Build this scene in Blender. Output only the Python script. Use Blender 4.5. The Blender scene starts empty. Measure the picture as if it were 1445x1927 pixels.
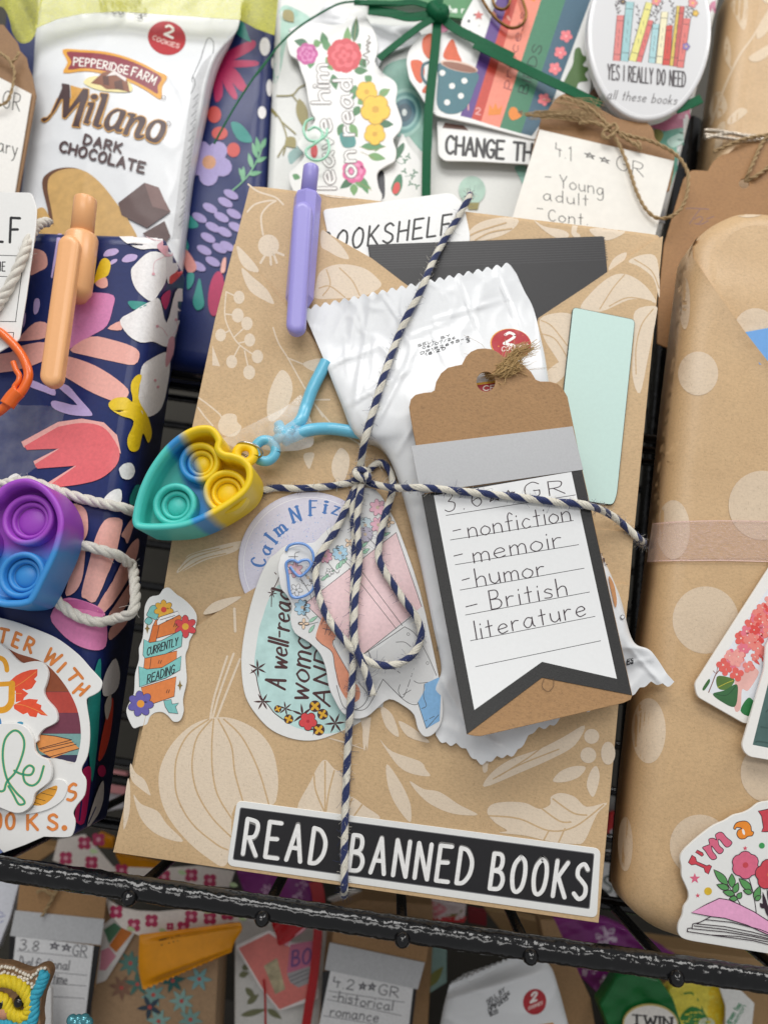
import bpy, bmesh, math, random
from mathutils import Vector, Matrix, noise
from mathutils.geometry import tessellate_polygon
from mathutils.bvhtree import BVHTree
S = bpy.context.scene
COL = S.collection
random.seed(7)

# ------------------------------------------------------------------ camera
FPX, CX, CY, PW, PH = 1420.0, 722.5, 963.5, 1445.0, 1927.0
YAW, PITCH, ROLL = -0.03993, 0.19615, 0.14838
CAM = Vector((0.07686, -0.24707, 0.06695))
def basis(a, b, c):
    ca, sa, cb, sb, cc, sc = math.cos(a), math.sin(a), math.cos(b), math.sin(b), math.cos(c), math.sin(c)
    f = Vector((sa*cb, ca*cb, sb)); r0 = Vector((ca, -sa, 0)); u0 = r0.cross(f)
    return cc*r0 + sc*u0, -sc*r0 + cc*u0, f
RT, UP, FW = basis(YAW, PITCH, ROLL)
cd = bpy.data.cameras.new('camera'); cam = bpy.data.objects.new('camera', cd); COL.objects.link(cam)
cam.matrix_world = Matrix(((RT.x, UP.x, -FW.x, CAM.x), (RT.y, UP.y, -FW.y, CAM.y), (RT.z, UP.z, -FW.z, CAM.z), (0, 0, 0, 1)))
cd.sensor_fit = 'VERTICAL'; cd.sensor_height = 9.8; cd.sensor_width = 7.35
cd.lens = FPX/PH*9.8
cd.clip_start = 0.005; cd.clip_end = 20
cd.dof.use_dof = True; cd.dof.focus_distance = 0.236; cd.dof.aperture_fstop = 2.7
S.camera = cam
# ------------------------------------------------------------------ light
w = bpy.data.worlds.new('World'); S.world = w; w.use_nodes = True
w.node_tree.nodes['Background'].inputs[0].default_value = (0.97, 0.98, 1.0, 1)
w.node_tree.nodes['Background'].inputs[1].default_value = 0.36
def area(name, loc, target, sx, sy, power, col):
    l = bpy.data.lights.new(name, 'AREA'); l.shape = 'RECTANGLE'; l.size = sx; l.size_y = sy; l.energy = power; l.color = col
    o = bpy.data.objects.new(name, l); COL.objects.link(o); o.location = loc
    o.rotation_euler = (Vector(target)-Vector(loc)).to_track_quat('-Z', 'Y').to_euler()
area('ceiling_lamp', (-0.15, -0.62, 0.92), (0.07, 0.0, 0.17), 0.75, 0.30, 5.7, (1, 0.985, 0.96))
area('second_ceiling_lamp', (0.62, -0.40, 0.95), (0.07, 0.0, 0.12), 0.5, 0.2, 2.6, (1, 0.98, 0.95))
area('lower_row_fill', (0.0, -1.35, 0.62), (0.07, 0.05, 0.0), 1.1, 0.3, 5.2, (1, 0.985, 0.96))  # added frontal fill that brightens the shaded lower row, not an actual fixture
S.view_settings.view_transform = 'Standard'; S.view_settings.look = 'None'
S.view_settings.exposure = 0.02; S.view_settings.gamma = 1.0; S.view_settings.use_curve_mapping = False

# ------------------------------------------------------------------ pixel helpers
CR = {'Z': (0, 0, 1), 'A': (0, 0, 2.779), 'B': (480, 0, 3.0104), 'C': (900, 0, 2.6514), 'D': (0, 400, 3.6125), 'E': (0, 850, 3.6125),
      'F': (0, 1150, 3.6125), 'G': (400, 300, 2.89), 'H': (750, 380, 2.7788), 'I': (230, 700, 3.0745), 'J': (430, 880, 3.4405),
      'K': (750, 850, 2.7264), 'L': (200, 1350, 2.89), 'M': (1150, 200, 3.854), 'N': (1150, 900, 3.505), 'O': (1100, 1420, 3.8),
      'P': (0, 1560, 3.0104), 'Q': (400, 1600, 3.2111), 'R': (800, 1600, 3.2111), 'S': (640, 1380, 2.676), 'T': (200, 400, 4.818), 'U': (70, 80, 5.352), 'X': (760, 600, 5.558)}
def c(k, s):
    ox, oy, sc = CR[k]; v = [float(x) for x in s.split()] if isinstance(s, str) else list(s)
    return [(ox+v[i]/sc, oy+v[i+1]/sc) for i in range(0, len(v)-1, 2)]
def c1(k, x, y):
    ox, oy, sc = CR[k]; return (ox+x/sc, oy+y/sc)
def ray(x, y): return FPX*FW + (x-CX)*RT - (y-CY)*UP
def at(x, y, Y):
    d = ray(x, y); return CAM + d*((Y-CAM.y)/d.y)
def mmpx(Y): return FPX/((Y-CAM.y)*1.02)/1000     # pixels per millimetre near depth Y
def sm(p, closed=True, n=5):
    out = []; N = len(p)
    for i in range(N if closed else N-1):
        if closed: a, b, d, e = p[(i-1) % N], p[i], p[(i+1) % N], p[(i+2) % N]
        else: a, b, d, e = p[max(i-1, 0)], p[i], p[i+1], p[min(i+2, N-1)]
        for k in range(n):
            t = k/n; t2 = t*t; t3 = t2*t
            out.append(tuple(0.5*(2*b[j]+(d[j]-a[j])*t+(2*a[j]-5*b[j]+4*d[j]-e[j])*t2+(3*b[j]-a[j]-3*d[j]+e[j])*t3) for j in range(len(b))))
    if not closed: out.append(tuple(p[-1]))
    return out
def rnd(p, r, n=5):
    out = []; N = len(p)
    for i in range(N):
        a, b, d = p[i-1], p[i], p[(i+1) % N]
        la = math.dist(a, b); ld = math.dist(b, d); q = min(r, la*.45, ld*.45)
        s = (b[0]+(a[0]-b[0])*q/la, b[1]+(a[1]-b[1])*q/la); e = (b[0]+(d[0]-b[0])*q/ld, b[1]+(d[1]-b[1])*q/ld)
        for k in range(n+1):
            t = k/n; out.append(tuple((1-t)**2*s[j]+2*t*(1-t)*b[j]+t*t*e[j] for j in (0, 1)))
    return out
def ell(x, y, rx, ry=None, rot=0, n=22):
    ry = rx if ry is None else ry; cr, sr = math.cos(rot), math.sin(rot)
    return [(x+rx*math.cos(a)*cr-ry*math.sin(a)*sr, y+rx*math.cos(a)*sr+ry*math.sin(a)*cr) for a in [2*math.pi*i/n for i in range(n)]]
def leaf(x0, y0, x1, y1, wd, bend=0, n=8):
    dx, dy = x1-x0, y1-y0; L = math.hypot(dx, dy) or 1; nx, ny = -dy/L, dx/L
    a, b = [], []
    for i in range(n+1):
        t = i/n; s = math.sin(math.pi*t**.8)*wd/2; k = bend*4*t*(1-t)
        a.append((x0+dx*t+nx*(s+k), y0+dy*t+ny*(s+k))); b.append((x0+dx*t+nx*(k-s), y0+dy*t+ny*(k-s)))
    return a+b[-2:0:-1]
def dens(p, step, closed=True):
    out = []
    for i in range(len(p) if closed else len(p)-1):
        a, b = p[i], p[(i+1) % len(p)]; m = max(1, int(math.dist(a, b)/step))
        out += [(a[0]+(b[0]-a[0])*k/m, a[1]+(b[1]-a[1])*k/m) for k in range(m)]
    if not closed: out.append(p[-1])
    return out
def ccw(p):
    s = sum(p[i-1][0]*p[i][1]-p[i][0]*p[i-1][1] for i in range(len(p)))
    return p if s > 0 else p[::-1]
def inset(p, d):     # p counter-clockwise (in whatever 2D space), d > 0 goes inwards
    out = []; N = len(p)
    for i in range(N):
        a, b, e = p[i-1], p[i], p[(i+1) % N]
        n1 = Vector((-(b[1]-a[1]), b[0]-a[0])); n2 = Vector((-(e[1]-b[1]), e[0]-b[0]))
        if n1.length < 1e-12 or n2.length < 1e-12: out.append(b); continue
        n1.normalize(); n2.normalize(); m = n1+n2
        if m.length < .3: m = n1
        else: m = m/max(m.length_squared/2, .5)
        out.append((b[0]+m.x*d, b[1]+m.y*d))
    return out

# ------------------------------------------------------------------ materials
MC = {}
def lin(h):
    h = h.lstrip('#'); v = [int(h[i:i+2], 16)/255 for i in (0, 2, 4)]
    return [x/12.92 if x <= .04045 else ((x+.055)/1.055)**2.4 for x in v]
def newmat(name):
    m = bpy.data.materials.new(name); m.use_nodes = True
    nt = m.node_tree; return m, nt, nt.nodes['Principled BSDF']
def link(nt, a, b): nt.links.new(a, b)
def tex_noise(nt, scale, detail=4, stretch=None, rough=.6):
    tc = nt.nodes.new('ShaderNodeTexCoord'); n = nt.nodes.new('ShaderNodeTexNoise')
    n.inputs['Scale'].default_value = scale; n.inputs['Detail'].default_value = detail; n.inputs['Roughness'].default_value = rough
    if stretch:
        mp = nt.nodes.new('ShaderNodeMapping'); mp.inputs['Scale'].default_value = stretch
        link(nt, tc.outputs['Object'], mp.inputs[0]); link(nt, mp.outputs[0], n.inputs['Vector'])
    else: link(nt, tc.outputs['Object'], n.inputs['Vector'])
    return n
def ramp(nt, src, stops, mode='LINEAR'):
    r = nt.nodes.new('ShaderNodeValToRGB'); r.color_ramp.interpolation = mode
    e = r.color_ramp.elements
    while len(e) < len(stops): e.new(.5)
    for i, (p, col) in enumerate(stops):
        e[i].position = p; e[i].color = (*col, 1)
    link(nt, src, r.inputs[0]); return r
def bump(nt, src, b, strength, dist=.0002):
    n = nt.nodes.new('ShaderNodeBump'); n.inputs['Strength'].default_value = strength; n.inputs['Distance'].default_value = dist
    link(nt, src, n.inputs['Height']); link(nt, n.outputs[0], b.inputs['Normal']); return n
def M(h, rough=.42, grain=.05, bmp=.0, scale=900, metal=0, spec=.5, alpha=1, coat=0, sheen=0, stretch=None):
    key = (h, rough, grain, bmp, scale, metal, spec, alpha, coat, sheen, stretch)
    if key in MC: return MC[key]
    m, nt, b = newmat('surface'); col = lin(h)
    b.inputs['Roughness'].default_value = rough; b.inputs['Metallic'].default_value = metal
    b.inputs['Specular IOR Level'].default_value = spec; b.inputs['Coat Weight'].default_value = coat
    b.inputs['Coat Roughness'].default_value = .15
    if sheen: b.inputs['Sheen Weight'].default_value = sheen
    b.inputs['Base Color'].default_value = (*col, 1)
    if grain or bmp:
        n = tex_noise(nt, scale, 3, stretch)
        if grain:
            r = ramp(nt, n.outputs['Fac'], [(.25, [x*(1-grain*2) for x in col]), (.75, [min(1, x*(1+grain*1.6)) for x in col])])
            link(nt, r.outputs[0], b.inputs['Base Color'])
        if bmp: bump(nt, n.outputs['Fac'], b, bmp)
    if alpha < 1: b.inputs['Alpha'].default_value = alpha
    MC[key] = m; return m
def kraft(h='#c9a672', gloss=.55, fib=.10, warm=.05):
    key = ('kraft', h, gloss, fib, warm)
    if key in MC: return MC[key]
    m, nt, b = newmat('kraft_paper'); col = lin(h)
    n1 = tex_noise(nt, 1500, 5, (.6, 1, 1), .75); n2 = tex_noise(nt, 60, 3); n3 = tex_noise(nt, 3300, 2, (1, 1, .3))
    r1 = ramp(nt, n1.outputs['Fac'], [(.28, [x*(1-fib*2.4) for x in col]), (.5, col), (.72, [min(1, x*(1+fib*1.3)) for x in col])])
    mx = nt.nodes.new('ShaderNodeMix'); mx.data_type = 'RGBA'; mx.blend_type = 'MULTIPLY'; mx.inputs[0].default_value = 1
    r2 = ramp(nt, n2.outputs['Fac'], [(.3, (1-warm*1.5, 1-warm*1.8, 1-warm*2)), (.7, (1, 1, 1))])
    link(nt, r1.outputs[0], mx.inputs[6]); link(nt, r2.outputs[0], mx.inputs[7])
    mx2 = nt.nodes.new('ShaderNodeMix'); mx2.data_type = 'RGBA'; mx2.blend_type = 'MULTIPLY'; mx2.inputs[0].default_value = .6
    r3 = ramp(nt, n3.outputs['Fac'], [(.26, (.55, .5, .42)), (.36, (1, 1, 1))])
    link(nt, mx.outputs[2], mx2.inputs[6]); link(nt, r3.outputs[0], mx2.inputs[7])
    link(nt, mx2.outputs[2], b.inputs['Base Color'])
    b.inputs['Roughness'].default_value = gloss
    ad = nt.nodes.new('ShaderNodeMath'); ad.operation = 'MULTIPLY_ADD'; ad.inputs[1].default_value = 6.0
    n4 = tex_noise(nt, 28, 3, (1, 1, .6))
    link(nt, n4.outputs['Fac'], ad.inputs[0]); link(nt, n1.outputs['Fac'], ad.inputs[2])
    bump(nt, ad.outputs[0], b, .35, .00022)
    MC[key] = m; return m
def sheer(h, alpha, rough=.3, weave=2600):      # organza: a see-through weave
    m, nt, b = newmat('organza'); col = lin(h)
    b.inputs['Base Color'].default_value = (*col, 1); b.inputs['Roughness'].default_value = rough
    b.inputs['Sheen Weight'].default_value = .4
    n = tex_noise(nt, weave, 3, (.25, 1, 1.2), .8)
    r = ramp(nt, n.outputs['Fac'], [(.3, [max(0, alpha-.25)]*3), (.7, [min(1, alpha+.3)]*3)])
    link(nt, r.outputs[0], b.inputs['Alpha']); bump(nt, n.outputs['Fac'], b, .7, .0003)
    return m
def film(alpha=.16, h='#ffffff', rough=.12):
    m, nt, b = newmat('clear_film'); b.inputs['Base Color'].default_value = (*lin(h), 1)
    b.inputs['Roughness'].default_value = rough
    n = tex_noise(nt, 160, 4); r = ramp(nt, n.outputs['Fac'], [(.3, [alpha*.5]*3), (.7, [alpha*1.5]*3)])
    link(nt, r.outputs[0], b.inputs['Alpha']); bump(nt, n.outputs['Fac'], b, .2, .0004); return m
def gradmat(d, stops, rough=.45, wob=.06):       # colour bands along direction d (object space), stops in metres
    m, nt, b = newmat('silicone'); tc = nt.nodes.new('ShaderNodeTexCoord'); dot = nt.nodes.new('ShaderNodeVectorMath'); dot.operation = 'DOT_PRODUCT'
    dot.inputs[1].default_value = d; link(nt, tc.outputs['Object'], dot.inputs[0])
    n = tex_noise(nt, 90, 1)
    a = nt.nodes.new('ShaderNodeMath'); a.operation = 'MULTIPLY_ADD'; a.inputs[1].default_value = 12.5; a.inputs[2].default_value = .5
    link(nt, dot.outputs['Value'], a.inputs[0])
    a2 = nt.nodes.new('ShaderNodeMath'); a2.operation = 'MULTIPLY_ADD'; a2.inputs[1].default_value = wob
    link(nt, n.outputs['Fac'], a2.inputs[0]); link(nt, a.outputs[0], a2.inputs[2])
    r = ramp(nt, a2.outputs[0], [(p*12.5+.5+wob/2, lin(h)) for p, h in stops])
    link(nt, r.outputs[0], b.inputs['Base Color']); b.inputs['Roughness'].default_value = rough
    b.inputs['Subsurface Weight'].default_value = .12; b.inputs['Subsurface Radius'].default_value = (.002, .002, .002)
    n2 = tex_noise(nt, 2500, 2); bump(nt, n2.outputs['Fac'], b, .06, .0001)
    return m

# ------------------------------------------------------------------ things
GEO = {}
GROUPS = {'wrapped book': 'wrapped books standing on the wire shelf', 'sticker': 'stickers on the wrapped books', 'gift tag': 'gift tags with handwritten notes', 'cookie packet': 'white cookie packets', 'popper toy': 'heart popper toys', 'pen': 'clip-on pens',
          'paper clip': 'paper clips', 'parcel': 'parcels on the lower shelf', 'packet': 'packets on the shelves', 'card': 'cards tucked between the parcels', 'bookmark': 'bookmark cards', 'gift bag': 'purple snowflake bags', 'sweet wrapper': 'orange sweet wrappers', 'tape': 'clear tape strips', 'ribbon': 'ribbons round the parcels'}
def tag(o, label, cat, group=None):
    group = group or GROUPS.get(cat)
    o['label'] = label; o['category'] = cat
    if group: o['group'] = group
    return o
def thing(name, label, cat, loc, group=None):
    o = bpy.data.objects.new(name, None); o.empty_display_size = .01; o.location = loc; COL.objects.link(o)
    return tag(o, label, cat, group)
def mkobj(name, V, F, FM, mats, parent=None, loc=None, smooth=True, FS=None):
    if loc is None:
        if parent is not None: loc = Vector(parent.location) if parent.parent is None else Vector(parent.location)+Vector(parent.parent.location)
        else:
            xs = [v[0] for v in V]; ys = [v[1] for v in V]; zs = [v[2] for v in V]
            loc = Vector(((min(xs)+max(xs))/2, (min(ys)+max(ys))/2, min(zs)))
    me = bpy.data.meshes.new(name); me.from_pydata([Vector(v)-loc for v in V], [], F)
    for m in mats: me.materials.append(m)
    me.polygons.foreach_set('material_index', FM)
    me.polygons.foreach_set('use_smooth', FS if FS else [smooth]*len(F)); me.update()
    o = bpy.data.objects.new(name, me); COL.objects.link(o)
    if parent is not None: o.parent = parent
    else: o.location = loc
    return o
class Plane:
    step = None; miss = False
    def __init__(s, Y, px=None, py=None, tx=0, tz=0, warp=None, step=None):
        s.p = at(px if px is not None else 722, py if py is not None else 963, Y)
        n = Vector((0, -1, 0)); n.rotate(Matrix.Rotation(math.radians(tx), 3, 'X')); n.rotate(Matrix.Rotation(math.radians(tz), 3, 'Z'))
        s.n = n; s.warp = warp; s.step = step
    def hit(s, x, y, h):
        d = ray(x, y)
        if s.warp: h = h+s.warp(x, y)
        return CAM + d*((s.p+s.n*h-CAM).dot(s.n)/d.dot(s.n)), s.n
class Skin:
    def __init__(s, objs, Y, step=9, off=.00012, warp=None, flatn=False, top=.003):
        s.top = top; s.flatn = flatn; s.warp = warp; s.b = objs if isinstance(objs, BVHTree) else bvh(objs); s.Y = Y; s.step = step; s.off = off; s.cache = {}
    def hit(s, x, y, h):
        d = ray(x, y).normalized(); loc, n, i, ds = s.b.ray_cast(CAM, d)
        for jx, jy in ((.07, .03), (-.05, .06), (.02, -.08)):
            if loc is None: loc, n, i, ds = s.b.ray_cast(CAM, ray(x+jx, y+jy).normalized())
        s.miss = loc is None
        if loc is None:
            p = at(x, y, s.Y)
            for _ in range(6):
                loc, n, i, ds = s.b.find_nearest(p); p = CAM+d*((loc-CAM).dot(d))
        if n.dot(d) > 0: n = -n
        if s.warp: h = h-s.top+s.top*s.warp(x, y)
        if s.flatn: n = Vector((0, -1, 0))
        return loc + n*(h+s.off), n
def bvh(objs):
    V, F = [], []
    for o in objs:
        for ch in ([o]+list(o.children_recursive)):
            if ch.type != 'MESH': continue
            L = Vector((0, 0, 0)); q = ch
            while q: L = L+Vector(q.location); q = q.parent
            k = len(V); V += [L+v.co for v in ch.data.vertices]; F += [[i+k for i in p.vertices] for p in ch.data.polygons]
    return BVHTree.FromPolygons(V, F)
class Art:
    def __init__(s, surf, base=0.0):
        s.LAY = .000022 if isinstance(surf, Skin) else .000006; s.mic = 4e-7; s.surf = surf; s.V = []; s.F = []; s.FM = []; s.FS = []; s.mats = []; s.h = base; s.k = 0
    def mi(s, m):
        if m not in s.mats: s.mats.append(m)
        return s.mats.index(m)
    def up(s, n=1): s.h += s.LAY*n
    def poly(s, p, m, holes=(), h=None, up=True):
        if isinstance(m, str): m = M(m)
        if up: s.up(.5)
        s.k = (s.k+1) % 6
        hh = (s.h if h is None else h) + s.k*s.mic
        s._fill([p]+list(holes), m, hh)
    def _fill(s, loops, m, hh, smooth=False):
        flat = [q for l in loops for q in l]
        tri = tessellate_polygon([[Vector((q[0], q[1], 0)) for q in l] for l in loops])
        mi = s.mi(m); st = s.surf.step
        if st:
            bm = bmesh.new(); vs = [bm.verts.new((q[0], q[1], 0)) for q in flat]
            for t in tri:
                try: bm.faces.new([vs[i] for i in t])
                except ValueError: pass
            xs = [q[0] for q in flat]; ys = [q[1] for q in flat]
            for ax, lo, hi in ((0, min(xs), max(xs)), (1, min(ys), max(ys))):
                g = math.ceil(lo/st)*st
                while g < hi:
                    co = [0, 0, 0]; no = [0, 0, 0]; co[ax] = g; no[ax] = 1
                    bmesh.ops.bisect_plane(bm, geom=bm.verts[:]+bm.edges[:]+bm.faces[:], plane_co=co, plane_no=no, dist=1e-4); g += st
            bm.verts.index_update(); flat = [(v.co.x, v.co.y) for v in bm.verts]; tri = [[v.index for v in f.verts] for f in bm.faces]; bm.free()
        k0 = len(s.V); nn = None; bad = set()
        for q in flat:
            v, nn = s.surf.hit(q[0], q[1], hh)
            if s.surf.miss: bad.add(len(s.V))
            s.V.append(v)
        for t in tri:
            t = [i+k0 for i in t]
            if bad and any(i in bad for i in t): continue
            a, b, d = s.V[t[0]], s.V[t[1]], s.V[t[2]]
            nrm = (b-a).cross(d-a)
            if nrm.length < 1e-16: continue
            if nrm.dot(CAM-a) < 0: t = t[::-1]
            s.F.append(t); s.FM.append(mi); s.FS.append(smooth or bool(st))
    def plate(s, p, m, z0, z1, bev=1.2, seg=1, bevh=None, side=None, holes=()):
        """solid slab: outline p in pixels, from height z0 to z1 above the surface"""
        if isinstance(m, str): m = M(m)
        side = side or m
        if s.surf.step: p = dens(p, s.surf.step)
        p = ccw([tuple(q) for q in p])
        if bevh is None: bevh = min(bev/1000/mmpx(0), (z1-z0)*.8)
        def tw(px, z):
            v, n = s.surf.hit(px[0], px[1], z1); return v + n*(z-z1)
        rings = [[tw(q, z0) for q in p]]
        for i in range(seg+1):
            a = i/seg*math.pi/2; pp = inset(p, bev*(1-math.cos(a))) if i else p
            rings.append([tw(q, z1-bevh*(1-math.sin(a))) for q in pp])
        last = pp; mi = s.mi(side); N = len(p); k0 = len(s.V)
        for r in rings: s.V += r
        for r in range(len(rings)-1):
            for i in range(N):
                j = (i+1) % N; f = [k0+r*N+i, k0+r*N+j, k0+(r+1)*N+j, k0+(r+1)*N+i]
                s.F.append(f[::-1]); s.FM.append(mi); s.FS.append(r > 0)
        for hl in holes:
            hl = [tuple(q) for q in hl]; k1 = len(s.V); n = len(hl)
            s.V += [tw(q, z1) for q in hl]+[tw(q, z0) for q in hl]
            for i in range(n):
                j = (i+1) % n; s.F.append([k1+i, k1+j, k1+n+j, k1+n+i]); s.FM.append(mi); s.FS.append(False)
        s._fill([last]+[list(hl) for hl in holes], m, z1)
        s.h = max(s.h, z1)
    def stroke(s, p, wd, m, con=0, ax=(1, 0), closed=False, taper=False, cap=True):
        if isinstance(m, str): m = M(m)
        # split at sharp corners
        if not closed:
            segs, cur = [], [p[0]]
            for i in range(1, len(p)):
                cur.append(p[i])
                if i < len(p)-1:
                    a = Vector(p[i])-Vector(p[i-1]); b = Vector(p[i+1])-Vector(p[i])
                    if a.length > 1e-6 and b.length > 1e-6 and a.angle(b) > .8: segs.append(cur); cur = [p[i]]
            segs.append(cur)
        else: segs = [list(p)+[p[0]]]
        for q in segs:
            if s.surf.step: q = dens(q, s.surf.step*.7, False)
            q = [Vector(a) for i, a in enumerate(q) if i == 0 or (Vector(a)-Vector(q[i-1])).length > 1e-5]
            if len(q) < 2: continue
            Lf, Rg = [], []
            for i in range(len(q)):
                t = (q[min(i+1, len(q)-1)]-q[max(i-1, 0)])
                if closed and i in (0, len(q)-1): t = q[1]-q[-2]
                if t.length < 1e-9: t = Vector((1, 0))
                t.normalize(); ww = wd*(1-con*abs(t.dot(Vector(ax))))/2
                if taper: ww *= max(.12, 1-(i/(len(q)-1))**2 if taper == 1 else math.sin(math.pi*(.12+.88*i/(len(q)-1)))**.6)
                n = Vector((-t.y, t.x))*ww; Lf.append(q[i]+n); Rg.append(q[i]-n)
            pl = [tuple(a) for a in Lf]
            if cap and not closed:
                t = (q[-1]-q[-2]).normalized(); r = (Lf[-1]-Rg[-1]).length/2
                a0 = math.atan2((Lf[-1]-q[-1]).y, (Lf[-1]-q[-1]).x); sg = -1
                for k in (1, 2, 3): pl.append((q[-1].x+r*math.cos(a0+sg*math.pi*k/4), q[-1].y+r*math.sin(a0+sg*math.pi*k/4)))
            pr = [tuple(a) for a in Rg[::-1]]
            if cap and not closed:
                r = (Lf[0]-Rg[0]).length/2; a0 = math.atan2((Rg[0]-q[0]).y, (Rg[0]-q[0]).x)
                for k in (1, 2, 3): pr.append((q[0].x+r*math.cos(a0-math.pi*k/4), q[0].y+r*math.sin(a0-math.pi*k/4)))
            # quads rather than one polygon: safe on self-overlapping curves
            s.k = (s.k+1) % 6; hh = s.h+s.k*s.mic; mi = s.mi(m)
            k0 = len(s.V); n = len(Lf)
            for a in Lf+Rg: s.V.append(s.surf.hit(a.x, a.y, hh)[0])
            def face(f):
                a, b, d = s.V[f[0]], s.V[f[1]], s.V[f[2]]
                if (b-a).cross(d-a).dot(CAM-a) < 0: f = f[::-1]
                s.F.append(f); s.FM.append(mi); s.FS.append(bool(s.surf.step))
            for i in range(n-1): face([k0+i, k0+i+1, k0+n+i+1, k0+n+i])
            if cap and not closed:
                for extra, e0, e1 in ((pl[n:], k0+n-1, k0+2*n-1), (pr[n:], k0+n, k0)):
                    k1 = len(s.V)
                    for a in extra: s.V.append(s.surf.hit(a[0], a[1], hh)[0])
                    face([e0]+[k1+i for i in range(len(extra))]+[e1])
    def st(s, k, t, wd, m, **kw):      # smooth stroke through points given in crop k
        s.stroke(sm(c(k, t), False, 6), wd, m, **kw)
    def sp(s, k, t, m, n=4): s.poly(sm(c(k, t), True, n), m)
    def pp(s, k, t, m): s.poly(c(k, t), m)
    def flower(s, x, y, r, n, col, core=None, cr=.3, rot=0, wd=.75, line=None, lw=.8):
        for i in range(n):
            a = rot+2*math.pi*i/n; ex, ey = x+r*.58*math.cos(a), y+r*.58*math.sin(a)
            if line: s.poly(ell(ex, ey, r*.44+lw, r*.36*wd+lw, a, 12), line, up=(i == 0))
        for i in range(n):
            a = rot+2*math.pi*i/n; ex, ey = x+r*.58*math.cos(a), y+r*.58*math.sin(a)
            s.poly(ell(ex, ey, r*.44, r*.36*wd, a, 12), col, up=(i == 0))
        if core: s.poly(ell(x, y, r*cr, r*cr, 0, 12), core)
    def into(s, o):        # the print belongs to the sheet it is printed on: same mesh
        me = o.data; L = Vector((0, 0, 0)); q = o
        while q: L = L+Vector(q.location); q = q.parent
        V0 = [v.co.copy() for v in me.vertices]; F0 = [list(p.vertices) for p in me.polygons]; M0 = [p.material_index for p in me.polygons]; S0 = [p.use_smooth for p in me.polygons]
        ms = list(me.materials); mp = []
        for m in s.mats:
            if m not in ms: ms.append(m)
            mp.append(ms.index(m))
        k = len(V0); n = bpy.data.meshes.new(me.name); n.from_pydata(V0+[Vector(v)-L for v in s.V], [], F0+[[i+k for i in f] for f in s.F])
        for m in ms: n.materials.append(m)
        n.polygons.foreach_set('material_index', M0+[mp[i] for i in s.FM]); n.polygons.foreach_set('use_smooth', S0+s.FS); n.update(); o.data = n; return o
    def build(s, name, parent=None, label=None, cat=None, group=None, loc=None):
        o = mkobj(name, s.V, s.F, s.FM, s.mats, parent, loc, FS=s.FS)
        if cat: tag(o, label, cat, group)
        elif label: o['label'] = label
        return o

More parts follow.
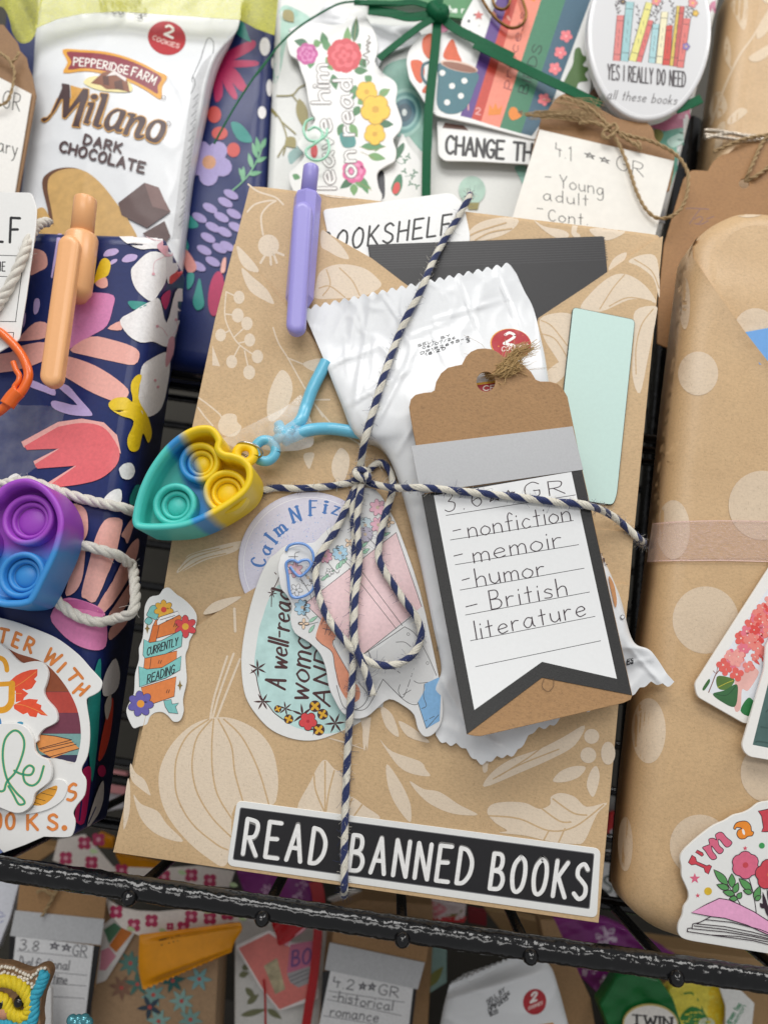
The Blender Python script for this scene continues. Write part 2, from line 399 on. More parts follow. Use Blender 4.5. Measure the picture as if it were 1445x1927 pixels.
# ------------------------------------------------------------------ lettering
GL = {
 'A': (50, '0 0,25 100,50 0|9 36,41 36'), 'B': (46, '0 0,0 100|~0 100,28 98,36 78,28 58,0 52|~0 52,34 48,46 26,34 3,0 0'), 'C': (46, '~46 84,28 100,8 82,2 50,8 16,28 0,46 14'),
 'D': (48, '0 0,0 100|~0 100,26 94,46 66,44 30,24 4,0 0'), 'E': (42, '42 100,0 100,0 0,44 0|0 52,34 54'), 'F': (40, '42 100,0 100,0 0|0 52,34 54'),
 'G': (48, '~46 84,28 100,8 82,2 50,8 16,28 0,44 14,46 44|46 44,28 44'), 'H': (46, '0 0,0 100|46 0,46 100|0 50,46 52'), 'I': (4, '2 0,2 100'),
 'J': (32, '~30 100,30 30,20 3,2 14'), 'K': (46, '0 0,0 100|42 98,2 44|12 54,46 0'), 'L': (40, '0 100,0 0,40 0'), 'M': (62, '0 0,6 100,31 25,56 100,62 0'),
 'N': (46, '0 0,0 100,46 0,46 100'), 'O': (50, '~25 100,6 78,1 44,10 8,27 0,44 18,49 56,42 88,25 100'), 'P': (42, '0 0,0 100|~0 100,34 94,42 72,30 50,0 46'),
 'R': (46, '0 0,0 100|~0 100,34 94,40 74,30 52,0 47|14 47,46 0'), 'S': (44, '~42 86,26 100,6 88,6 66,24 52,42 36,42 12,22 0,0 14'), 'T': (50, '0 100,50 100|25 100,25 0'),
 'U': (46, '~0 100,2 30,22 0,42 26,46 100'), 'V': (46, '0 100,23 0,46 100'), 'W': (66, '0 100,16 0,33 80,50 0,66 100'), 'X': (46, '0 0,46 100|0 100,46 0'), 'Y': (48, '0 100,24 50,48 100|24 50,24 0'),
 'Z': (46, '0 100,46 100,0 0,46 0'),
 'a': (50, '~40 48,20 56,2 28,14 2,32 10,41 40|~41 54,42 14,50 1'), 'b': (42, '0 100,0 0|~0 40,22 54,40 30,24 2,0 10'), 'c': (42, '~40 46,22 56,4 30,16 2,40 10'),
 'd': (44, '~40 44,20 54,2 28,16 2,40 16|40 100,40 0'), 'e': (44, '~4 28,40 34,30 54,10 48,2 24,16 2,42 10'), 'f': (36, '~38 90,26 102,16 84,15 40,15 0|2 54,34 56'),
 'g': (44, '~40 46,20 56,2 28,14 2,32 10,41 40|~41 54,42 -20,24 -42,4 -32'), 'h': (40, '0 100,0 0|~0 36,20 54,36 44,38 0'), 'i': (4, '2 54,2 0|2 76,3 80'), 'k': (40, '0 100,0 0|34 54,2 22|12 30,38 0'),
 'l': (4, '2 100,2 0'), 'm': (56, '0 54,0 0|~0 38,16 54,27 42,27 0|~27 38,42 54,55 42,56 0'), 'n': (40, '0 54,0 0|~0 38,20 54,36 42,38 0'), 'o': (44, '~22 55,4 40,2 16,20 0,40 14,42 38,22 55'),
 'p': (42, '0 54,0 -42|~0 42,22 54,40 30,24 2,0 12'), 'r': (30, '0 54,0 0|~0 34,14 52,30 50'), 's': (34, '~34 46,16 56,4 42,30 22,26 4,0 6'), 't': (32, '15 90,15 0|0 56,30 58'),
 'u': (42, '~0 54,2 16,18 0,36 16,38 30|38 54,40 0'), 'v': (40, '0 54,20 0,40 54'), 'w': (58, '0 54,14 0,29 44,44 0,58 54'), 'x': (40, '0 54,38 0|38 54,0 0'), 'y': (42, '0 54,20 4|~40 54,16 -24,0 -40'), 'z': (38, '2 54,36 54,0 0,38 0'),
 '0': (44, '~22 100,4 74,2 30,20 0,40 26,42 74,22 100'), '1': (16, '0 82,14 100,14 0'), '2': (44, '~2 78,18 100,40 84,32 52,0 2|0 2,44 0'), '3': (42, '~4 92,24 100,38 80,18 54|~18 54,42 40,36 8,14 0,0 12'),
 '4': (46, '30 60,30 0|4 96,2 50,44 52'), '5': (42, '40 100,6 100,4 58|~4 58,30 62,42 32,26 2,0 8'), '6': (42, '~36 96,12 70,2 30,20 0,40 20,30 46,6 34'), '7': (42, '0 100,42 100,14 0'), '8': (42, '~21 52,4 74,21 100,38 76,21 52,2 24,21 0,40 24,21 52'),
 '9': (42, '~38 74,18 54,4 76,20 100,38 76,34 30,16 0'), '.': (8, '3 0,5 2'), '-': (34, '2 46,32 48'), '/': (34, '0 0,34 100'), ':': (8, '3 12,5 14|3 60,5 62'), "'": (6, '3 100,2 76'),
 '*': (54, '8 20,27 92,46 20,0 66,54 66,8 20'), ' ': (30, ''), '@': (70, '~50 30,30 60,20 20,50 20,60 60,30 90,4 40,30 0,64 10'),
}
def glyph(ch):
    a, t = GL[ch]; out = []
    for q in t.split('|'):
        if not q: continue
        smo = q[0] == '~'; p = [tuple(float(x) for x in xy.split()) for xy in q.lstrip('~').split(',')]
        out.append(sm(p, False, 5) if smo else p)
    return a, out
def serifs(st):
    out = list(st)
    for p in st:
        for e, q in ((p[0], p[1]), (p[-1], p[-2])):
            if abs(e[0]-q[0]) < abs(e[1]-q[1])*.35 and (e[1] < 8 or e[1] > 50): out.append([(e[0]-11, e[1]), (e[0]+11, e[1])])
    return out
def text(A, s, p0, p1, up, wd, m, gap=16, con=0, serif=False, jit=0, shear=0, dy=0):
    gl = [glyph(ch) for ch in s]; tot = sum(g[0]+gap for g in gl)-gap
    ex = ((p1[0]-p0[0])/tot, (p1[1]-p0[1])/tot); L = math.hypot(*ex); axn = (ex[0]/L, ex[1]/L); cur = 0
    A.up()
    for a, sts in gl:
        j = random.uniform(-jit, jit); sc = 1+random.uniform(-jit, jit)*.02
        for p in (serifs(sts) if serif else sts):
            q = [(p0[0]+(cur+x+shear*y)*ex[0]+(y*sc+j)/100*up[0], p0[1]+(cur+x+shear*y)*ex[1]+(y*sc+j)/100*up[1]) for x, y in p]
            A.stroke(q, wd, m, con=con, ax=axn)
        cur += a+gap
def textarc(A, s, path, hgt, wd, m, gap=16, serif=False, con=0, width=None):
    path = sm(path, False, 12); D = [0]
    for i in range(1, len(path)): D.append(D[-1]+math.dist(path[i], path[i-1]))
    gl = [glyph(ch) for ch in s]; tot = sum(g[0]+gap for g in gl)-gap; sc = D[-1]/tot; cur = 0; A.up()
    def pos(d):
        d = max(0, min(D[-1]-1e-6, d)); i = 0
        while D[i+1] < d: i += 1
        t = (d-D[i])/(D[i+1]-D[i]); a, b = path[i], path[i+1]; L = math.dist(a, b)
        return (a[0]+(b[0]-a[0])*t, a[1]+(b[1]-a[1])*t), ((b[0]-a[0])/L, (b[1]-a[1])/L)
    for a, sts in gl:
        (x, y), (tx, ty) = pos((cur+a/2)*sc); nx, ny = ty, -tx
        for p in (serifs(sts) if serif else sts):
            A.stroke([(x+(gx-a/2)*sc*tx+gy/100*hgt*nx, y+(gx-a/2)*sc*ty+gy/100*hgt*ny) for gx, gy in p], wd, m, con=con, ax=(tx, ty))
        cur += a+gap

# ------------------------------------------------------------------ solids
def frames(path):
    P = [Vector(p) for p in path]; T = [(P[min(i+1, len(P)-1)]-P[max(i-1, 0)]).normalized() for i in range(len(P))]
    n = T[0].orthogonal().normalized(); out = []
    for i, t in enumerate(T):
        n = (n-t*n.dot(t)); n = n.normalized() if n.length > 1e-9 else t.orthogonal().normalized(); out.append((P[i], n, t.cross(n)))
    return out
def tube(V, F, path, r, k=8, caps=True, ry=None):
    fr = frames(path); b = len(V); N = len(fr)
    for i, (p, n, m) in enumerate(fr):
        rr = r[i] if isinstance(r, (list, tuple)) else r
        for j in range(k):
            a = 2*math.pi*j/k; V.append(p+n*rr*math.cos(a)+m*rr*math.sin(a)*(ry or 1))
    for i in range(N-1):
        for j in range(k): F.append([b+i*k+j, b+i*k+(j+1) % k, b+(i+1)*k+(j+1) % k, b+(i+1)*k+j])
    if caps: F.append([b+j for j in range(k)][::-1]); F.append([b+(N-1)*k+j for j in range(k)])
def resamp(path, step):
    P = [Vector(p) for p in path]; out = [P[0]]; acc = 0
    for i in range(1, len(P)):
        d = P[i]-P[i-1]; L = d.length
        while L and acc+L >= step:
            t = (step-acc)/L; q = P[i-1]+d*t; out.append(q); P[i-1] = q; d = P[i]-q; L = d.length; acc = 0
        acc += L
    return out
def ply(V, F, FM, path, R, nst, pitch, cols, k=7, fuzz=0, fm=None, phase=0, off=.5, fat=.58):
    """twisted cord: nst strands wound round the path; cols = material index per strand"""
    path = resamp(path, pitch/11); fr = frames(path); wv = [1.1*vnoise(i*.05, phase*3, nst)+.5*vnoise(i*.17, phase, 4) for i in range(len(fr))]; fl = [1+.12*vnoise(i*.09, 7, phase) for i in range(len(fr))]
    for s in range(nst):
        q = []
        for i, (p, n, m) in enumerate(fr):
            a = 2*math.pi*(i/11+s/nst)+phase+wv[i]; q.append(p+(n*math.cos(a)+m*math.sin(a))*R*off*fl[i])
        f0 = len(F); tube(V, F, q, [R*fat*random.uniform(.94, 1.06) for _ in q], k); FM += [cols[s]]*(len(F)-f0)
        for _ in range(int(fuzz*len(q))):
            i = random.randrange(1, len(q)-1); d = Vector((random.gauss(0, 1), random.gauss(0, 1), random.gauss(0, 1))).normalized()
            e = Vector((random.gauss(0, 1), random.gauss(0, 1), random.gauss(0, 1)))*R*.5
            f0 = len(F); L = R*random.uniform(1.0, 2.2); tube(V, F, [q[i], q[i]+d*L*.6, q[i]+d*L+e], R*.035, 3, False); FM += [cols[s]]*(len(F)-f0)
def tubeobj(name, path, r, m, k=10, parent=None, caps=True):
    V, F = [], []; tube(V, F, path, r, k, caps); return mkobj(name, V, F, [0]*len(F), [m], parent)
def wire3(k, t, Y, n=8, closed=False):
    p = c(k, t); Ys = Y if isinstance(Y, (list, tuple)) else [Y]*len(p)
    return [Vector(q) for q in sm([tuple(at(a[0], a[1], yy)) for a, yy in zip(p, Ys)], closed, n)]
def vnoise(x, y, z=0): return noise.noise(Vector((x, y, z)))
def sstep(a, b, x):
    t = max(0, min(1, (x-a)/(b-a))); return t*t*(3-2*t)
def interp(p, t):
    D = [0]
    for i in range(1, len(p)): D.append(D[-1]+math.dist(p[i], p[i-1]))
    d = t*D[-1]; i = 0
    while i < len(p)-2 and D[i+1] < d: i += 1
    u = (d-D[i])/max(1e-9, D[i+1]-D[i]); return (p[i][0]+(p[i+1][0]-p[i][0])*u, p[i][1]+(p[i+1][1]-p[i][1])*u)
def packet(name, Lp, Rp, Y, H, m, nu=90, nv=150, fin=(.12, .12), wr=.0009, zig=(0, 0), teeth=20, seed=0, bulge=None, finh=.0012, parent=None, tilt=0, power=.55, fine=1, creases=()):
    Lp = sm(Lp, False, 8); Rp = sm(Rp, False, 8); V, F, FM = [], [], []
    for j in range(nv+1):
        t = j/nv; a = interp(Lp, t); b = interp(Rp, t)
        for i in range(nu+1):
            s = i/nu; x = a[0]+(b[0]-a[0])*s; y = a[1]+(b[1]-a[1])*s
            if bulge: dx, dy = bulge(s, t); x += dx; y += dy
            tri = abs((s*teeth) % 1-.5)*2
            if zig[0]: y += zig[0]*tri*max(0, 1-t/.03)
            if zig[1]: y -= zig[1]*tri*max(0, 1-(1-t)/.03)
            ff = sstep(fin[0]*.55, fin[0]*1.9, t)*sstep(fin[1]*.55, fin[1]*1.9, 1-t)
            pil = max(0, 4*s*(1-s))**power
            X, Z = x/120+seed*7, y/120
            rid = 1-abs(vnoise(X*1.3+vnoise(X, Z, 5)*.8, Z*.9, seed))*2.2
            rid2 = 1-abs(vnoise(X*2.9, Z*2.2+X*.9, seed+3))*2.4
            rid = max(0, rid)**3; rid2 = max(0, rid2)**3
            edge = 1-.72*ff*pil
            h = finh+H*ff*pil + wr*(rid*1.0+rid2*.3)*edge*.9 + wr*.6*vnoise(X*.8, Z*.8, seed+9)*(1-.3*ff) + wr*.05*fine*vnoise(X*6, Z*5, seed)*edge
            h += finh*1.5*(1-ff)*math.sin(s*7+seed)*.5 + tilt*(s-.5)
            for x0, y0, x1, y1, am, wd in creases:
                ux, uy = x1-x0, y1-y0; L2 = ux*ux+uy*uy; tt = ((x-x0)*ux+(y-y0)*uy)/L2
                if -.02 < tt < 1.02:
                    dd = abs((x-x0)*uy-(y-y0)*ux)/math.sqrt(L2)
                    if dd < wd: h += am*(1-dd/wd)**1.5*math.sin(math.pi*max(0, min(1, tt)))**.6
            V.append(at(x, y, Y-max(.0002, h)))
    for j in range(nv):
        for i in range(nu):
            k = j*(nu+1)+i; F.append([k, k+nu+1, k+nu+2, k+1])
    n0 = len(V)
    for j in range(nv+1):            # back sheet
        for i in range(nu+1):
            v = V[j*(nu+1)+i]; V.append(Vector((v.x, Y+.0003 if 0 < i < nu and 0 < j < nv else v.y+.0001, v.z)))
    for j in range(nv):
        for i in range(nu):
            k = n0+j*(nu+1)+i; F.append([k, k+1, k+nu+2, k+nu+1])
    return mkobj(name, V, F, [0]*len(F), [m], parent)
def slabbody(name, outline, Y, depth, m, bev=.004, seg=5, parent=None, bulge=.0, step=.006, rough=0, seed=0, rad=14, smooth_it=1, tiltf=None):
    """a wrapped book: outline in pixels on its front plane at Y, thick towards +Y, rounded front edges, slightly uneven front"""
    p = ccw([(at(x, y, Y).x, at(x, y, Y).z) for x, y in rnd(outline, rad, 4)]); p = dens(p, step)
    V, F = [], []; N = len(p)
    zs = [q[1] for q in p]; xs = [q[0] for q in p]; cx0 = (min(xs)+max(xs))/2; cz0 = (min(zs)+max(zs))/2
    rw = lambda x, z: rough*vnoise(x*28+seed, z*28, seed)+rough*.5*vnoise(x*70, z*60, seed+2)
    wob = lambda x, z: rw(x, z)+(tiltf(x, z) if tiltf else 0)
    rings = [(p, Y+depth)]
    for i in range(seg+1):
        a = i/seg*math.pi/2; b = (i-1)/seg*math.pi/2
        q = p if i == 0 else inset(rings[-1][0], bev*(math.cos(b)-math.cos(a)))
        for _ in range(smooth_it if i else 0): q = [((q[k-1][0]+2*q[k][0]+q[(k+1) % N][0])/4, (q[k-1][1]+2*q[k][1]+q[(k+1) % N][1])/4) for k in range(N)]
        rings.append((q, Y+bev*(1-math.sin(a))))
    for r, (q, yy) in enumerate(rings):
        V += [Vector((x, yy+(rw(x, z)*(r/len(rings)))+(tiltf(x, z) if tiltf and r else 0), z)) for x, z in q]
    for r in range(len(rings)-1):
        for i in range(N):
            j = (i+1) % N; F.append([r*N+i, r*N+j, (r+1)*N+j, (r+1)*N+i])
    F.append(list(range(N))[::-1])
    tri = tessellate_polygon([[Vector((x, z, 0)) for x, z in rings[-1][0]]])
    bm = bmesh.new(); vs = [bm.verts.new((x, z, 0)) for x, z in rings[-1][0]]
    for t in tri:
        try: bm.faces.new([vs[i] for i in t])
        except ValueError: pass
    for ax in (0, 1):
        lo, hi = (min(xs), max(xs)) if ax == 0 else (min(zs), max(zs)); g = lo+step
        while g < hi:
            co = [0, 0, 0]; no = [0, 0, 0]; co[ax] = g; no[ax] = 1
            bmesh.ops.bisect_plane(bm, geom=bm.verts[:]+bm.edges[:]+bm.faces[:], plane_co=co, plane_no=no, dist=1e-7); g += step
    bm.verts.index_update(); k0 = len(V)
    V += [Vector((v.co.x, Y+wob(v.co.x, v.co.y), v.co.y)) for v in bm.verts]
    for f in bm.faces:
        t = [v.index+k0 for v in f.verts]
        if (V[t[1]]-V[t[0]]).cross(V[t[2]]-V[t[0]]).y > 0: t = t[::-1]
        F.append(t)
    bm.free()
    return mkobj(name, V, F, [0]*len(F), [m], parent)
# ================================================================== setting: wall behind, rack
BLACK = M('#0b0b0c', .3, .0, .0)
def blackcoat():
    m, nt, b = newmat('black_coating'); b.inputs['Base Color'].default_value = (.004, .004, .0045, 1); b.inputs['Roughness'].default_value = .12
    n = tex_noise(nt, 420, 2); bump(nt, n.outputs['Fac'], b, .26, .0009); return m
COAT = blackcoat()
V, F = [], []
for x0, x1, y, z0, z1 in ((-.6, .8, .26, -.5, .8),):
    V += [Vector((x0, y, z0)), Vector((x1, y, z0)), Vector((x1, y, z1)), Vector((x0, y, z1)), Vector((x0, y+.01, z0)), Vector((x1, y+.01, z0)), Vector((x1, y+.01, z1)), Vector((x0, y+.01, z1))]
    F += [[0, 1, 2, 3], [4, 7, 6, 5], [0, 4, 5, 1], [3, 2, 6, 7], [0, 3, 7, 4], [1, 5, 6, 2]]
o = mkobj('back_wall', V, F, [0]*6, [M('#4a4740', .8, .05)], smooth=False); o['kind'] = 'structure'
V, F = [], []
zf = at(722, 2170, .14).z
V = [Vector((x, y, z)) for z in (zf, zf-.01) for x, y in ((-.6, .0), (.8, .0), (.8, .26), (-.6, .26))]
F = [[0, 1, 2, 3], [4, 7, 6, 5], [0, 4, 5, 1], [1, 5, 6, 2], [2, 6, 7, 3], [3, 7, 4, 0]]
o = mkobj('floor', V, F, [0]*6, [M('#5b5751', .7, .05)], smooth=False); o['kind'] = 'structure'

YR = -.012
rack = thing('wire_shelf', 'black coated wire shelf with a thick lumpy front rail and wire ends', 'wire shelf', at(722, 1742, YR))
rp = [at(x, y, YR) for x, y in ((-330, 1585), (0, 1634), (400, 1693), (800, 1755), (1250, 1818), (1445, 1846), (1760, 1893))]
def lumpy(path, R, k, amp, step, seed, sc=260):
    path = resamp(path, step); fr = frames(path); V, F = [], []
    for i, (p, n, m) in enumerate(fr):
        for j in range(k):
            a = 2*math.pi*j/k; d = n*math.cos(a)+m*math.sin(a); q = p+d*R
            V.append(p+d*(R+amp*vnoise(q.x*sc, q.y*sc+seed, q.z*sc)+amp*.6*vnoise(q.x*sc*2.3, q.y*sc*2.3, q.z*sc*2.3+seed)))
    N = len(fr)
    for i in range(N-1):
        for j in range(k): F.append([i*k+j, i*k+(j+1) % k, (i+1)*k+(j+1) % k, (i+1)*k+j])
    F.append(list(range(k))[::-1]); F.append([(N-1)*k+j for j in range(k)]); return V, F
V, F = lumpy(rp, .0034, 32, .00022, .0004, 3, 330)
mkobj('front_rail', V, F, [0]*len(F), [COAT], rack)
for bx, by in ((-60, 1652), (240, 1694), (492, 1733), (757, 1773), (999, 1805), (1275, 1846), (1530, 1884)):
    p = at(bx, by, -.0165); path = [p+Vector((0, 0, 0)), p+Vector((0, .0006, .0001)), p+Vector((0, .003, .0004)), p+Vector((0, .01, .0006)), p+Vector((0, .05, .0008)), p+Vector((0, .15, .0008))]
    V, F = [], []; q = resamp(path, .001); q = [path[0]+Vector((0, -.0012, 0))]+q
    tube(V, F, q, [.0007, .0018, .0023, .00235, .0021, .0018]+[.0017]*(len(q)-6), 12); mkobj('shelf_wire', V, F, [0]*len(F), [COAT], rack)
zs = at(757, 1773, -.0165).z
for yy in (.045, .125):
    V, F = [], []; tube(V, F, [Vector((-.4, yy, zs+.0035)), Vector((.1, yy, zs+.0035)), Vector((.6, yy, zs+.0035))], .0024, 10); mkobj('cross_wire', V, F, [0]*len(F), [COAT], rack)
# rear grid of the rack: upright posts and level rungs
grid = thing('wire_back_grid', 'black wire grid of rungs and uprights standing behind the wrapped books', 'wire grid', Vector((.1, .12, zs)))
for k in range(15):
    z = .005+k*.0205; V, F = [], []; tube(V, F, [Vector((-.5, .118, z)), Vector((.1, .118, z)), Vector((.7, .118, z))], .0021, 8); mkobj('rung', V, F, [0]*len(F), [COAT], grid)
for px, py, yy in ((1232, 1000, .075), (300, 720, .128)):
    p = at(px, py, yy); V, F = [], []; tube(V, F, [Vector((p.x, yy, zs+.004)), Vector((p.x, yy, .15)), Vector((p.x, yy, .34))], .0075 if px > 1000 else .003, 14); mkobj('upright', V, F, [0]*len(F), [COAT], grid)

# ================================================================== the main wrapped book
KR = kraft('#cfb086', .55, .09, .05); PALE = kraft('#e4d2ba', .5, .05, .03)
book = thing('wrapped_book', 'kraft wrapped book printed with pale pumpkins and leaves, tied with navy twine', 'wrapped book', at(668, 1670, 0))
OUT = c('Z', '468 344 1247 438 1127 1739 212 1606')
bodyo = slabbody('wrapped_body', OUT, 0.0, .023, KR, .0022, 4, book, rough=.0004)
B0 = Skin([bodyo], 0, 14, .00003)
A = Art(B0)       # pattern printed on the top strip of the body
A.sp('H', '340 205 390 130 480 90 620 80 610 130 540 175 430 205', PALE)
A.sp('H', '700 90 760 128 860 148 890 178 840 195 760 150', PALE); A.sp('H', '1095 350 1130 290 1190 265 1170 320 1120 365', PALE)
A.sp('H', '1000 140 1160 145 1175 165 1100 200 1040 190', PALE); A.st('H', '925 110 915 160 935 180', 10, PALE)
A.up(2)
for t in ('345 190 430 150 560 110', '400 200 480 160 590 140'): A.st('H', t, 3, KR)
A.sp('G', '600 190 700 180 840 203 870 214 760 216 640 206', PALE)
A.sp('N', '110 220 150 195 180 260 172 350 150 420 112 300', PALE); A.st('N', '70 0 120 60 160 105 190 160', 5, PALE); A.st('N', '155 110 152 200', 4, PALE)
A.sp('H', '1210 890 1260 960 1310 1080 1240 1070 1200 1000', PALE); A.sp('H', '1180 1150 1240 1130 1300 1180 1290 1260 1220 1280 1175 1230', PALE); A.sp('H', '1160 1350 1230 1330 1290 1330 1280 1380 1200 1390', PALE)
A.into(bodyo)

# cards tucked in the V fold
A = Art(Plane(-.0002)); P = rnd(c('Z', '607 394 838 363 852 364 872 383 884 440 880 560 640 560'), 9)
A.plate(P, M('#f2f2f0', .3, .02), 0, .0004, 1, 2); A.up()
text(A, 'BOOKSHELF', c1('G', 588, 508), c1('G', 1286, 405), (4, -37), 4.2, '#1c1b1c', 26)
A.build('sticker', None, 'white rounded BOOKSHELF sticker half tucked into the kraft fold behind the black card', 'sticker')
A = Art(Plane(-.0007)); A.plate(rnd(c('Z', '692 460 1136 444 1143 516 1010 610 880 700 760 610 700 520'), 4), M('#262527', .42, .06), 0, .0005, 1, 2); A.up()
for k in range(10):
    y = 463+k*4.6; A.stroke([(696+k*1.2, y+1), (1137+k*.6, y-16)], 1.5, M('#3b3a3c', .35, 0))
A.build('black_card', None, 'black ribbed card tucked into the V shaped kraft fold', 'card')

# flaps of the wrapping paper
def pen_bulge(x, y):
    ax, ay, bx, by = 585, 315, 555, 620; t = max(0, min(1, ((x-ax)*(bx-ax)+(y-ay)*(by-ay))/((bx-ax)**2+(by-ay)**2)))
    d = math.hypot(x-ax-t*(bx-ax), y-ay-t*(by-ay)); return .0016*math.exp(-(d/55)**2)*sstep(720, 600, y)
A = Art(Plane(-.0009)); A.plate(c('Z', '470 350 592 372 612 436 700 486 760 532 800 560 800 760 420 760 432 500'), KR, -.0008, .0004, .6)
A.sp('G', '595 385 660 430 710 480 742 540 690 532 630 500 590 470', PALE); A.sp('G', '560 700 580 620 640 580 720 570 820 590 890 640 915 690 820 745 700 755 560 755', PALE)
A.poly(c('G', [v for q in ell(305, 468, 57, 60) for v in q]), PALE)
for t in ('195 135 250 175 340 205 385 245', '190 285 230 245 300 225 345 225', '345 225 300 255 265 310 275 410'): A.st('G', t, 3.4, PALE)
for t in ('290 515 262 562', '315 520 318 572', '335 520 350 562', '350 505 386 520'): A.st('G', t, 4.5, PALE)
A.up(2)
for t in ('690 590 760 660 800 740', '580 700 640 690 720 750', '620 600 640 680 600 740'): A.st('G', t, 2.4, KR)
A.build('paper_flap', book)
A = Art(Plane(-.0009)); A.plate(c('Z', '1226 454 1247 444 1193 1000 960 1000 985 690 1012 598 1100 540'), KR, -.0008, .0003, .6)
A.sp('H', '1090 400 1160 375 1230 395 1300 450 1345 525 1290 512 1200 512 1060 572 950 560 1000 480', PALE); A.sp('H', '1200 310 1280 275 1350 300 1362 500 1330 400 1260 340', PALE)
A.sp('H', '740 610 830 580 905 590 900 640 880 870 800 780 750 690', PALE); A.sp('H', '1235 570 1340 545 1345 600 1305 800 1260 1000 1220 900 1230 700', PALE); A.sp('H', '780 880 860 830 870 900 800 960 760 930', PALE)
A.up(2)
for t in ('1180 380 1120 450 1050 560', '1320 520 1200 500 1100 545', '1230 300 1320 360 1360 450', '1330 560 1270 640 1240 760 1240 900', '745 620 800 650 880 750', '750 690 820 720 890 830'): A.st('H', t, 2.2, KR)
A.build('paper_flap', book)
LOWEDGE = '300 1228 360 1185 451 1123 560 1060 640 1010 760 1030 860 1060 1000 1085 1183 1100'
A = Art(Plane(-.0010, warp=pen_bulge, step=12)); A.plate(c('Z', '441 459 470 492 538 573 640 700 760 840 900 980 1192 1000 1182 1130 285 1250 350 860 405 600'), KR, -.0009, .0006, .6)
for t in ('135 470 190 520 240 580 250 612 200 606 160 570 140 520', '160 590 220 640 290 700 322 750 332 787 270 760 210 720 175 660', '375 1145 420 1180 435 1260 400 1360 330 1425 300 1400 300 1310 330 1210', '490 1112 560 1085 600 1090 604 1140 550 1152'): A.sp('G', t, PALE)
for x, y, r in ((145, 750, 33), (138, 848, 36), (188, 892, 34), (45, 955, 32), (203, 982, 33), (245, 1072, 34), (105, 1100, 33), (200, 1158, 36)): A.poly(c('G', [v for q in ell(x, y, r*.9, r*1.08) for v in q]), PALE, up=False)
A.up()
for t in ('75 720 68 850 100 940 150 1010 245 1075', '75 720 140 750', '68 840 130 848', '95 930 45 955', '120 965 190 900', '140 1000 200 985', '150 1010 105 1095', '175 1040 200 1155', '330 915 360 1000 410 1080 500 1240 600 1400', '410 1080 490 1112'): A.st('G', t, 2.6, PALE)
A.pp('G', '0 1010 42 1125 0 1120', PALE)
for t in ('445 150 500 190 560 240 575 260', '440 205 480 260 525 310', '1050 160 1200 160', '1100 170 1240 330 1400 430'): A.st('I', t, 3, PALE)
A.sp('I', '555 310 580 255 620 240 660 250 668 290 692 322 650 372 580 362', PALE); A.sp('I', '1080 560 1050 500 1060 470 1110 470 1100 520', PALE); A.sp('I', '1220 600 1215 520 1260 440 1310 480 1310 560 1270 650', PALE)
A.sp('I', '320 1165 360 1090 420 1045 700 975 650 1040 480 1090', PALE); A.up(2)
for t in ('330 1150 420 1075 640 1010', '330 1130 400 1060 560 1020', '325 1165 460 1085 600 1050'): A.st('I', t, 2.2, KR)
A.build('paper_flap', book)
# round stickers that lie under the lower flap
SILV = M('#d6d3e2', .34, .035, .15, 1300)
A = Art(Plane(-.0019)); P = ell(583, 1060, 135, 135, 0, 64); A.plate(P, SILV, 0, .0003, 1.4, 2); A.up()
A.stroke(ell(583, 1060, 124, 124, 0, 64), 1.2, M('#f4f3f7', .2, 0), closed=True)
for k in range(110):
    a = math.radians(175+k*1.0); A.stroke([(583+126*math.cos(a), 1060+126*math.sin(a)), (583+131*math.cos(a), 1060+131*math.sin(a))], .6, M('#efeef4', .2, 0), cap=False)
for k in range(170):
    a = random.uniform(3, 5.2); r = random.uniform(40, 118); A.poly(ell(583+r*math.cos(a), 1060+r*math.sin(a), random.uniform(.6, 1.5), random.uniform(.5, 1.3), a, 7), random.choice(('#9fb9dc', '#b5c4e4', '#c3b8dd')), up=False)
A.up()
for ch, x, y in (('C', 210, 615), ('a', 247, 535), ('l', 288, 468), ('m', 335, 398), ('N', 437, 318), ('F', 550, 277), ('i', 627, 262), ('z', 697, 272)):
    gx, gy = c1('J', x, y); a, st = glyph(ch); d = Vector((gx-583-8, gy-1060-16)); d.normalize(); t = Vector((-d.y, d.x)); hh = 27
    for p in serifs(st):
        A.stroke([(gx+t.x*(q[0]-a/2)*.30+d.x*(q[1]/100*hh-9), gy+t.y*(q[0]-a/2)*.30+d.y*(q[1]/100*hh-9)) for q in p], 5.4, '#3f74b8', con=.5, ax=(t.x, t.y))
A.build('sticker', None, 'round pale lavender CalmNFiz sticker with silvery rim under the woman sticker', 'sticker')
A = Art(Plane(-.0023)); A.plate(c('Z', LOWEDGE+' 1183 1108 1126 1737 213 1604 262 1400'), KR, -.0022, .0003, .6)
def pump(kk, outl, lines, wd=3):
    A.sp(kk, outl, PALE); A.up(2)
    for t in lines: A.st(kk, t, wd, KR)
pump('L', '590 0 470 40 370 130 310 230 286 330 300 450 350 560 450 680 560 770 640 810 680 720 700 480 890 480 930 420 932 300 900 170 820 70 700 10',
     ('560 10 450 90 390 200 375 310 390 440 470 580 600 690 660 720', '575 10 500 100 472 200 470 300 500 420 580 550 690 660', '585 10 575 150 580 300 610 430 690 560', '610 10 680 150 700 300 745 460', '640 10 740 110 830 290 885 475'))
for t in ('440 1230 415 1300 400 1352', '452 1240 424 1310 408 1352', '428 1235 404 1310 396 1352'): A.st('Z', t, 4, PALE)
for t in ('135 250 160 300 210 340 235 400 240 425 190 390 145 350 130 300', '122 330 132 400 127 520 97 610 97 500 107 400', '150 420 190 470 280 510 330 580 420 672 330 660 240 610 180 530'): A.sp('L', t, PALE)
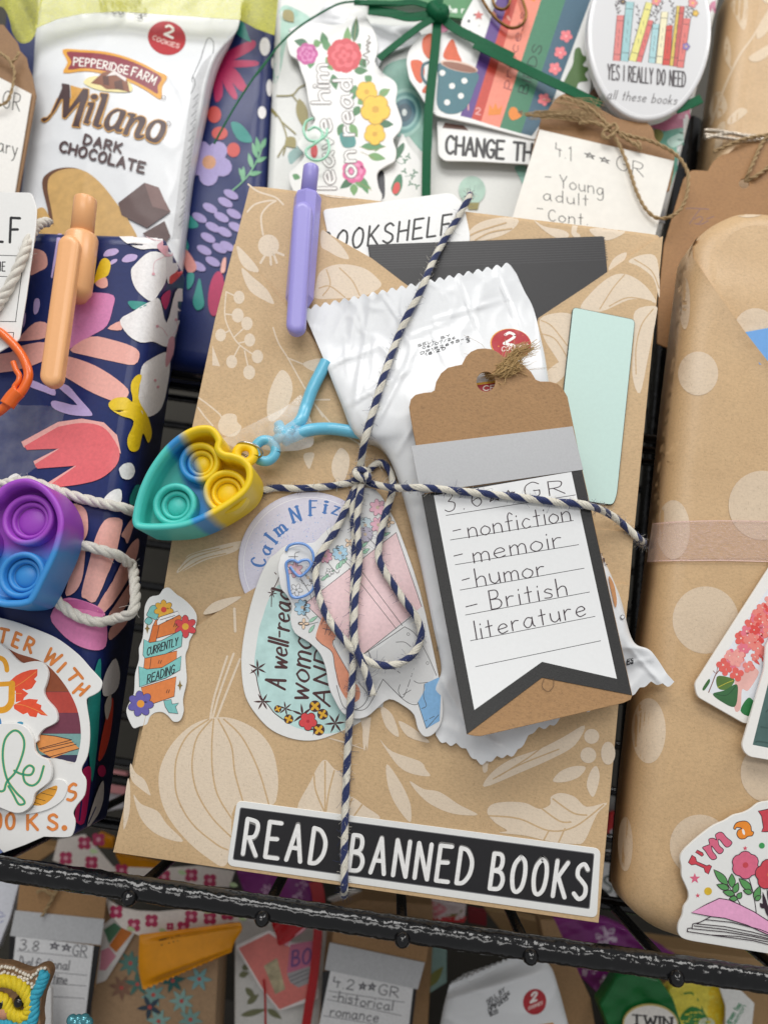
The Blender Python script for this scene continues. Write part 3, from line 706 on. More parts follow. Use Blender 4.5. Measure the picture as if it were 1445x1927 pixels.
pump('L', '1190 230 1150 270 1110 350 1040 490 1110 520 1190 530 1290 545 1300 330 1240 280', ('1190 240 1190 520', '1130 310 1140 400 1185 510', '1240 290 1212 400 1195 510'))
for t in ('200 30 260 90 400 140 430 180 450 216 350 200 280 150', '235 155 300 240 345 330 358 390 350 447 280 360 240 260', '350 240 420 280 500 295 600 360 692 410 570 405 460 360 390 300', '1070 240 1110 190 1180 165 1235 172 1200 220 1130 245', '1240 260 1260 190 1290 165 1305 220 1285 300 1265 318'): A.sp('S', t, PALE)
A.sp('S', '715 110 730 20 900 -40 1000 -60 900 40 760 130 740 190 718 190', PALE)
pump('S', '725 270 760 200 860 130 1000 80 1120 20 1230 -40 1180 60 1060 130 900 200', ('770 230 900 160 1100 80', '800 215 950 120 1050 40'), 2.5)
A.poly(c('S', [v for q in ell(1265, 15, 38) for v in q]), PALE); A.poly(c('S', [v for q in ell(1248, 110, 40) for v in q]), PALE); A.poly(c('S', [v for q in ell(1348, 100, 36, 58) for v in q]), PALE)
pump('S', '740 400 760 360 830 345 930 350 1000 380 1055 360 1060 320 1110 300 1180 320 1240 370 1342 350 1290 410 1230 540 1180 557 1060 545 930 515 800 500 840 490 780 450',
     ('750 415 900 430 1050 490 1180 470 1325 360', '990 360 1100 440 1160 447', '1070 330 1170 400 1240 412', '1050 490 1020 545', '1130 480 1100 547'))
pump('S', '0 320 60 320 130 370 200 420 160 440 0 430', ('60 330 20 420', '110 360 60 430'))
for t in ('985 1550 1060 1600 1103 1742 1020 1680', '870 1690 920 1630 880 1835', '1100 1640 1200 1690 1302 1780 1160 1740', '640 1750 800 1800 900 1830 740 1770'): A.sp('J', t, PALE)
A.sp('I', '470 1400 520 1340 600 1310 690 1300 620 1350 540 1390', PALE); A.st('I', '650 1370 655 1500', 5, PALE); A.st('Z', '300 1270 330 1330', 4, PALE)
for q in ((505, 1488), (1003, 146)): pass
A.pp('L', '1380 0 1440 0 1420 180', PALE)
A.build('paper_flap', book)

# ---------------------------------------------------------------- mint card
A = Art(Plane(-.0016, 1120, 760, 0, 0)); A.plate(rnd(c('Z', '1077 577 1195 601 1161 930 1154 951 1110 945 1050 930 1060 730'), 9), M('#c9e4dc', .5, .012), -.0009, .0006, 1.2, 2, side=M('#2c3331', .5))
A.build('mint_card', None, 'pale mint magnetic page marker clipped beside the brown tag', 'page marker')

# ---------------------------------------------------------------- stickers on the front
VIN = M('#e9e9e6', .33, .012)
INK = '#3a2f33'
A = Art(Plane(-.0027, 310, 1240, 0, -5)); F0 = '1150 -160 1200 -115 1232 -95 1290 -45 1330 10 1338 60 1320 140 1290 200 1280 250 1262 300 1265 380 1270 480 1245 600 1250 680 1225 745 1180 752 1150 720 1110 690 1060 690 1020 720 1000 770 950 785 910 797 880 750 862 700 862 660 890 600 910 560 915 500 920 420 945 330 945 250 970 180 980 60 985 -30 1020 -95 1080 -110 1110 -150'
A.plate(sm(c('F', F0), True, 3), VIN, -.0002, .0001, .7, 1)
def lined(kk, t, m, smo=False, lw=1.0, ink=INK):
    p = c(kk, t); p = sm(p, True, 3) if smo else p; A.poly(p, m); A.up(); A.stroke(p, lw, ink, closed=True)
x, y = c1('F', 1115, -10)
lined('F', '1012 40 985 70 1015 95 1040 60 1000 30 1010 0 1030 -35 1065 -38 1095 -15 1075 40 1060 60', '#7fc3bf', True)
A.flower(x, y, 18, 7, '#eab23e', '#d9483b', .3, .2, .8, INK)
lined('F', '1040 100 1060 60 1220 25 1236 40 1215 142 1010 202 1020 180', '#e07f3e'); lined('F', '1070 100 1068 70 1088 40 1210 0 1222 25 1085 92', '#f2f0ee'); lined('F', '1040 100 1085 92 1062 206 1012 214', '#d87335')
for t in ('1090 60 1190 30', '1130 66 1180 50'): A.st('F', t, 1, INK)
A.flower(*c1('F', 1262, 105), 21, 6, '#d9484d', '#eab23e', .3, .5, .8, INK)
lined('F', '985 320 1205 270 1200 362 1010 402 978 400', '#e38246'); A.st('F', '1030 310 1020 395', 1, INK)
lined('F', '960 520 1200 445 1186 580 1010 640 988 600', '#e58648')
lined('F', '980 190 1020 215 1100 200 1230 130 1243 150 1235 240 1130 290 1060 305 990 320 974 300', '#83c8c3'); lined('F', '945 375 1000 395 1100 385 1235 305 1226 400 1130 455 1050 480 950 515', '#83c8c3')
text(A, 'CURRENTLY', c1('F', 1000, 304), c1('F', 1208, 232), (1.5, -15), 1.9, '#2c3336', 16); text(A, 'READING', c1('F', 1002, 492), c1('F', 1186, 420), (1.5, -16), 2.0, '#2c3336', 16)
lined('F', '1115 610 1165 600 1172 632 1217 625 1195 650 1212 697 1150 690 1125 650', '#7fc3bf', False)
A.flower(*c1('F', 958, 630), 24, 7, '#6b62ad', '#eaa03e', .3, .1, .85, INK)
for q in ((1003, 118), (1225, 505)):
    x, y = c1('F', *q); A.poly([(x, y-10), (x+2, y-2), (x+5, y), (x+2, y+2), (x, y+10), (x-2, y+2), (x-5, y), (x-2, y-2)], '#8a7440')
for q in ((1085, 345), (1190, 95), (1140, 545)):
    x, y = c1('F', *q); A.stroke([(x-2, y+3), (x, y-3)], 1, INK); A.stroke([(x+2, y+3), (x+4, y-3)], 1, INK)
A.build('sticker', None, 'CURRENTLY READING sticker with orange book stack and teal ribbon banners', 'sticker')

A = Art(Plane(-.0030, 560, 1250, 0, 1)); A.plate(sm(c('J', '300 560 250 610 190 740 130 940 90 1160 85 1320 110 1480 180 1600 280 1700 420 1758 560 1766 700 1722 850 1650 960 1560 1040 1500 1000 1000 700 620 420 500'), True, 4), VIN, -.0002, .0001, .7, 1); A.up()
A.poly(sm(c('J', '330 760 290 800 250 880 225 960 200 1040 182 1150 170 1250 176 1330 190 1400 220 1490 270 1560 330 1620 400 1665 460 1690 540 1712 650 1722 750 1690 770 1560 700 1400 640 1200 520 1100 400 950 380 800'), True, 4), M('#bfe0dc', .35, .07, 0, 260)); A.up()
DB = '#4b2a2a'
text(A, 'A well-read', c1('J', 365, 1436), c1('J', 408, 812), (-36, -6), 5.6, DB, 16, .4, shear=.12); text(A, 'woman', c1('J', 512, 1512), c1('J', 545, 1010), (-42, -6), 5.6, DB, 16, .4, shear=.12); text(A, 'AND', c1('J', 655, 1545), c1('J', 660, 1190), (-30, -4), 5.6, DB, 22, .4, shear=.12)
for t in ('335 690 315 740 290 790 280 830', '150 1310 178 1340 190 1400 215 1490 260 1540 300 1590 370 1640', '310 690 300 680', '280 830 278 900'): A.st('J', t, 1.6, DB)
for x, y, r in ((285, 812, 34), (190, 1300, 62), (222, 1515, 60), (690, 1655, 70), (480, 1600, 75), (370, 1560, 50), (560, 1690, 46)):
    px, py = c1('J', x, y)
    for k in range(6):
        a = random.uniform(0, 6.28) if k else 0; a = k*1.05+x; A.poly(leaf(px, py, px+r*.29*math.cos(a), py+r*.29*math.sin(a), r*.06), DB, up=False)
A.up(2)
for x, y, r in ((560, 1545, 30), (610, 1597, 28), (390, 1628, 24), (585, 1697, 30), (320, 1562, 18)): px, py = c1('J', x, y); A.poly(ell(px, py, r*.33+1), DB); A.flower(px, py, r*.34, 4, '#e3ae33', '#e3ae33', .4, x)
A.flower(*c1('J', 515, 1642), 18, 5, DB, None, 0, .3, 1.25); A.flower(*c1('J', 515, 1642), 16.6, 5, '#d9484b', '#b83038', .2, .3, 1.2)
A.build('sticker', None, 'oval white sticker with teal wash lettered A well-read woman', 'sticker')

def buck(x, y):
    u = (x-640)*.8+(y-1150)*.55; return .0011*math.sin(u/34)+.0026*sstep(560, 760, x)*sstep(1420, 1150, y)+.0007*math.sin((x*.5-y)/48)
A = Art(Plane(-.0044, 660, 1150, -4, 4, buck, 10)); GR = M('#e4e4e3', .3, .015)
A.plate(sm(c('J', '330 600 345 560 400 520 500 490 560 480 640 400 740 330 810 200 850 140 920 130 980 170 1050 290 1110 420 1240 800 1340 1250 1385 1500 1380 1640 1330 1722 1270 1742 1225 1690 1200 1600 1130 1540 1040 1500 960 1560 900 1610 820 1626 740 1590 690 1510 650 1420 630 1300 590 1200 520 1130 430 1070 400 980 412 900 380 830 340 780 326 700 320 650'), True, 3), GR, 0, .0002, .7, 1)
A.up(1)
def ln(t, wd=1.1): A.st('J', t, wd, '#4a4747')
A.up()
A.pp('J', '495 880 1085 420 1250 900 850 1225', '#e9c9cb'); A.up(2)
for t in ('495 880 1085 420', '1085 420 1250 900', '495 880 850 1225', '850 1225 1180 965', '780 652 1085 1042', '850 655 1125 1022'): ln(t)
A.sp('J', '880 1240 1000 1150 1140 1040 1250 1100 1330 1340 1240 1500 1200 1522 1130 1500 1000 1370 940 1440 880 1500', M('#d9d9d8', .3, .01)); A.up()
for t in ('855 1222 1140 1030', '1140 1030 1210 1080 1290 1220 1345 1345', '1085 1130 1140 1130 1180 1160', '905 1190 950 1280 1060 1300 1110 1330', '1110 1405 1100 1450 1135 1480 1200 1300', '1200 1380 1230 1395 1290 1390', '820 1570 900 1550 1000 1370', '1000 1370 1130 1500 1200 1535 1240 1520', '1130 1470 1180 1440'): ln(t)
for x, y in ((1163, 1078), (1288, 1265)): px, py = c1('J', x, y); A.stroke(ell(px, py, 2.6, 2.6, 0, 10), .8, '#4a4747', closed=True)
A.pp('J', '1225 1520 1270 1440 1268 1400 1360 1358 1378 1372 1366 1640 1280 1690', '#84b4de'); A.up()
for t in ('1268 1400 1262 1480 1280 1540 1250 1560', '1280 1690 1360 1600', '1275 1640 1330 1610', '1225 1520 1280 1690'): ln(t)
A.sp('J', '565 1100 590 1010 612 960 640 952 660 990 702 1060 690 1100 672 1140 692 1180 740 1260 800 1370 848 1430 845 1500 790 1520 750 1480 710 1400 690 1300 672 1200 600 1140', '#dd9577'); A.up()
for t in ('600 1020 625 960', '625 1080 650 1000 665 1010', '650 1085 680 1030', '565 1100 600 1140 670 1195 690 1300 720 1420', '690 1110 675 1130 700 1190 780 1330', '610 1040 690 1060', '700 1410 740 1540 800 1570 870 1540 900 1470 840 1390'): ln(t)
A.poly(ell(*c1('J', 628, 962), 3, 4, .4), '#9cc6e2')
LF = '#9ccbb0'
for x0, y0, x1, y1 in ((615, 720, 690, 660), (700, 660, 715, 615), (735, 625, 770, 580), (600, 730, 640, 700), (850, 520, 905, 480), (870, 545, 915, 525), (990, 440, 1050, 420), (520, 1000, 580, 960), (520, 1070, 560, 1015), (860, 545, 900, 550), (720, 650, 735, 590)):
    a, b = c1('J', x0, y0), c1('J', x1, y1); L = leaf(*a, *b, 6); A.poly(L, LF); A.stroke(L, .7, '#4a4747', closed=True)
for x, y, r, n, col in ((430, 660, 52, 6, '#e3b3b8'), (515, 712, 50, 12, '#dedede'), (440, 790, 40, 5, '#dedede'), (478, 905, 52, 8, '#a9d0e6'), (487, 1010, 34, 4, '#f0d3b5'), (628, 572, 46, 8, '#e8a9bd'), (722, 552, 50, 9, '#a9d0e6'), (783, 486, 32, 4, '#f0d3b5'), (885, 372, 50, 12, '#c9dbe2'), (885, 432, 50, 12, '#b9b3c4'), (965, 258, 54, 7, '#e9b4c4'), (970, 370, 52, 7, '#e9b4c4'), (1040, 352, 34, 4, '#f0d3b5'), (655, 675, 26, 5, '#dedede')):
    A.flower(*c1('J', x, y), r/3.44, n, col, '#cbb7a0' if n > 5 else None, .22, x, .75, '#4a4747', .7)
for t in ('470 720 520 800 540 860', '640 610 700 680 720 660', '740 590 790 640', '800 500 830 560 840 600', '900 450 950 500 960 520', '480 930 520 980', '500 1020 580 1000', '1000 400 1020 430', '440 640 430 560 460 545', '390 575 450 575'): ln(t, .8)
A.build('sticker', None, 'buckled sticker of a woman holding a pink book ringed by small flowers', 'sticker')
# heart shaped paper clip gripping the stickers
pth = wire3('J', '372 540 395 505 450 490 505 503 545 550 553 640 553 760 535 802 490 832 430 842 398 810 384 700 373 625 398 600 425 600 452 612 480 600 518 600 534 635 490 688 456 702 425 675 400 640', -.0068, 6)
tag(tubeobj('paper_clip', pth, .00046, M('#6f9bdc', .22, 0, coat=.5), 10), 'blue heart shaped paper clip on the edge of the flower sticker', 'paper clip')

A = Art(Plane(-.0027, 770, 1620, 0, 0)); A.plate(rnd(c('Z', '446 1506 1130 1597 1123 1728 427 1629'), 13, 6), VIN, -.0002, .0001, .7, 1); A.up()
A.poly(rnd(c('Z', '452 1519 1118 1606 1109 1711 438 1618'), 4), M('#77777a', .4, 0)); A.up(); A.poly(rnd(c('Z', '453.5 1520.5 1116.5 1607.5 1107.5 1709 439.5 1616.5'), 4), M('#1d1c1f', .4, .06)); A.up()
for s, a, b in (('READ', c1('L', 744, 742), c1('L', 1178, 802)), ('BANNED', c1('S', 44, 688), c1('S', 650, 762)), ('BOOKS', c1('S', 752, 782), c1('S', 1228, 838))):
    text(A, s, a, b, (9, -66), 9.6, '#7d7b79', 34, jit=2); random.seed(3)
    text(A, s, a, b, (9, -66), 7.6, '#f0efed', 34)
A.build('sticker', None, 'black READ BANNED BOOKS sticker with white border along the book bottom', 'sticker')

# ---------------------------------------------------------------- lavender pen
def pen(name, label, key, btn, sh, end, bw, kw, clip, clipw, Y, h, facets=24, rot=0):
    root = thing(name, label, 'pen', at(end[0], end[1], Y))
    m = M(h, .3, .01); mc = M(h, .33, .01); s = 1/mmpx(Y)/1000
    P0, P1, P2 = at(*btn, Y), at(*sh, Y), at(*end, Y); d = (P2-P1).normalized()
    V, F = [], []; tube(V, F, [P0, P0+d*.0004, P0+d*.0009, P1+d*.001], [kw*s*.42, kw*s*.49, kw*s*.5, kw*s*.5], 24); mkobj('push_button', V, F, [0]*len(F), [m], root)
    V, F = [], []; tube(V, F, [P1, P1+d*.0006, P1+d*.0016, P2-d*.003, P2], [bw*s*.38, bw*s*.46, bw*s*.5, bw*s*.5, bw*s*.35], facets)
    mkobj('barrel', V, F, [0]*len(F), [m], root, smooth=facets > 12)
    A = Art(Plane(Y-bw*s*.5+.0002)); a, b = Vector(clip[0]), Vector(clip[1]); t = (b-a).normalized(); n = Vector((-t.y, t.x)); r = clipw/2; pts = []
    for cpt, sg in ((a, -1), (b, 1)):
        for k in range(13):
            al = math.pi*(k/12-.5); pts.append(tuple(cpt+t*sg*(r*math.cos(al)-r*(1 if True else 0))+n*sg*r*math.sin(al)))
    A.plate(pts, mc, -.0012, .0026, r*.62, 5, bevh=.0014); A.build('clip', root); return root
pen('pen', 'lavender clip-on pen tucked into the kraft fold', 'G', c1('G', 537, 40), c1('G', 520, 190), c1('G', 470, 800), 56, 33, (c1('G', 492, 218), c1('G', 447, 940)), 36, -.0046, '#9f97dc', 8)

# ---------------------------------------------------------------- cookie packet
WHITE = M('#e5e7e9', .30, .01, coat=.1)
Lp = c('Z', '567 577 606 668 640 755 668 818 712 838 740 880 765 960 790 1060 815 1180 830 1260 815 1300 820 1375')
Rp = c('Z', '961 491 985 545 1003 580 1018 640 1028 690 1050 840 1085 950 1125 1030 1165 1120 1190 1205 1226 1225 1268 1285')
def bg(s, t):
    k = sstep(.86, 1, t); return (-10*k*math.sin(math.pi*s), 84*k*math.exp(-((s-.26)/.2)**2)+20*k*math.exp(-((s-.6)/.2)**2)+6*k*math.sin(s*40))
random.seed(21); CRS = [(700, 560, 660, 800, .0009, 9), (760, 545, 745, 700, .0007, 8), (610, 690, 720, 650, .0008, 8), (640, 770, 780, 690, .0010, 10), (690, 830, 790, 640, .0012, 10), (860, 520, 905, 640, .0007, 8), (930, 505, 985, 640, .0008, 9), (790, 610, 960, 560, .0006, 7), (745, 860, 800, 760, .0009, 9), (760, 640, 850, 600, .0005, 6), (820, 1260, 900, 1400, .0009, 9), (840, 1330, 960, 1420, .0008, 8), (1180, 1215, 1255, 1300, .0009, 8), (1160, 1250, 1230, 1240, .0007, 7), (790, 1050, 830, 1250, .0006, 8)]
for _ in range(16):
    x = random.uniform(600, 980); y = random.uniform(540, 640); a = random.uniform(.9, 2.2); L = random.uniform(40, 110); CRS.append((x, y, x+L*math.cos(a), y+L*math.sin(a), random.uniform(.0002, .0005), random.uniform(4, 7)))
pkt = thing('cookie_packet', 'white crumpled foil cookie packet with serrated top lying behind the brown tag', 'cookie packet', at(930, 1400, -.004))
fo = packet('wrapper', Lp, Rp, -.0032, 0.0088, WHITE, 110, 190, (.15, .08), .0008, (9, 7), 22, 4, bg, .0022, pkt, power=.42, creases=CRS)
PS = Skin([fo], -.01, 5, .00004); A = Art(PS)
for s, a, b in (('SELL BY', c1('X', 148, 296), c1('X', 484, 182)), ('06/07/26', c1('X', 196, 318), c1('X', 536, 208)), ('DP1P2695-2', c1('X', 176, 374), c1('X', 684, 204)), ('18:20', c1('X', 226, 390), c1('X', 436, 318)), ('. 3', c1('X', 596, 264), c1('X', 688, 240))): text(A, s, a, b, (-1.0, -4.3), .95, '#2b2b2e', 20)
A.poly(c('H', [v for q in ell(585, 743, 107, 79, .1, 30) for v in q]), '#e2a23c'); A.up(); A.poly(c('H', [v for q in ell(587, 744, 103, 77, .1, 30) for v in q]), '#b01f2a'); A.up()
text(A, '2', c1('H', 548, 744), c1('H', 602, 752), (3, -22), 5, '#f2efec'); text(A, 'COOKIES', c1('H', 536, 784), c1('H', 672, 768), (1, -8.5), 1.6, '#f2d9d2', 14)
A.up(); A.pp('H', '400 950 510 935 510 1000 400 1000', '#e9b13c'); A.up(2); A.pp('H', '400 962 510 948 510 1010 400 1010', '#b01f2a'); text(A, 'CE', c1('H', 440, 990), c1('H', 505, 985), (0, -9), 1.8, '#f2e6dc')
text(A, 'ES', c1('N', 98, 1225), c1('N', 138, 1216), (1, -9), 2.2, '#2b2b2e'); A.poly(c('N', [v for q in ell(66, 917, 14, 15) for v in q]), '#55555a'); A.up(2); A.poly(c('N', [v for q in ell(66, 917, 10, 11) for v in q]), '#e5e7e9')
A.sp('K', '1005 370 1040 410 1060 480 1072 570 1050 578 1025 500', '#4a3538'); A.sp('K', '1070 640 1095 680 1112 760 1105 800 1085 720', '#c58d5e')
A.sp('J', '1288 1065 1320 1090 1365 1165 1330 1225 1310 1150', '#2b2b2e')
A.into(fo)

# ---------------------------------------------------------------- gift tag with label
KB = kraft('#a98257', .62, .12, .03)
YT = -.0150
gt = thing('gift_tag', 'brown scalloped kraft tag with grey tape and handwritten nonfiction memoir humor label', 'gift tag', at(1000, 1360, YT))
Pt = c('H', '90 1270 72 1180 60 1110 55 1070 64 1032 88 1008 130 998 172 994 188 984 196 940 222 895 258 866 300 856 330 850 352 808 378 783 412 768 450 765 490 770 525 790 560 824 600 832 645 848 690 886 716 928 738 938 790 939 830 950 855 972 882 1018 960 1400')+c('K', '1198 1250 1190 1272 1150 1290 800 1372 420 1460 385 1458 350 1450')
curl = lambda x, y: 0.0065*max(0, (y-1020-.12*(x-1000))/400)**2
gp = Plane(YT, 1000, 1080, 1.5, 1.5, curl, 14); A = Art(gp); A.plate(Pt, KB, 0, .0006, .7, 1, holes=[ell(914, 718, 18, 19)]); A.build('tag_card', gt)
gp2 = Plane(YT-.00062, 1000, 1080, 1.5, 1.5, curl, 10); A = Art(gp2)
def toner():
    m, nt, b = newmat('toner'); n = tex_noise(nt, 2600, 3); n0 = tex_noise(nt, 2600, 3)
    r = ramp(nt, n.outputs['Fac'], [(.3, (.006, .006, .006)), (.7, (.022, .021, .020))]); link(nt, r.outputs[0], b.inputs['Base Color'])
    b.inputs['Roughness'].default_value = .48; b.inputs['Specular IOR Level'].default_value = .6; bump(nt, n0.outputs['Fac'], b, .22, .0003); return m
A.plate(c('K', '118 220 940 95 1196 1250 735 1160 350 1450'), toner(), -.0001, .00018, .6); A.up()
A.pp('K', '180 225 885 103 1118 1165 735 1078 388 1325', M('#eceded', .36, .01)); A.up()
LK = M('#343236', .5, 0)
for x0, y0, x1, y1 in ((243, 327, 905, 222), (265, 453, 895, 353), (290, 580, 922, 477), (315, 710, 950, 598), (342, 838, 978, 720), (368, 970, 1006, 845), (395, 1103, 1035, 970)): A.stroke([c1('K', x0, y0), c1('K', x1, y1)], 1.25, LK)
PENC = '#33202a'; U = (-5.5, -33)
def hw(s, x0, y0, x1, y1, g=14, u=U, wd=2.3, A_=None): text(A, s, c1('K', x0, y0), c1('K', x1, y1), u, wd, PENC, g, .3, jit=3)
hw('3.6', 240, 312, 430, 275, 30); hw('**', 460, 268, 600, 244, 10, (-3, -20)); hw('GR', 648, 240, 852, 212, 26, (-4, -27)); hw('-', 283, 448, 327, 440); hw('nonfiction', 362, 442, 884, 352, 17); hw('-', 288, 580, 337, 570); hw('memoir', 388, 568, 838, 488, 18)
hw('-', 330, 702, 372, 692); hw('humor', 402, 692, 750, 632, 18); hw('-', 348, 836, 412, 822); hw('British', 476, 808, 866, 736, 22); hw('literature', 398, 962, 962, 838, 20)
A.st('K', '745 1165 735 1205 765 1230 792 1205 793 1163', 1, '#5a4026')
A.build('label', gt)
A = Art(gp2); A.plate(c('Z', '773 839 1077 802 1097 884 795 928 790 925'), M('#b9babc', .3, .03, .1, 1500), -.0001, .00035, .5); A.build('tape', gt)
# jute tuft left in the tag's hole
V, F = [], []; JU = M('#c0a06c', .8, .12, 0, 3000)
for k in range(240):
    a0 = c1('H', random.gauss(470, 14), random.gauss(905, 14)); g = random.random()
    e = c1('H', random.gauss(620, 26), random.gauss(858, 22)) if g < .55 else c1('H', random.gauss(655, 40), random.gauss(760, 26))
    m1 = c1('H', random.gauss(545, 22), random.gauss(888, 20)); m2 = c1('H', random.gauss(590, 20), random.gauss(858 if g < .55 else 820, 22))
    Y = YT-.0016; q = sm([tuple(at(*a0, YT+.001)), tuple(at(*m1, Y-random.uniform(0, .0022))), tuple(at(*m2, Y-random.uniform(.0003, .0028))), tuple(at(*e, Y-random.uniform(.0, .003)))], False, 4)
    tube(V, F, q, random.choice((.00006, .00009, .00013)), 4, False)
for k in range(26):
    a0 = c1('H', random.gauss(520, 50), random.gauss(870, 30)); b0 = c1('H', random.gauss(520, 110), random.gauss(840, 60)); mm = ((a0[0]+b0[0])/2+random.gauss(0, 8), (a0[1]+b0[1])/2+random.gauss(0, 8))
    tube(V, F, sm([tuple(at(*a0, YT-.001)), tuple(at(*mm, YT-.002)), tuple(at(*b0, YT-.0012))], False, 4), .00005, 3, False)
tag(mkobj('jute_tuft', V, F, [0]*len(F), [JU]), 'frayed tuft of jute twine poking through the hole of the brown tag', 'twine')

# ---------------------------------------------------------------- heart popper with strap
def popper(name, label, kk, outl, Yf, depth, floor, bub, mat, bmats=()):
    root = thing(name, label, 'popper toy', at(*c1(kk, *bub[0][:2]), Yf)+Vector((0, depth, 0)))
    p = ccw([(at(x, y, Yf).x, at(x, y, Yf).z) for x, y in sm(c(kk, outl), True, 6)])
    V, F = [], []; N = len(p); rings = [(inset(p, .0012), Yf+depth), (inset(p, .0003), Yf+depth-.0004), (p, Yf+depth-.0013), (p, Yf+.0012)]
    t = .0022
    for k in range(7):
        a = math.pi*k/6; rings.append((inset(p, t/2*(1-math.cos(a))-.0003*math.sin(a)), Yf+.0007-t/2*math.sin(a)))
    rings += [(inset(p, t), Yf+floor*.6), (inset(p, t+.0003), Yf+floor-.0004), (inset(p, t+.001), Yf+floor)]
    for q, y in rings: V += [Vector((x, y, z)) for x, z in q]
    for r in range(len(rings)-1):
        for i in range(N): j = (i+1) % N; F.append([r*N+i, r*N+j, (r+1)*N+j, (r+1)*N+i])
    for r, fl in ((0, 1), (len(rings)-1, 0)):
        for tr in tessellate_polygon([[Vector((x, z, 0)) for x, z in rings[r][0]]]):
            F.append([r*N+i for i in tr])
    bm = bmesh.new(); vs = [bm.verts.new(v) for v in V]
    for f in F:
        try: bm.faces.new([vs[i] for i in f])
        except ValueError: pass
    bmesh.ops.recalc_face_normals(bm, faces=bm.faces); V = [v.co.copy() for v in bm.verts]; bm.verts.index_update(); F = [[v.index for v in f.verts] for f in bm.faces]; bm.free()
    mkobj('shell', V, F, [0]*len(F), [mat], root)
    for x, y, r in bub:
        yr = Yf+floor*.45; ctr = at(*c1(kk, x, y), yr); R = r/CR[kk][2]/mmpx(yr)/1000; prof = []
        prof += [(R*1.0, Yf+floor), (R*1.0, yr+.0006)]
        for k in range(7): a = math.pi*k/6; prof.append((R-.0009*(1-math.cos(a)), yr+.0004-.0009*math.sin(a)))
        prof += [(R-.0018, yr+.0024), (R-.0021, yr+.0027)]
        for k in range(5): a = math.pi*k/4; prof.append((R-.0021-.0007*(1-math.cos(a)), yr+.0022-.0008*math.sin(a)))
        rd = R-.0036
        for k in range(9): a = k/8*math.pi/2; prof.append((max(1e-5, rd*math.cos(a)), yr+.0036-.0016*math.sin(a)))
        V, F = [], []; n = 40
        for rr, yy in prof: V += [Vector((ctr.x+rr*math.cos(2*math.pi*i/n), yy, ctr.z+rr*math.sin(2*math.pi*i/n))) for i in range(n)]
        for a in range(len(prof)-1):
            for i in range(n): j = (i+1) % n; F.append([a*n+i, a*n+j, (a+1)*n+j, (a+1)*n+i])
        mkobj('bubble', V, F, [0]*len(F), [dict(bmats).get(bub.index((x, y, r)), mat)], root)
    return root
gd = Vector((.87, 0, .49)); k_ = 1/3.0745/(mmpx(-.024)*1000)
HE = '60 870 66 800 82 730 110 650 160 550 240 440 330 360 420 315 500 308 548 335 578 390 572 440 600 462 640 468 700 490 742 530 757 580 750 640 715 700 650 755 560 812 450 868 340 903 200 915 90 908'
o0 = at(*c1('I', 450, 510), -.0243)
def gl(g): return g*k_
hp = popper('heart_popper', 'teal blue and yellow heart shaped silicone popper toy hanging by a sky blue strap', 'I', HE, -.0243, .0205, .0085,
            [(447, 520, 122), (598, 690, 132), (303, 765, 128)], gradmat(gd, [(-1, '#4cc8bd'), (gl(-165), '#4cc8bd'), (gl(-130), '#2f8fd0'), (gl(-78), '#2f8fd0'), (gl(-14), '#f4d018'), (.5, '#f4d018')], .42, .02), {2: M('#4cc8bd', .42)})
YM = M('#f2ce1c', .42); V, F = [], []
tp = at(*c1('I', 712, 478), -.013); q = [tp+Vector((math.cos(a)*.0028, 0, math.sin(a)*.0028)) for a in [2*math.pi*i/24 for i in range(25)]]
tube(V, F, q, .0016, 10, False); mkobj('hanging_tab', V, F, [0]*len(F), [YM], hp)
SIL = M('#b9b6ae', .18, 0, metal=1)
cp = at(*c1('I', 738, 452), -.0125); V, F = [], []; ax = (RT*.9-UP*.2).normalized(); ay = (UP*.75-FW*.6).normalized()
tube(V, F, [cp+ax*.0042*math.cos(a)+ay*.0028*math.sin(a) for a in [2*math.pi*i/28 for i in range(29)]], .0004, 8, False)
mkobj('jump_ring', V, F, [0]*len(F), [SIL], hp)
BL = M('#6cc0de', .3, .03, .1, 900, coat=.2)
V, F = [], []; cl = at(*c1('I', 828, 455), -.0085); rr = 62/3.0745/mmpx(-.0085)/1000
ringp = [cl+Vector((math.cos(a)*rr, 0, math.sin(a)*rr*1.05)) for a in [2*math.pi*i/30 for i in range(31)]]; tube(V, F, ringp, .0017, 12, False)
sg = at(*c1('I', 905, 365), -.008)
for (a, b) in (((880, 400), (985, 330)), ((900, 330), (975, 395)), ((905, 300), (960, 410))):
    tube(V, F, [at(*c1('I', *a), -.008), at(*c1('I', (a[0]+b[0])/2, (a[1]+b[1])/2), -.0098), at(*c1('I', *b), -.008)], .0017, 10)
for t in ('905 385 960 340 1030 285 1062 205 1100 100 1150 0 1180 -60', '930 400 990 372 1085 336 1200 328 1310 342 1400 360'):
    tube(V, F, wire3('I', t, [-.007]+[-.0065]*2+[-.0045]*(len(c('I', t))-3), 8), .0021, 12)
mkobj('strap', V, F, [0]*len(F), [BL], hp)
A = Art(Plane(-.0030, 500, 820, 0, 0, lambda x, y: .0075*math.exp(-((x-525)**2+(y-820)**2)/52**2)+.0012*math.exp(-((x-560)**2+(y-800)**2)/90**2), 6))
A.plate(rnd(c('I', '560 395 790 280 950 200 1040 120 1062 205 1090 270 1110 330 1108 430 1020 455 880 462 740 430 650 440'), 10), film(.24), 0, .00006, .3)
A.build('clear_tape', None, 'clear patch of tape holding the sky blue strap to the kraft paper', 'tape')

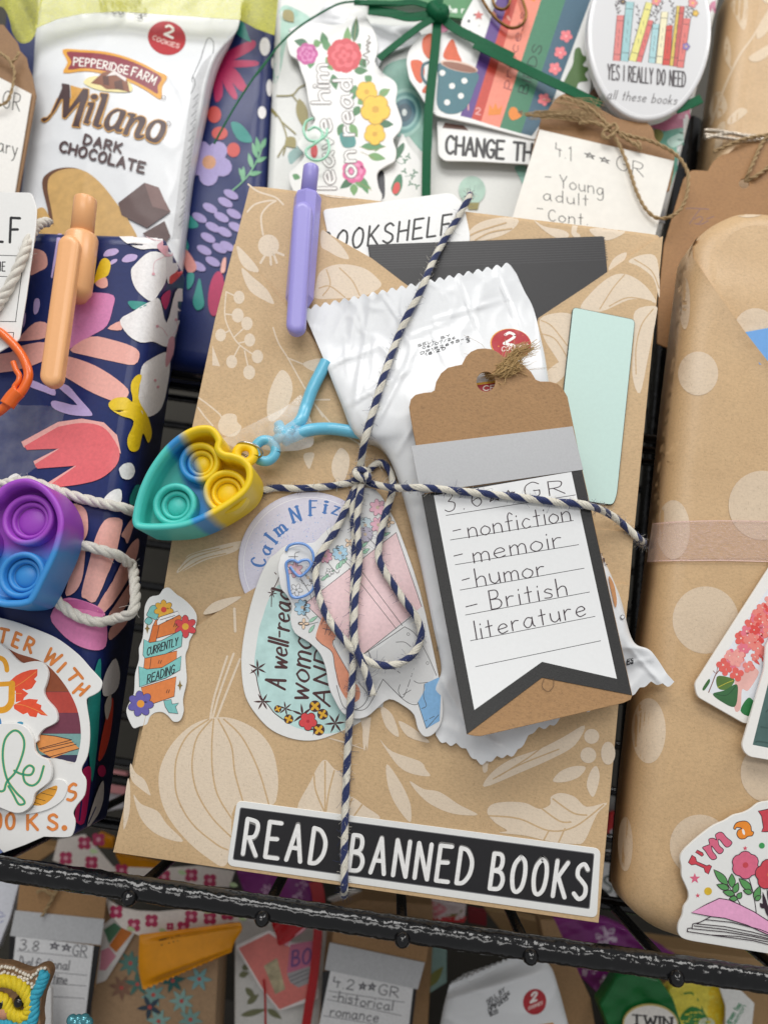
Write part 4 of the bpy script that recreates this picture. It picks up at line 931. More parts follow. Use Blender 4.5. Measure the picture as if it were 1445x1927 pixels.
# ---------------------------------------------------------------- baker's twine
DRAPE = bvh([book, pkt, gt]+[o for o in COL.objects if o.parent is None and o.get('category') in ('sticker', 'card', 'page marker')])
def drape(p, R, lift=None, step=5, win=7):
    p = dens(sm(p, False, 8), step, False); Ys = []
    for x, y in p:
        d = ray(x, y).normalized(); loc, n, i, ds = DRAPE.ray_cast(CAM, d); Ys.append((loc.y if loc is not None else .004)-R*1.02)
    mn = [min(Ys[max(0, i-3):i+4]) for i in range(len(Ys))]
    av = [sum(mn[max(0, i-win):i+win+1])/len(mn[max(0, i-win):i+win+1]) for i in range(len(mn))]
    av = [min(a, b) for a, b in zip(av, mn)]; av = [sum(av[max(0, i-2):i+3])/len(av[max(0, i-2):i+3]) for i in range(len(av))]
    return [at(x, y, yy-(lift(i/(len(p)-1)) if lift else 0)) for i, ((x, y), yy) in enumerate(zip(p, av))]
TR = .00122
tw = thing('bakers_twine', 'navy and white twine knotted in a bow round the main kraft book', 'twine', at(690, 1250, -.006))
NAVY = M('#1f2d5e', .8, .14, .3, 2500, sheen=.3); CREAM = M('#ded9cb', .8, .08, .3, 2500, sheen=.3)
def twp(name, paths, parent, ph=0):
    V, F, FM = [], [], []
    for q in paths: ply(V, F, FM, q, TR, 8, .0086, [0, 0, 0, 0, 1, 1, 1, 1], 7, .5, phase=ph, off=.66, fat=.34)
    return mkobj(name, V, F, FM, [NAVY, CREAM], parent)
vert = drape(c('Z', '882 372 862 408 820 480 790 550 758 612 728 690 706 760 686 830 678 880'), TR)
vert = [at(884, 366, .012), at(884, 366, .004)]+vert
low = drape(c('Z', '676 900 664 950 668 1020 666 1100 664 1180 664 1260 658 1350 653 1440 650 1520 648 1600 648 1672'), TR); low = low+[at(648, 1684, .004), at(647, 1684, .014)]
hl = drape(c('Z', '470 935 510 919 560 919 620 915 672 906'), TR); hr = drape(c('Z', '690 908 740 918 800 918 880 926 960 934 1040 944 1100 950 1150 970 1200 1012'), TR); hr = hr+[at(1210, 1020, .006), at(1205, 1024, .016)]
mkc = twp('cord', [vert, low, hl, hr], tw)
loop1 = drape(c('Z', '676 905 652 955 628 1005 602 1045 594 1080 606 1140 640 1195 690 1243 735 1252 772 1236 792 1200 785 1165 760 1130 722 1072 712 1040 722 980 738 925 735 890 716 870 694 884'), TR, lambda t: .0014*math.sin(math.pi*min(1, t*1.0))**.5)
tail = drape(c('Z', '680 912 672 980 676 1050 668 1130 668 1210 690 1270 702 1312'), TR, lambda t: .0015)
twp('bow', [loop1, tail], tw, 1)
kn = DRAPE.ray_cast(CAM, ray(683, 893).normalized())[0].y-.003; kq = []
for k in range(40):
    a = k/39*math.pi*4.2; kq.append(at(683+10*math.cos(a)+4*math.sin(a*.5), 893+9*math.sin(a*1.0+.6), kn-.0016-.0022*math.cos(a*1.5)))
twp('knot', [kq, [at(694, 884, kn), at(676, 900, kn-.002), at(664, 905, kn)]], tw)
# second tier of the rack, a raised wire step that carries the parcels behind
tier = thing('wire_riser', 'raised black wire step carrying the second row of parcels', 'wire riser', at(320, 700, .06))
for px, py, yy, r in ((320, 704, .036, .0018), (320, 712, .050, .0016), (320, 716, .066, .0016)):
    p = at(px, py, yy); V, F = [], []; zt = at(320, 703, .042).z-.0022
    tube(V, F, [Vector((-.4, yy, zt)), Vector((.1, yy, zt)), Vector((.6, yy, zt))], r, 10); mkobj('tier_wire', V, F, [0]*len(F), [COAT], tier)
for x in (-.33, .43):
    V, F = [], []; tube(V, F, [Vector((x, .05, zs+.004)), Vector((x, .05, zt*.5)), Vector((x, .05, zt))], .0024, 10); mkobj('tier_leg', V, F, [0]*len(F), [COAT], tier)
# ================================================================== left: navy floral book in the front row
def navypaper():
    return M('#1b2a63', .34, .06, .12, 700, spec=.4)
NV = navypaper()
SAL, LAV, ORC, COR, YEL, WHT, TEA, RED, MAG = '#eeb0a4', '#bfaad9', '#da86b8', '#ea6b70', '#ecc81c', '#efeceb', '#238f86', '#d2432f', '#b91f5b'
nb = thing('wrapped_book', 'glossy navy wrapped book with bold pink coral and white flowers', 'wrapped book', at(60, 1575, -.002))
nbo = slabbody('wrapped_body', c('Z', '-110 418 60 428 308 436 132 1580 -110 1566'), -.002, .030, NV, .0055, 6, nb, rough=.0007, seed=5)
NS = Skin([nbo], 0, 9, .00004); A = Art(NS)
for t, m in (('210 255 300 265 325 320 320 370 270 400 200 420', SAL), ('230 640 240 590 265 585 275 620 260 680 235 690', LAV), ('170 690 180 690 175 750 160 780', LAV), ('705 290 730 255 790 245 810 265 780 290 720 300', LAV), ('830 325 870 285 935 290 920 325 860 340', LAV), ('750 340 770 320 800 318 790 340 750 358', LAV),
             ('640 475 680 340 720 310 755 345 745 410 720 440 660 470', YEL), ('650 480 720 440 735 500 690 515', SAL), ('545 540 600 510 605 540', SAL), ('430 945 470 700 490 620 560 560 650 545 775 565 770 650 730 770 640 830 530 890', ORC),
             ('480 935 620 845 760 865 900 910 950 960 915 1035 780 1015 600 975', SAL), ('420 1090 430 980 600 1020 750 1100 870 1200 860 1260 800 1290 640 1230 500 1150', SAL), ('130 860 240 750 330 760 320 850 150 875', SAL), ('140 910 320 885 300 1010 0 1090 -40 980 80 950', SAL),
             ('350 1300 380 1280 530 1310 400 1190 410 1165 470 1180 540 1260 630 1365 600 1385 480 1375 380 1340', LAV), ('200 1180 220 1140 340 1190 370 1180 380 1245 300 1220', LAV), ('735 790 820 740 830 800', SAL)): A.sp('D', t, m, 3)
A.pp('D', '400 120 430 112 360 450 350 440', LAV)
A.pp('D', '150 1560 400 1425 560 1402 710 1428 800 1515 824 1640 700 1560 400 1500 168 1600', '#f2b2aa'); A.pp('D', '232 1692 410 1600 520 1640 250 1735', '#f2b2aa'); A.pp('D', '310 1850 525 1715 560 1790 350 1872', '#f2b2aa'); A.up()
A.poly(c('D', '170 1590')+sm(c('D', '400 1458 560 1432 700 1458 785 1555 815 1645 785 1730 690 1808 560 1846 400 1868'), False, 4)+c('D', '345 1852 525 1722 260 1742 240 1714 410 1606 190 1615'), COR)
for t, m in (('125 205 340 205 540 220 640 300 560 330 420 330 310 335 180 275', WHT), ('230 540 260 480 400 360 540 400 540 600 480 720 410 808 310 740 250 650', WHT), ('545 350 600 300 650 350 660 420 640 530 575 640 545 600', WHT), ('640 390 720 420 700 530 580 650 570 580 640 520', RED), ('490 770 570 700 570 780 530 880', MAG), ('210 840 220 805 380 825 270 885', TEA),
             ('130 980 250 900 410 800 480 790 540 1000 620 720 680 690 715 720 680 900 600 1170 530 1215 420 1170 310 1180 200 1110', WHT), ('300 1560 310 1430 360 1350 520 1265 560 1300 570 1420 520 1700 460 1810 350 1850 290 1740', WHT)): A.sp('T', t, m, 3)
A.up(); A.sp('T', '460 300 560 245 640 340 560 400 500 370', '#e3a9b4', 3); A.sp('T', '560 1150 610 1130 600 1280 540 1400 530 1330', '#dfa3ac', 3)
for t in ('545 390 440 450 425 555', '550 1120 500 1050 455 1030', '600 1110 640 1040 625 970', '330 210 420 250 500 260'): A.st('T', t, .9, '#e2b3bc')
for x, y in ((425, 560), (455, 1030), (625, 970), (435, 1520), (460, 1580)): A.poly(c('T', [v for q in ell(x, y, 13) for v in q]), '#dfa3ac')
A.sp('D', '890 1180 920 1115 960 1110 940 1200 945 1290 1000 1390 1025 1500 1000 1565 965 1500 935 1610 880 1618 865 1540 905 1420 830 1385 760 1340 745 1300 790 1265 860 1260 900 1285', YEL)
A.sp('D', '810 1750 840 1710 890 1705 910 1760 880 1810 830 1806', WHT); 
for t, m in (('710 330 760 270 815 255 825 310 810 350 760 350', WHT), ('490 380 540 360 590 400 605 470 600 560 555 600', SAL), ('560 960 620 720 650 600 700 490 750 450 825 465 810 570 780 700 720 860 650 1020 590 1000', SAL), ('820 560 890 450 905 480 860 620 840 590', SAL), ('665 1050 760 880 860 660 930 590 930 680 860 870 710 1090', SAL), ('740 1200 830 1130 860 1150 800 1230 735 1280', SAL), ('450 960 540 690 585 640 580 760 560 880 510 960', SAL), ('720 1130 820 970 900 850 940 800 900 960 800 1110', SAL), ('350 1120 440 1000 560 1010 690 1070 720 1180 710 1320 640 1350 520 1310 420 1230', '#e686b8'), ('870 330 910 230 950 240 900 360', TEA), ('65 180 120 150 165 190 100 200', WHT)): A.sp('E', t, m, 3)
A.sp('E', '440 1015 560 1012 680 1070 690 1100 600 1075 480 1060', '#c9649c', 3)
for t, m in (('690 570 690 480 720 390 775 320 805 420 790 520 740 570', WHT), ('590 650 650 370 680 360 660 800 620 1150 600 1050', TEA), ('655 1010 700 760 750 590 760 650 740 830 700 970', RED), ('700 640 740 560 745 640 715 740', '#d9cfc4'), ('555 1080 605 1060 600 1200 560 1440 500 1400 550 1200', MAG), ('580 1460 640 1250 690 1150 690 1280 650 1390', '#cfc8c2')): A.sp('F', t, m, 3)
A.poly(c('F', [v for q in ell(680, 1085, 28, 40) for v in q]), MAG)
for t in ('590 1440 640 1330', '530 1420 545 1290'): A.st('F', t, 2, NV)
A.into(nbo)
A = Art(NS, .0001); A.sp('D', '0 1310 150 1312 420 1322 432 1400 380 1600 160 1800 0 1810', film(.09, rough=.1), 2); A.build('clear_tape', None, 'glossy strip of clear tape on the navy floral paper above the coral tulip', 'tape')
NF = c('Z', '441 459 470 492'); 
# fold of the navy paper running down from the top corner
pen('pen', 'peach clip-on pen tucked into the navy floral book', 'D', c1('A', 450, 1040), c1('D', 560, 150), c1('D', 505, 590), 66, 46, (c1('D', 470, 140), c1('D', 328, 1172)), 41, -.0085, '#f2b47c')

CARD = M('#eae9e6', .38, .012)
A = Art(Plane(-.0125, 20, 500, 0, -6)); A.plate(rnd(c('Z', '-70 360 60 362 70 392 68 430 50 560 37 640 -10 668 -70 668'), 8), CARD, 0, .0004, 1.2, 2); A.up()
text(A, 'LF', c1('D', -38, 196), c1('D', 128, 205), (2, -46), 5, '#222124', 34); text(A, 'ME', c1('D', -20, 396), c1('D', 36, 398), (.5, -17), 2, '#222124', 24)
for a in (((-60, 288), (116, 294)), ((-60, 430), (140, 440)), ((158, 362), (108, 742)), ((-60, 738), (112, 742)), ((20, 815), (96, 815)), ((96, 815), (92, 850))): A.stroke([c1('D', *a[0]), c1('D', *a[1])], 1.3, '#222124')
A.build('sticker', None, 'white lined card ending in LF at the navy book beside the peach pen', 'sticker')
ROPE = M('#d8d3c8', .85, .1, .4, 2200, sheen=.3)
def rope(paths, R, label):
    r = thing('cotton_rope', label, 'rope', at(60, 900, -.01))
    for nm, q in zip(('strand', 'strand', 'loop'), paths):
        V, F, FM = [], [], []; ply(V, F, FM, q, R, 3, R*7, [0, 0, 0], 9, .12, off=.46, fat=.62); mkobj(nm, V, F, FM, [ROPE], r)
    return r
nbd = bvh([nb])
def onto(bv, p, R, default, step=6, win=5, extra=0):
    p = dens(sm(p, False, 8), step, False); Ys = []
    for x, y in p:
        loc = bv.ray_cast(CAM, ray(x, y).normalized())[0]; Ys.append((loc.y if loc is not None else default)-R*1.02-extra)
    Ys = [min(Ys[max(0, i-2):i+3]) for i in range(len(Ys))]; Ys = [sum(Ys[max(0, i-win):i+win+1])/len(Ys[max(0, i-win):i+win+1]) for i in range(len(Ys))]
    return [at(x, y, yy) for (x, y), yy in zip(p, Ys)]
RR = .0017
top = [at(*q, y) for q, y in zip(c('D', '-60 690 0 610 60 510 120 390 170 270 205 180 240 110 290 70 340 66'), (-.0146, -.0148, -.015, -.015, -.0145, -.012, -.008, -.002, .004))]
mid = onto(nbd, c('E', '-60 225 60 215 200 200 380 262 470 290 560 318 700 352 820 378 870 392'), RR, .004)+[at(*c1('E', 905, 408), .008), at(*c1('E', 930, 424), .02)]
lp = onto(nbd, c('E', '380 560 470 600 560 632 700 672 820 715 905 790'), RR, .004, extra=.001)+[at(*q, y) for q, y in zip(c('E', '955 855 985 930 965 1005 915 1065'), (-.003, -.004, -.004, -.003))]+onto(nbd, c('E', '830 1118 700 1158 600 1145 500 1102 420 1042 380 1000'), RR, .004, extra=.001)
rope([[Vector(q) for q in sm([tuple(v) for v in top], False, 6)], mid, [Vector(q) for q in sm([tuple(v) for v in lp[::4]]+[tuple(lp[-1])], False, 6)]], RR, 'white cotton rope looped around the navy floral book')

OR = M('#ee6a1e', .3, .01, coat=.3)
cl = thing('clasp', 'orange plastic ring clasp at the edge of the navy book', 'clasp', at(20, 760, -.012))
V, F = [], []; tube(V, F, wire3('D', '-60 800 0 812 60 862 115 920 160 985 190 1060 195 1120 170 1185 130 1240 60 1300 0 1350 -60 1380', -.0145, 8), .0015, 12, ry=1.0); mkobj('ring', V, F, [0]*len(F), [OR], cl)
V, F = [], []; tube(V, F, wire3('D', '92 1015 112 1070 135 1110 128 1150 105 1180 98 1210', -.0148, 6), [.0004]+[.0011]*31, 10) if False else tube(V, F, wire3('D', '92 1015 112 1070 135 1110 128 1150 105 1180 98 1210', -.0148, 6), .00095, 10); mkobj('hook', V, F, [0]*len(F), [OR], cl)
V, F = [], []; tube(V, F, wire3('D', '50 1310 90 1255 130 1215', -.0152, 6), .0024, 12); mkobj('hinge', V, F, [0]*len(F), [OR], cl)

gl2 = lambda x, y: (.55*(x-195)+(-.83)*-(y-455)*-1)*0
gd2 = Vector((.30, 0, -.95)); kk2 = 1/3.6125/(mmpx(-.020)*1000)
def g2(x, y): return (.30*(x-195)+.95*(y-455))*kk2
popper('heart_popper', 'purple and blue heart shaped silicone popper toy on the navy book', 'E', '175 1048 232 1012 310 860 385 700 425 570 436 465 410 365 350 272 275 210 190 181 100 192 20 232 -40 292 -110 320 -220 345 -330 420 -380 560 -360 720 -280 880 -150 1000 0 1052 90 1058', -.0215, .0165, .0075,
       [(192, 462, 178), (150, 838, 160), (-180, 640, 165)], gradmat(gd2, [(-1, '#a64bc4'), (g2(330, 520)-.0006, '#a64bc4'), (g2(330, 620)+.0016, '#3a8fd2'), (.5, '#3a8fd2')], .42, .10))

VW = M('#eae9e6', .33, .01)
A = Art(Plane(-.0062, 60, 1380, 0, -3)); A.plate(sm(c('F', '-80 30 0 45 100 70 220 112 350 165 430 212 540 300 620 390 680 455 697 490 682 540 640 570 600 590 590 625 610 760 612 880 595 990 560 1060 560 1100 588 1150 578 1250 525 1320 500 1375 515 1430 500 1510 460 1538 300 1535 -80 1532'), True, 3), VW, 0, .0003, .8, 1); A.up()
W0 = sm(c('F', '-80 235 40 250 130 290 300 350 420 470 500 600 540 720 552 860 530 980 505 1032 430 1010 340 1000 0 960 -80 940'), True, 4); A.poly(W0, M('#3a3350', .4, .05)); A.up()
def band(y0, y1, col):
    lo, hi = 1150+y0/3.6125, 1150+y1/3.6125
    pts = []
    n = len(W0)
    for i in range(n):
        a, b = W0[i], W0[(i+1) % n]
        for yy in (None,):
            if lo <= a[1] <= hi: pts.append(a)
            for L in ((lo, hi) if a[1] < b[1] else (hi, lo)):
                if (a[1]-L)*(b[1]-L) < 0: t = (L-a[1])/(b[1]-a[1]); pts.append((a[0]+(b[0]-a[0])*t, L))
    if len(pts) > 2: A.poly(pts, M(col, .4, .05))
for y0, y1, col in ((236, 548, '#8f4a2c'), (550, 692, '#b5453a'), (694, 832, '#753a4c'), (834, 978, '#7aa39f')): band(y0, y1, col)
A.up(); A.pp('F', '250 890 275 838 330 845 480 870 495 890 540 932 360 1000 270 950', '#e39450'); A.up()
for t in ('275 838 380 850 490 875 270 935', '280 940 500 890', '300 960 520 905', '340 992 540 935'): A.stroke(c('F', t), 1.4, '#33232b')
A.sp('F', '340 1000 420 1010 470 1035 510 1030 440 1015 380 1000', '#e9e4dc')
def fat(s, p0, p1, up, wd=5.6, g=18, m='#e0853f'): text(A, s, c1('F', *p0), c1('F', *p1), up, wd, M(m, .45, .16, 0, 500), g)
text(A, 'MATTER', c1('F', -190, 190), c1('F', -60, 196), (2, -22), 5.6, '#e0853f'); fat('T', (-8, 205), (44, 216), (5, -24)); fat('E', (84, 232), (118, 248), (8, -24)); fat('R', (166, 262), (212, 284), (9, -24))
fat('W', (292, 330), (366, 375), (16, -21)); fat('I', (392, 410), (397, 413), (15, -16)); fat('T', (446, 432), (502, 500), (17, -12)); fat('H', (478, 520), (535, 590), (19, -13)) if False else fat('H', (500, 555), (548, 572), (17, -17))
fat('S', (460, 1295), (515, 1275), (2, -30)); fat('O', (-30, 1478), (10, 1478), (0, -29)); fat('O', (44, 1478), (100, 1480), (0, -29)); fat('K', (190, 1484), (258, 1486), (0, -29)); fat('S', (328, 1484), (388, 1486), (1, -28)); A.poly(ell(*c1('F', 440, 1474), 5.4), '#e0853f')
A.build('sticker', None, 'white better WITH BOOKS sticker with orange letters and striped window', 'sticker')
A = Art(Plane(-.0078, 60, 1380, 0, -2)); A.plate(sm(c('F', '-80 160 -20 200 20 235 60 270 100 315 150 352 200 345 250 340 300 358 330 420 318 490 300 545 320 600 380 670 393 740 360 772 300 802 262 850 240 900 0 1000 -80 1000'), True, 3), VW, -.001, .0001, .8, 1); A.up()
for t in ('60 485 110 440 150 418 205 400 258 394 256 440 235 462 250 478 220 525 180 538 165 528 110 545', '95 640 150 608 200 596 262 602 250 625 285 640 280 665 328 712 282 706 260 690 250 722 205 715 190 690 160 702 100 665', '110 540 150 530 195 560 165 590 160 605 110 620'): A.poly(c('F', t), '#ea5433')
A.up()
for t in ('95 520 160 480 250 410', '95 630 180 645 320 705', '100 560 150 560'): A.st('F', t, .9, '#f1a24a')
GO = '#e6a126'; A.st('F', '-40 325 0 318 30 335 46 370 50 402', 9, GO); A.stroke(c('F', '-40 500 90 492'), 9, GO); A.st('F', '84 492 82 560 78 620 50 660 10 674 -40 670', 12, GO); A.poly(ell(*c1('F', -5, 765), 5, 12), '#3d7fb5'); A.poly(ell(*c1('F', 140, 762), 6, 3), '#3c8fae')
A.build('sticker', None, 'white cut-out sticker with golden letter G and red autumn leaves', 'sticker')
A = Art(Plane(-.0072, 60, 1480, 0, -2)); A.plate(sm(c('F', '170 1380 225 1335 260 1240 330 1170 380 1142 440 1152 462 1200 432 1280 350 1340 250 1372'), True, 3), VW, -.001, .0001, .8, 1); A.up(); A.sp('F', '215 1305 262 1245 330 1205 392 1188 372 1255 310 1312 250 1322', '#e3a035'); A.up()
for t in ('240 1270 310 1290', '280 1235 360 1255', '330 1205 385 1215', '235 1300 280 1315'): A.stroke(c('F', t), 1, '#4a3320')
A.build('sticker', None, 'small white sticker with yellow wing tip below the life sticker', 'sticker')
A = Art(Plane(-.0090, 40, 1460, 0, -2)); A.plate(sm(c('F', '-80 790 -20 775 40 762 120 765 190 800 230 872 240 950 280 990 330 1012 352 1080 342 1150 300 1192 240 1240 222 1310 170 1362 100 1372 0 1335 -80 1305'), True, 3), VW, -.001, .0001, .8, 1); A.up()
for wdd, col in ((5.2, '#e6d66a'), (4.0, '#3b9a7a')):
    for t in ('-60 1180 -10 1220 30 1218 50 1160 110 1090 160 960 165 875 130 820 85 818 35 880 22 1000 50 1140 110 1230 160 1280 168 1308 130 1312 95 1250 60 1190', '100 1085 150 1108 212 1112 232 1070 200 1050 162 1090 172 1160 222 1186 270 1150 300 1055'): A.st('F', t, wdd, col)
    A.up(2)
A.build('sticker', None, 'white cloud shaped sticker with life written in green script', 'sticker')

# ================================================================== left, second row
nb2 = thing('wrapped_book', 'navy wrapped book with magenta petals and lavender flower behind the cookie packet', 'wrapped book', at(300, 690, .040))
nb2o = slabbody('wrapped_body', c('Z', '10 -80 527 -80 512 120 494 400 455 706 -60 636'), .040, .022, NV, .0075, 6, nb2, rough=.0006, seed=8)
A = Art(Skin([nb2o], .04, 9, .00004))
for t, m in (('1150 320 1190 270 1320 210 1332 250 1250 300 1200 320', MAG), ('1160 318 1335 318 1338 345 1200 352', MAG), ('1160 340 1230 360 1290 450 1280 480 1240 460 1170 370', MAG), ('1150 340 1190 380 1242 500 1220 515 1170 440', MAG), ('1130 340 1160 400 1165 500 1130 535 1118 460', MAG), ('1230 150 1270 110 1300 190 1312 222 1240 180', TEA), ('1210 640 1260 650 1310 710 1315 745 1260 740 1225 700', TEA), ('960 1140 1000 1130 1040 1180 1010 1195 960 1180', TEA), ('930 1260 960 1230 990 1290 960 1330', TEA)): A.sp('A', t, m, 3)
for x, y, rx, ry in ((1122, 600, 36, 44), (1150, 698, 42, 34), (1222, 785, 34, 38)): A.poly(c('A', [v for q in ell(x, y, rx, ry) for v in q]), '#cf4a42')
A.poly(c('A', [v for q in ell(1150, 325, 34) for v in q]), '#a81c56')
for x, y, rx, ry in ((1385, 245, 27, 48), (1408, 460, 16, 44), (1370, 590, 21, 33), (1425, 330, 8, 30)): A.poly(c('A', [v for q in ell(x, y, rx, ry) for v in q]), WHT)
A.flower(*c1('A', 1095, 850), 44, 5, '#a99bce', '#d39a73', .3, .35, 1.15)
A.st('A', '1215 1000 1290 930 1350 830 1378 740', 2.6, '#77b38a')
for a in ((1280, 935, 1250, 880), (1320, 880, 1300, 800), (1345, 830, 1320, 745), (1300, 915, 1370, 900), (1335, 850, 1395, 820), (1270, 950, 1275, 870), (1355, 800, 1340, 715), (1365, 780, 1390, 720)): A.poly(leaf(*c1('A', *a[:2]), *c1('A', *a[2:]), 9), '#77b38a', up=False)
for x, y in ((1100, 1090), (1180, 1060), (1045, 1140), (1160, 1138), (1115, 1190), (1225, 1120), (1090, 1245), (1175, 1215), (1070, 1310), (1150, 1300), (1235, 1190), (1040, 1395), (1115, 1370), (1190, 1290), (1210, 1020)): A.poly(c('A', [v for q in ell(x, y, 42, 21, .5) for v in q]), '#a596c9')
A.poly(c('T', [v for q in ell(1000, 740, 70, 205, .12) for v in q]), MAG); A.sp('T', '690 340 740 350 820 480 800 540 740 540 700 430', '#d98f88'); A.sp('T', '740 560 800 560 790 650 740 700', TEA); A.sp('T', '850 600 880 740 890 850 830 890 790 820 810 720', TEA); A.sp('T', '1060 430 1090 420 1080 540 1040 540', SAL)
A.into(nb2o)

mil = thing('cookie_packet', 'upright white cookie packet lettered Milano dark chocolate behind the navy book', 'cookie packet', at(190, 560, .03))
mo = packet('wrapper', c('Z', '74 -30 72 20 68 58 62 150 48 300 34 430 28 560'), c('Z', '470 -30 455 10 447 55 412 105 396 150 384 210 360 330 340 500 332 560'), .036, .0105, WHITE, 70, 110, (.16, .02), .0009, (0, 0), 20, 11, None, .002, mil, power=.30, fine=.3)
MS = Skin([mo], .03, 5, .00006); A = Art(MS)
def P(k, p): return c(k, [v for q in p for v in q])
A.pp('A', '1000 480 1010 430 1060 330 1110 280 1060 440 1050 510 940 1250 900 1250', '#c9cacc'); A.up()
for t in ('1085 205 1100 200 1118 225 1115 280', '1085 205 1065 260 1050 310 1010 400 1005 430', '1010 400 1022 440 1000 490'): A.st('A', t, 1.2, '#55555a')
for k in range(16):
    y0 = 520+k*44; x0 = 1018-(y0-480)*.118; A.stroke(c('A', (x0, y0, x0+26, y0-28)), 1.6, M('#85868a', .5, .2, 0, 3000)); A.stroke(c('A', (x0+10, y0+14, x0+24, y0-6)), 1.0, '#93949a')
A.poly(P('A', ell(874, 200, 100, 88, .3, 30)), '#b3222e'); A.up(); text(A, '2', c1('A', 862, 182), c1('A', 905, 200), (3, -19), 4.6, '#f4efec'); textarc(A, 'COOKIES', c('A', '798 206 860 232 935 254'), 8, 1.5, '#f0cfc8', 20)
BO = '330 262 420 262 520 268 600 282 680 306 760 340 820 372 876 402 850 455 842 522 770 478 700 440 630 412 560 392 450 374 335 384 356 328'
A.sp('A', BO, '#e2a23a', 3); A.up(); A.sp('A', '352 275 430 276 520 282 600 296 680 320 755 352 845 405 826 452 826 492 770 460 700 424 630 396 560 376 450 358 360 366 378 326', '#8d3040', 3)
textarc(A, 'PEPPERIDGE', c('A', '388 344 500 354 600 374 668 390'), 14.5, 2.5, '#f3eee6', 20); textarc(A, 'FARM', c('A', '688 396 740 414 806 446'), 16, 2.5, '#f3eee6', 20)
A.sp('A', '440 430 500 400 660 420 690 480 560 480 480 460', '#f2e3a4', 3); A.up(); A.pp('A', '478 438 540 382 600 372 665 412 682 485 620 470 560 470 530 448', '#8a5238'); A.up(); A.pp('A', '560 400 600 372 665 412 660 430 610 395', '#e9e0dc'); A.pp('A', '600 430 640 420 650 475 605 468', '#5d3328'); A.pp('A', '540 400 570 400 575 450 545 445', '#5d3328')
ML = [('262 418 335 430 340 560 330 672 470 470 525 478 520 560 490 640 432 830 440 858 360 850 378 800 440 600 290 770 265 760 270 580 262 560 190 690 120 780 80 805 50 785 75 765 110 765 150 720 220 560 262 460 252 430', None), ('515 610 590 605 580 650 525 800 545 802 520 832 470 815 480 790 535 640 510 640', None),
      ('645 515 725 525 700 620 625 830 655 830 660 850 620 868 565 840 575 800 655 570 640 540', None), ('840 680 900 700 885 760 835 870 868 875 850 910 800 905 780 880 720 900 680 850 690 780 740 710 800 675', '800 710 840 705 820 780 780 840 740 850 735 800 760 740'),
      ('920 715 1000 730 975 770 1040 745 1095 770 1090 830 1040 930 1085 935 1060 970 1000 970 985 920 1030 810 1000 790 940 870 920 935 870 930 880 890 940 760 920 740', None), ('1210 785 1280 800 1305 850 1280 940 1220 1010 1160 1010 1100 970 1100 890 1140 820', '1200 820 1245 830 1245 880 1210 950 1175 975 1145 950 1150 890')]
for gold in (1, 0):
    for k_i, (o_, h_) in enumerate(ML):
        p = ccw(c('U', o_)); p = sm(p, True, 3) if k_i > 2 else rnd(p, 1.5, 2)
        if gold: A.poly(inset(p, -1.7), '#dba24a', up=False)
        else: A.poly(p, '#4a3334', [sm(c('U', h_), True, 3)] if h_ else [], up=False)
    A.poly(P('U', ell(582, 555, 36+9*gold, 28+9*gold)), '#dba24a' if gold else '#4a3334'); A.up()
for k_i in (3, 5): A.poly(inset(ccw(sm(c('U', ML[k_i][1]), True, 3)), .9), '#e5e7e9', up=False)
A.up()
text(A, 'DARK', c1('A', 440, 754), c1('A', 634, 802), (4, -17), 4.2, '#4d3536', 22); text(A, 'CHOCOLATE', c1('A', 314, 792), c1('A', 752, 906), (4, -18), 4.4, '#4d3536', 20)
for x, y in ((858, 514), (884, 650)): A.stroke(P('A', ell(x, y, 11, 11, 0, 12)), .9, '#4d3536', closed=True)
A.poly(sm(c('A', '226 960 262 905 340 880 430 892 520 960 600 1060 670 1160 720 1290 600 1400 320 1380 255 1100'), True, 4), M('#6b4632', .45, .1)); A.up(); A.poly(sm(c('A', '255 965 290 908 370 885 450 900 530 962 610 1062 680 1165 725 1290 600 1400 345 1380 275 1100'), True, 4), M('#cda463', .5, .07, .1, 300)); A.up(2)
A.sp('A', '190 1110 230 1090 260 1130 300 1230 250 1260 180 1180', '#cda463')
A.pp('A', '622 1066 758 960 832 985 892 1112 772 1196 640 1130', '#5a4240'); A.up(); A.pp('A', '758 960 832 985 892 1112 800 1085', '#7a5c58'); A.up(); A.pp('A', '748 1226 862 1160 892 1240 850 1300', '#5a4240')
for s, a, b in (('08/07/26', (610, 32), (740, 28)), ('OP1P2695-2', (525, 22), (770, 82)), ('18:20  .3', (525, 60), (745, 106))): text(A, s, c1('A', *a), c1('A', *b), (1, -11), 1.7, '#2f2d2c', 14)
A.into(mo)
OG = sheer('#d8d626', .6, .3)
def ribbon(pts, Yf, m, name, parent=None, label=None, cat=None, ripple=.0012, step=8, sc=40):
    A = Art(Plane(Yf, warp=lambda x, y: ripple*math.sin(x/sc+y/(sc*1.7))+ripple*.6*math.sin(x/(sc*.35)-y/(sc*.8)), step=step)); A.plate(pts, m, 0, .00012, .3); return A.build(name, parent, label, cat)
oy = thing('organza_ribbon', 'sheer yellow organza ribbon across the top of the Milano packet', 'ribbon', at(200, 30, .022))
ribbon(c('A', '185 150 196 60 220 -40 1270 -40 1258 104 1000 86 620 60 430 72 300 100'), .0235, OG, 'band', oy, ripple=.0006); ribbon(sm(c('A', '-40 -40 215 -40 205 60 192 160 160 215 110 225 70 180 50 100 20 40 -40 20'), True, 3), .0215, OG, 'loop', oy, ripple=.002, sc=22); ribbon(c('A', '1262 -40 1460 -40 1436 185 1340 150 1256 104'), .031, OG, 'tail', oy, ripple=.0015)

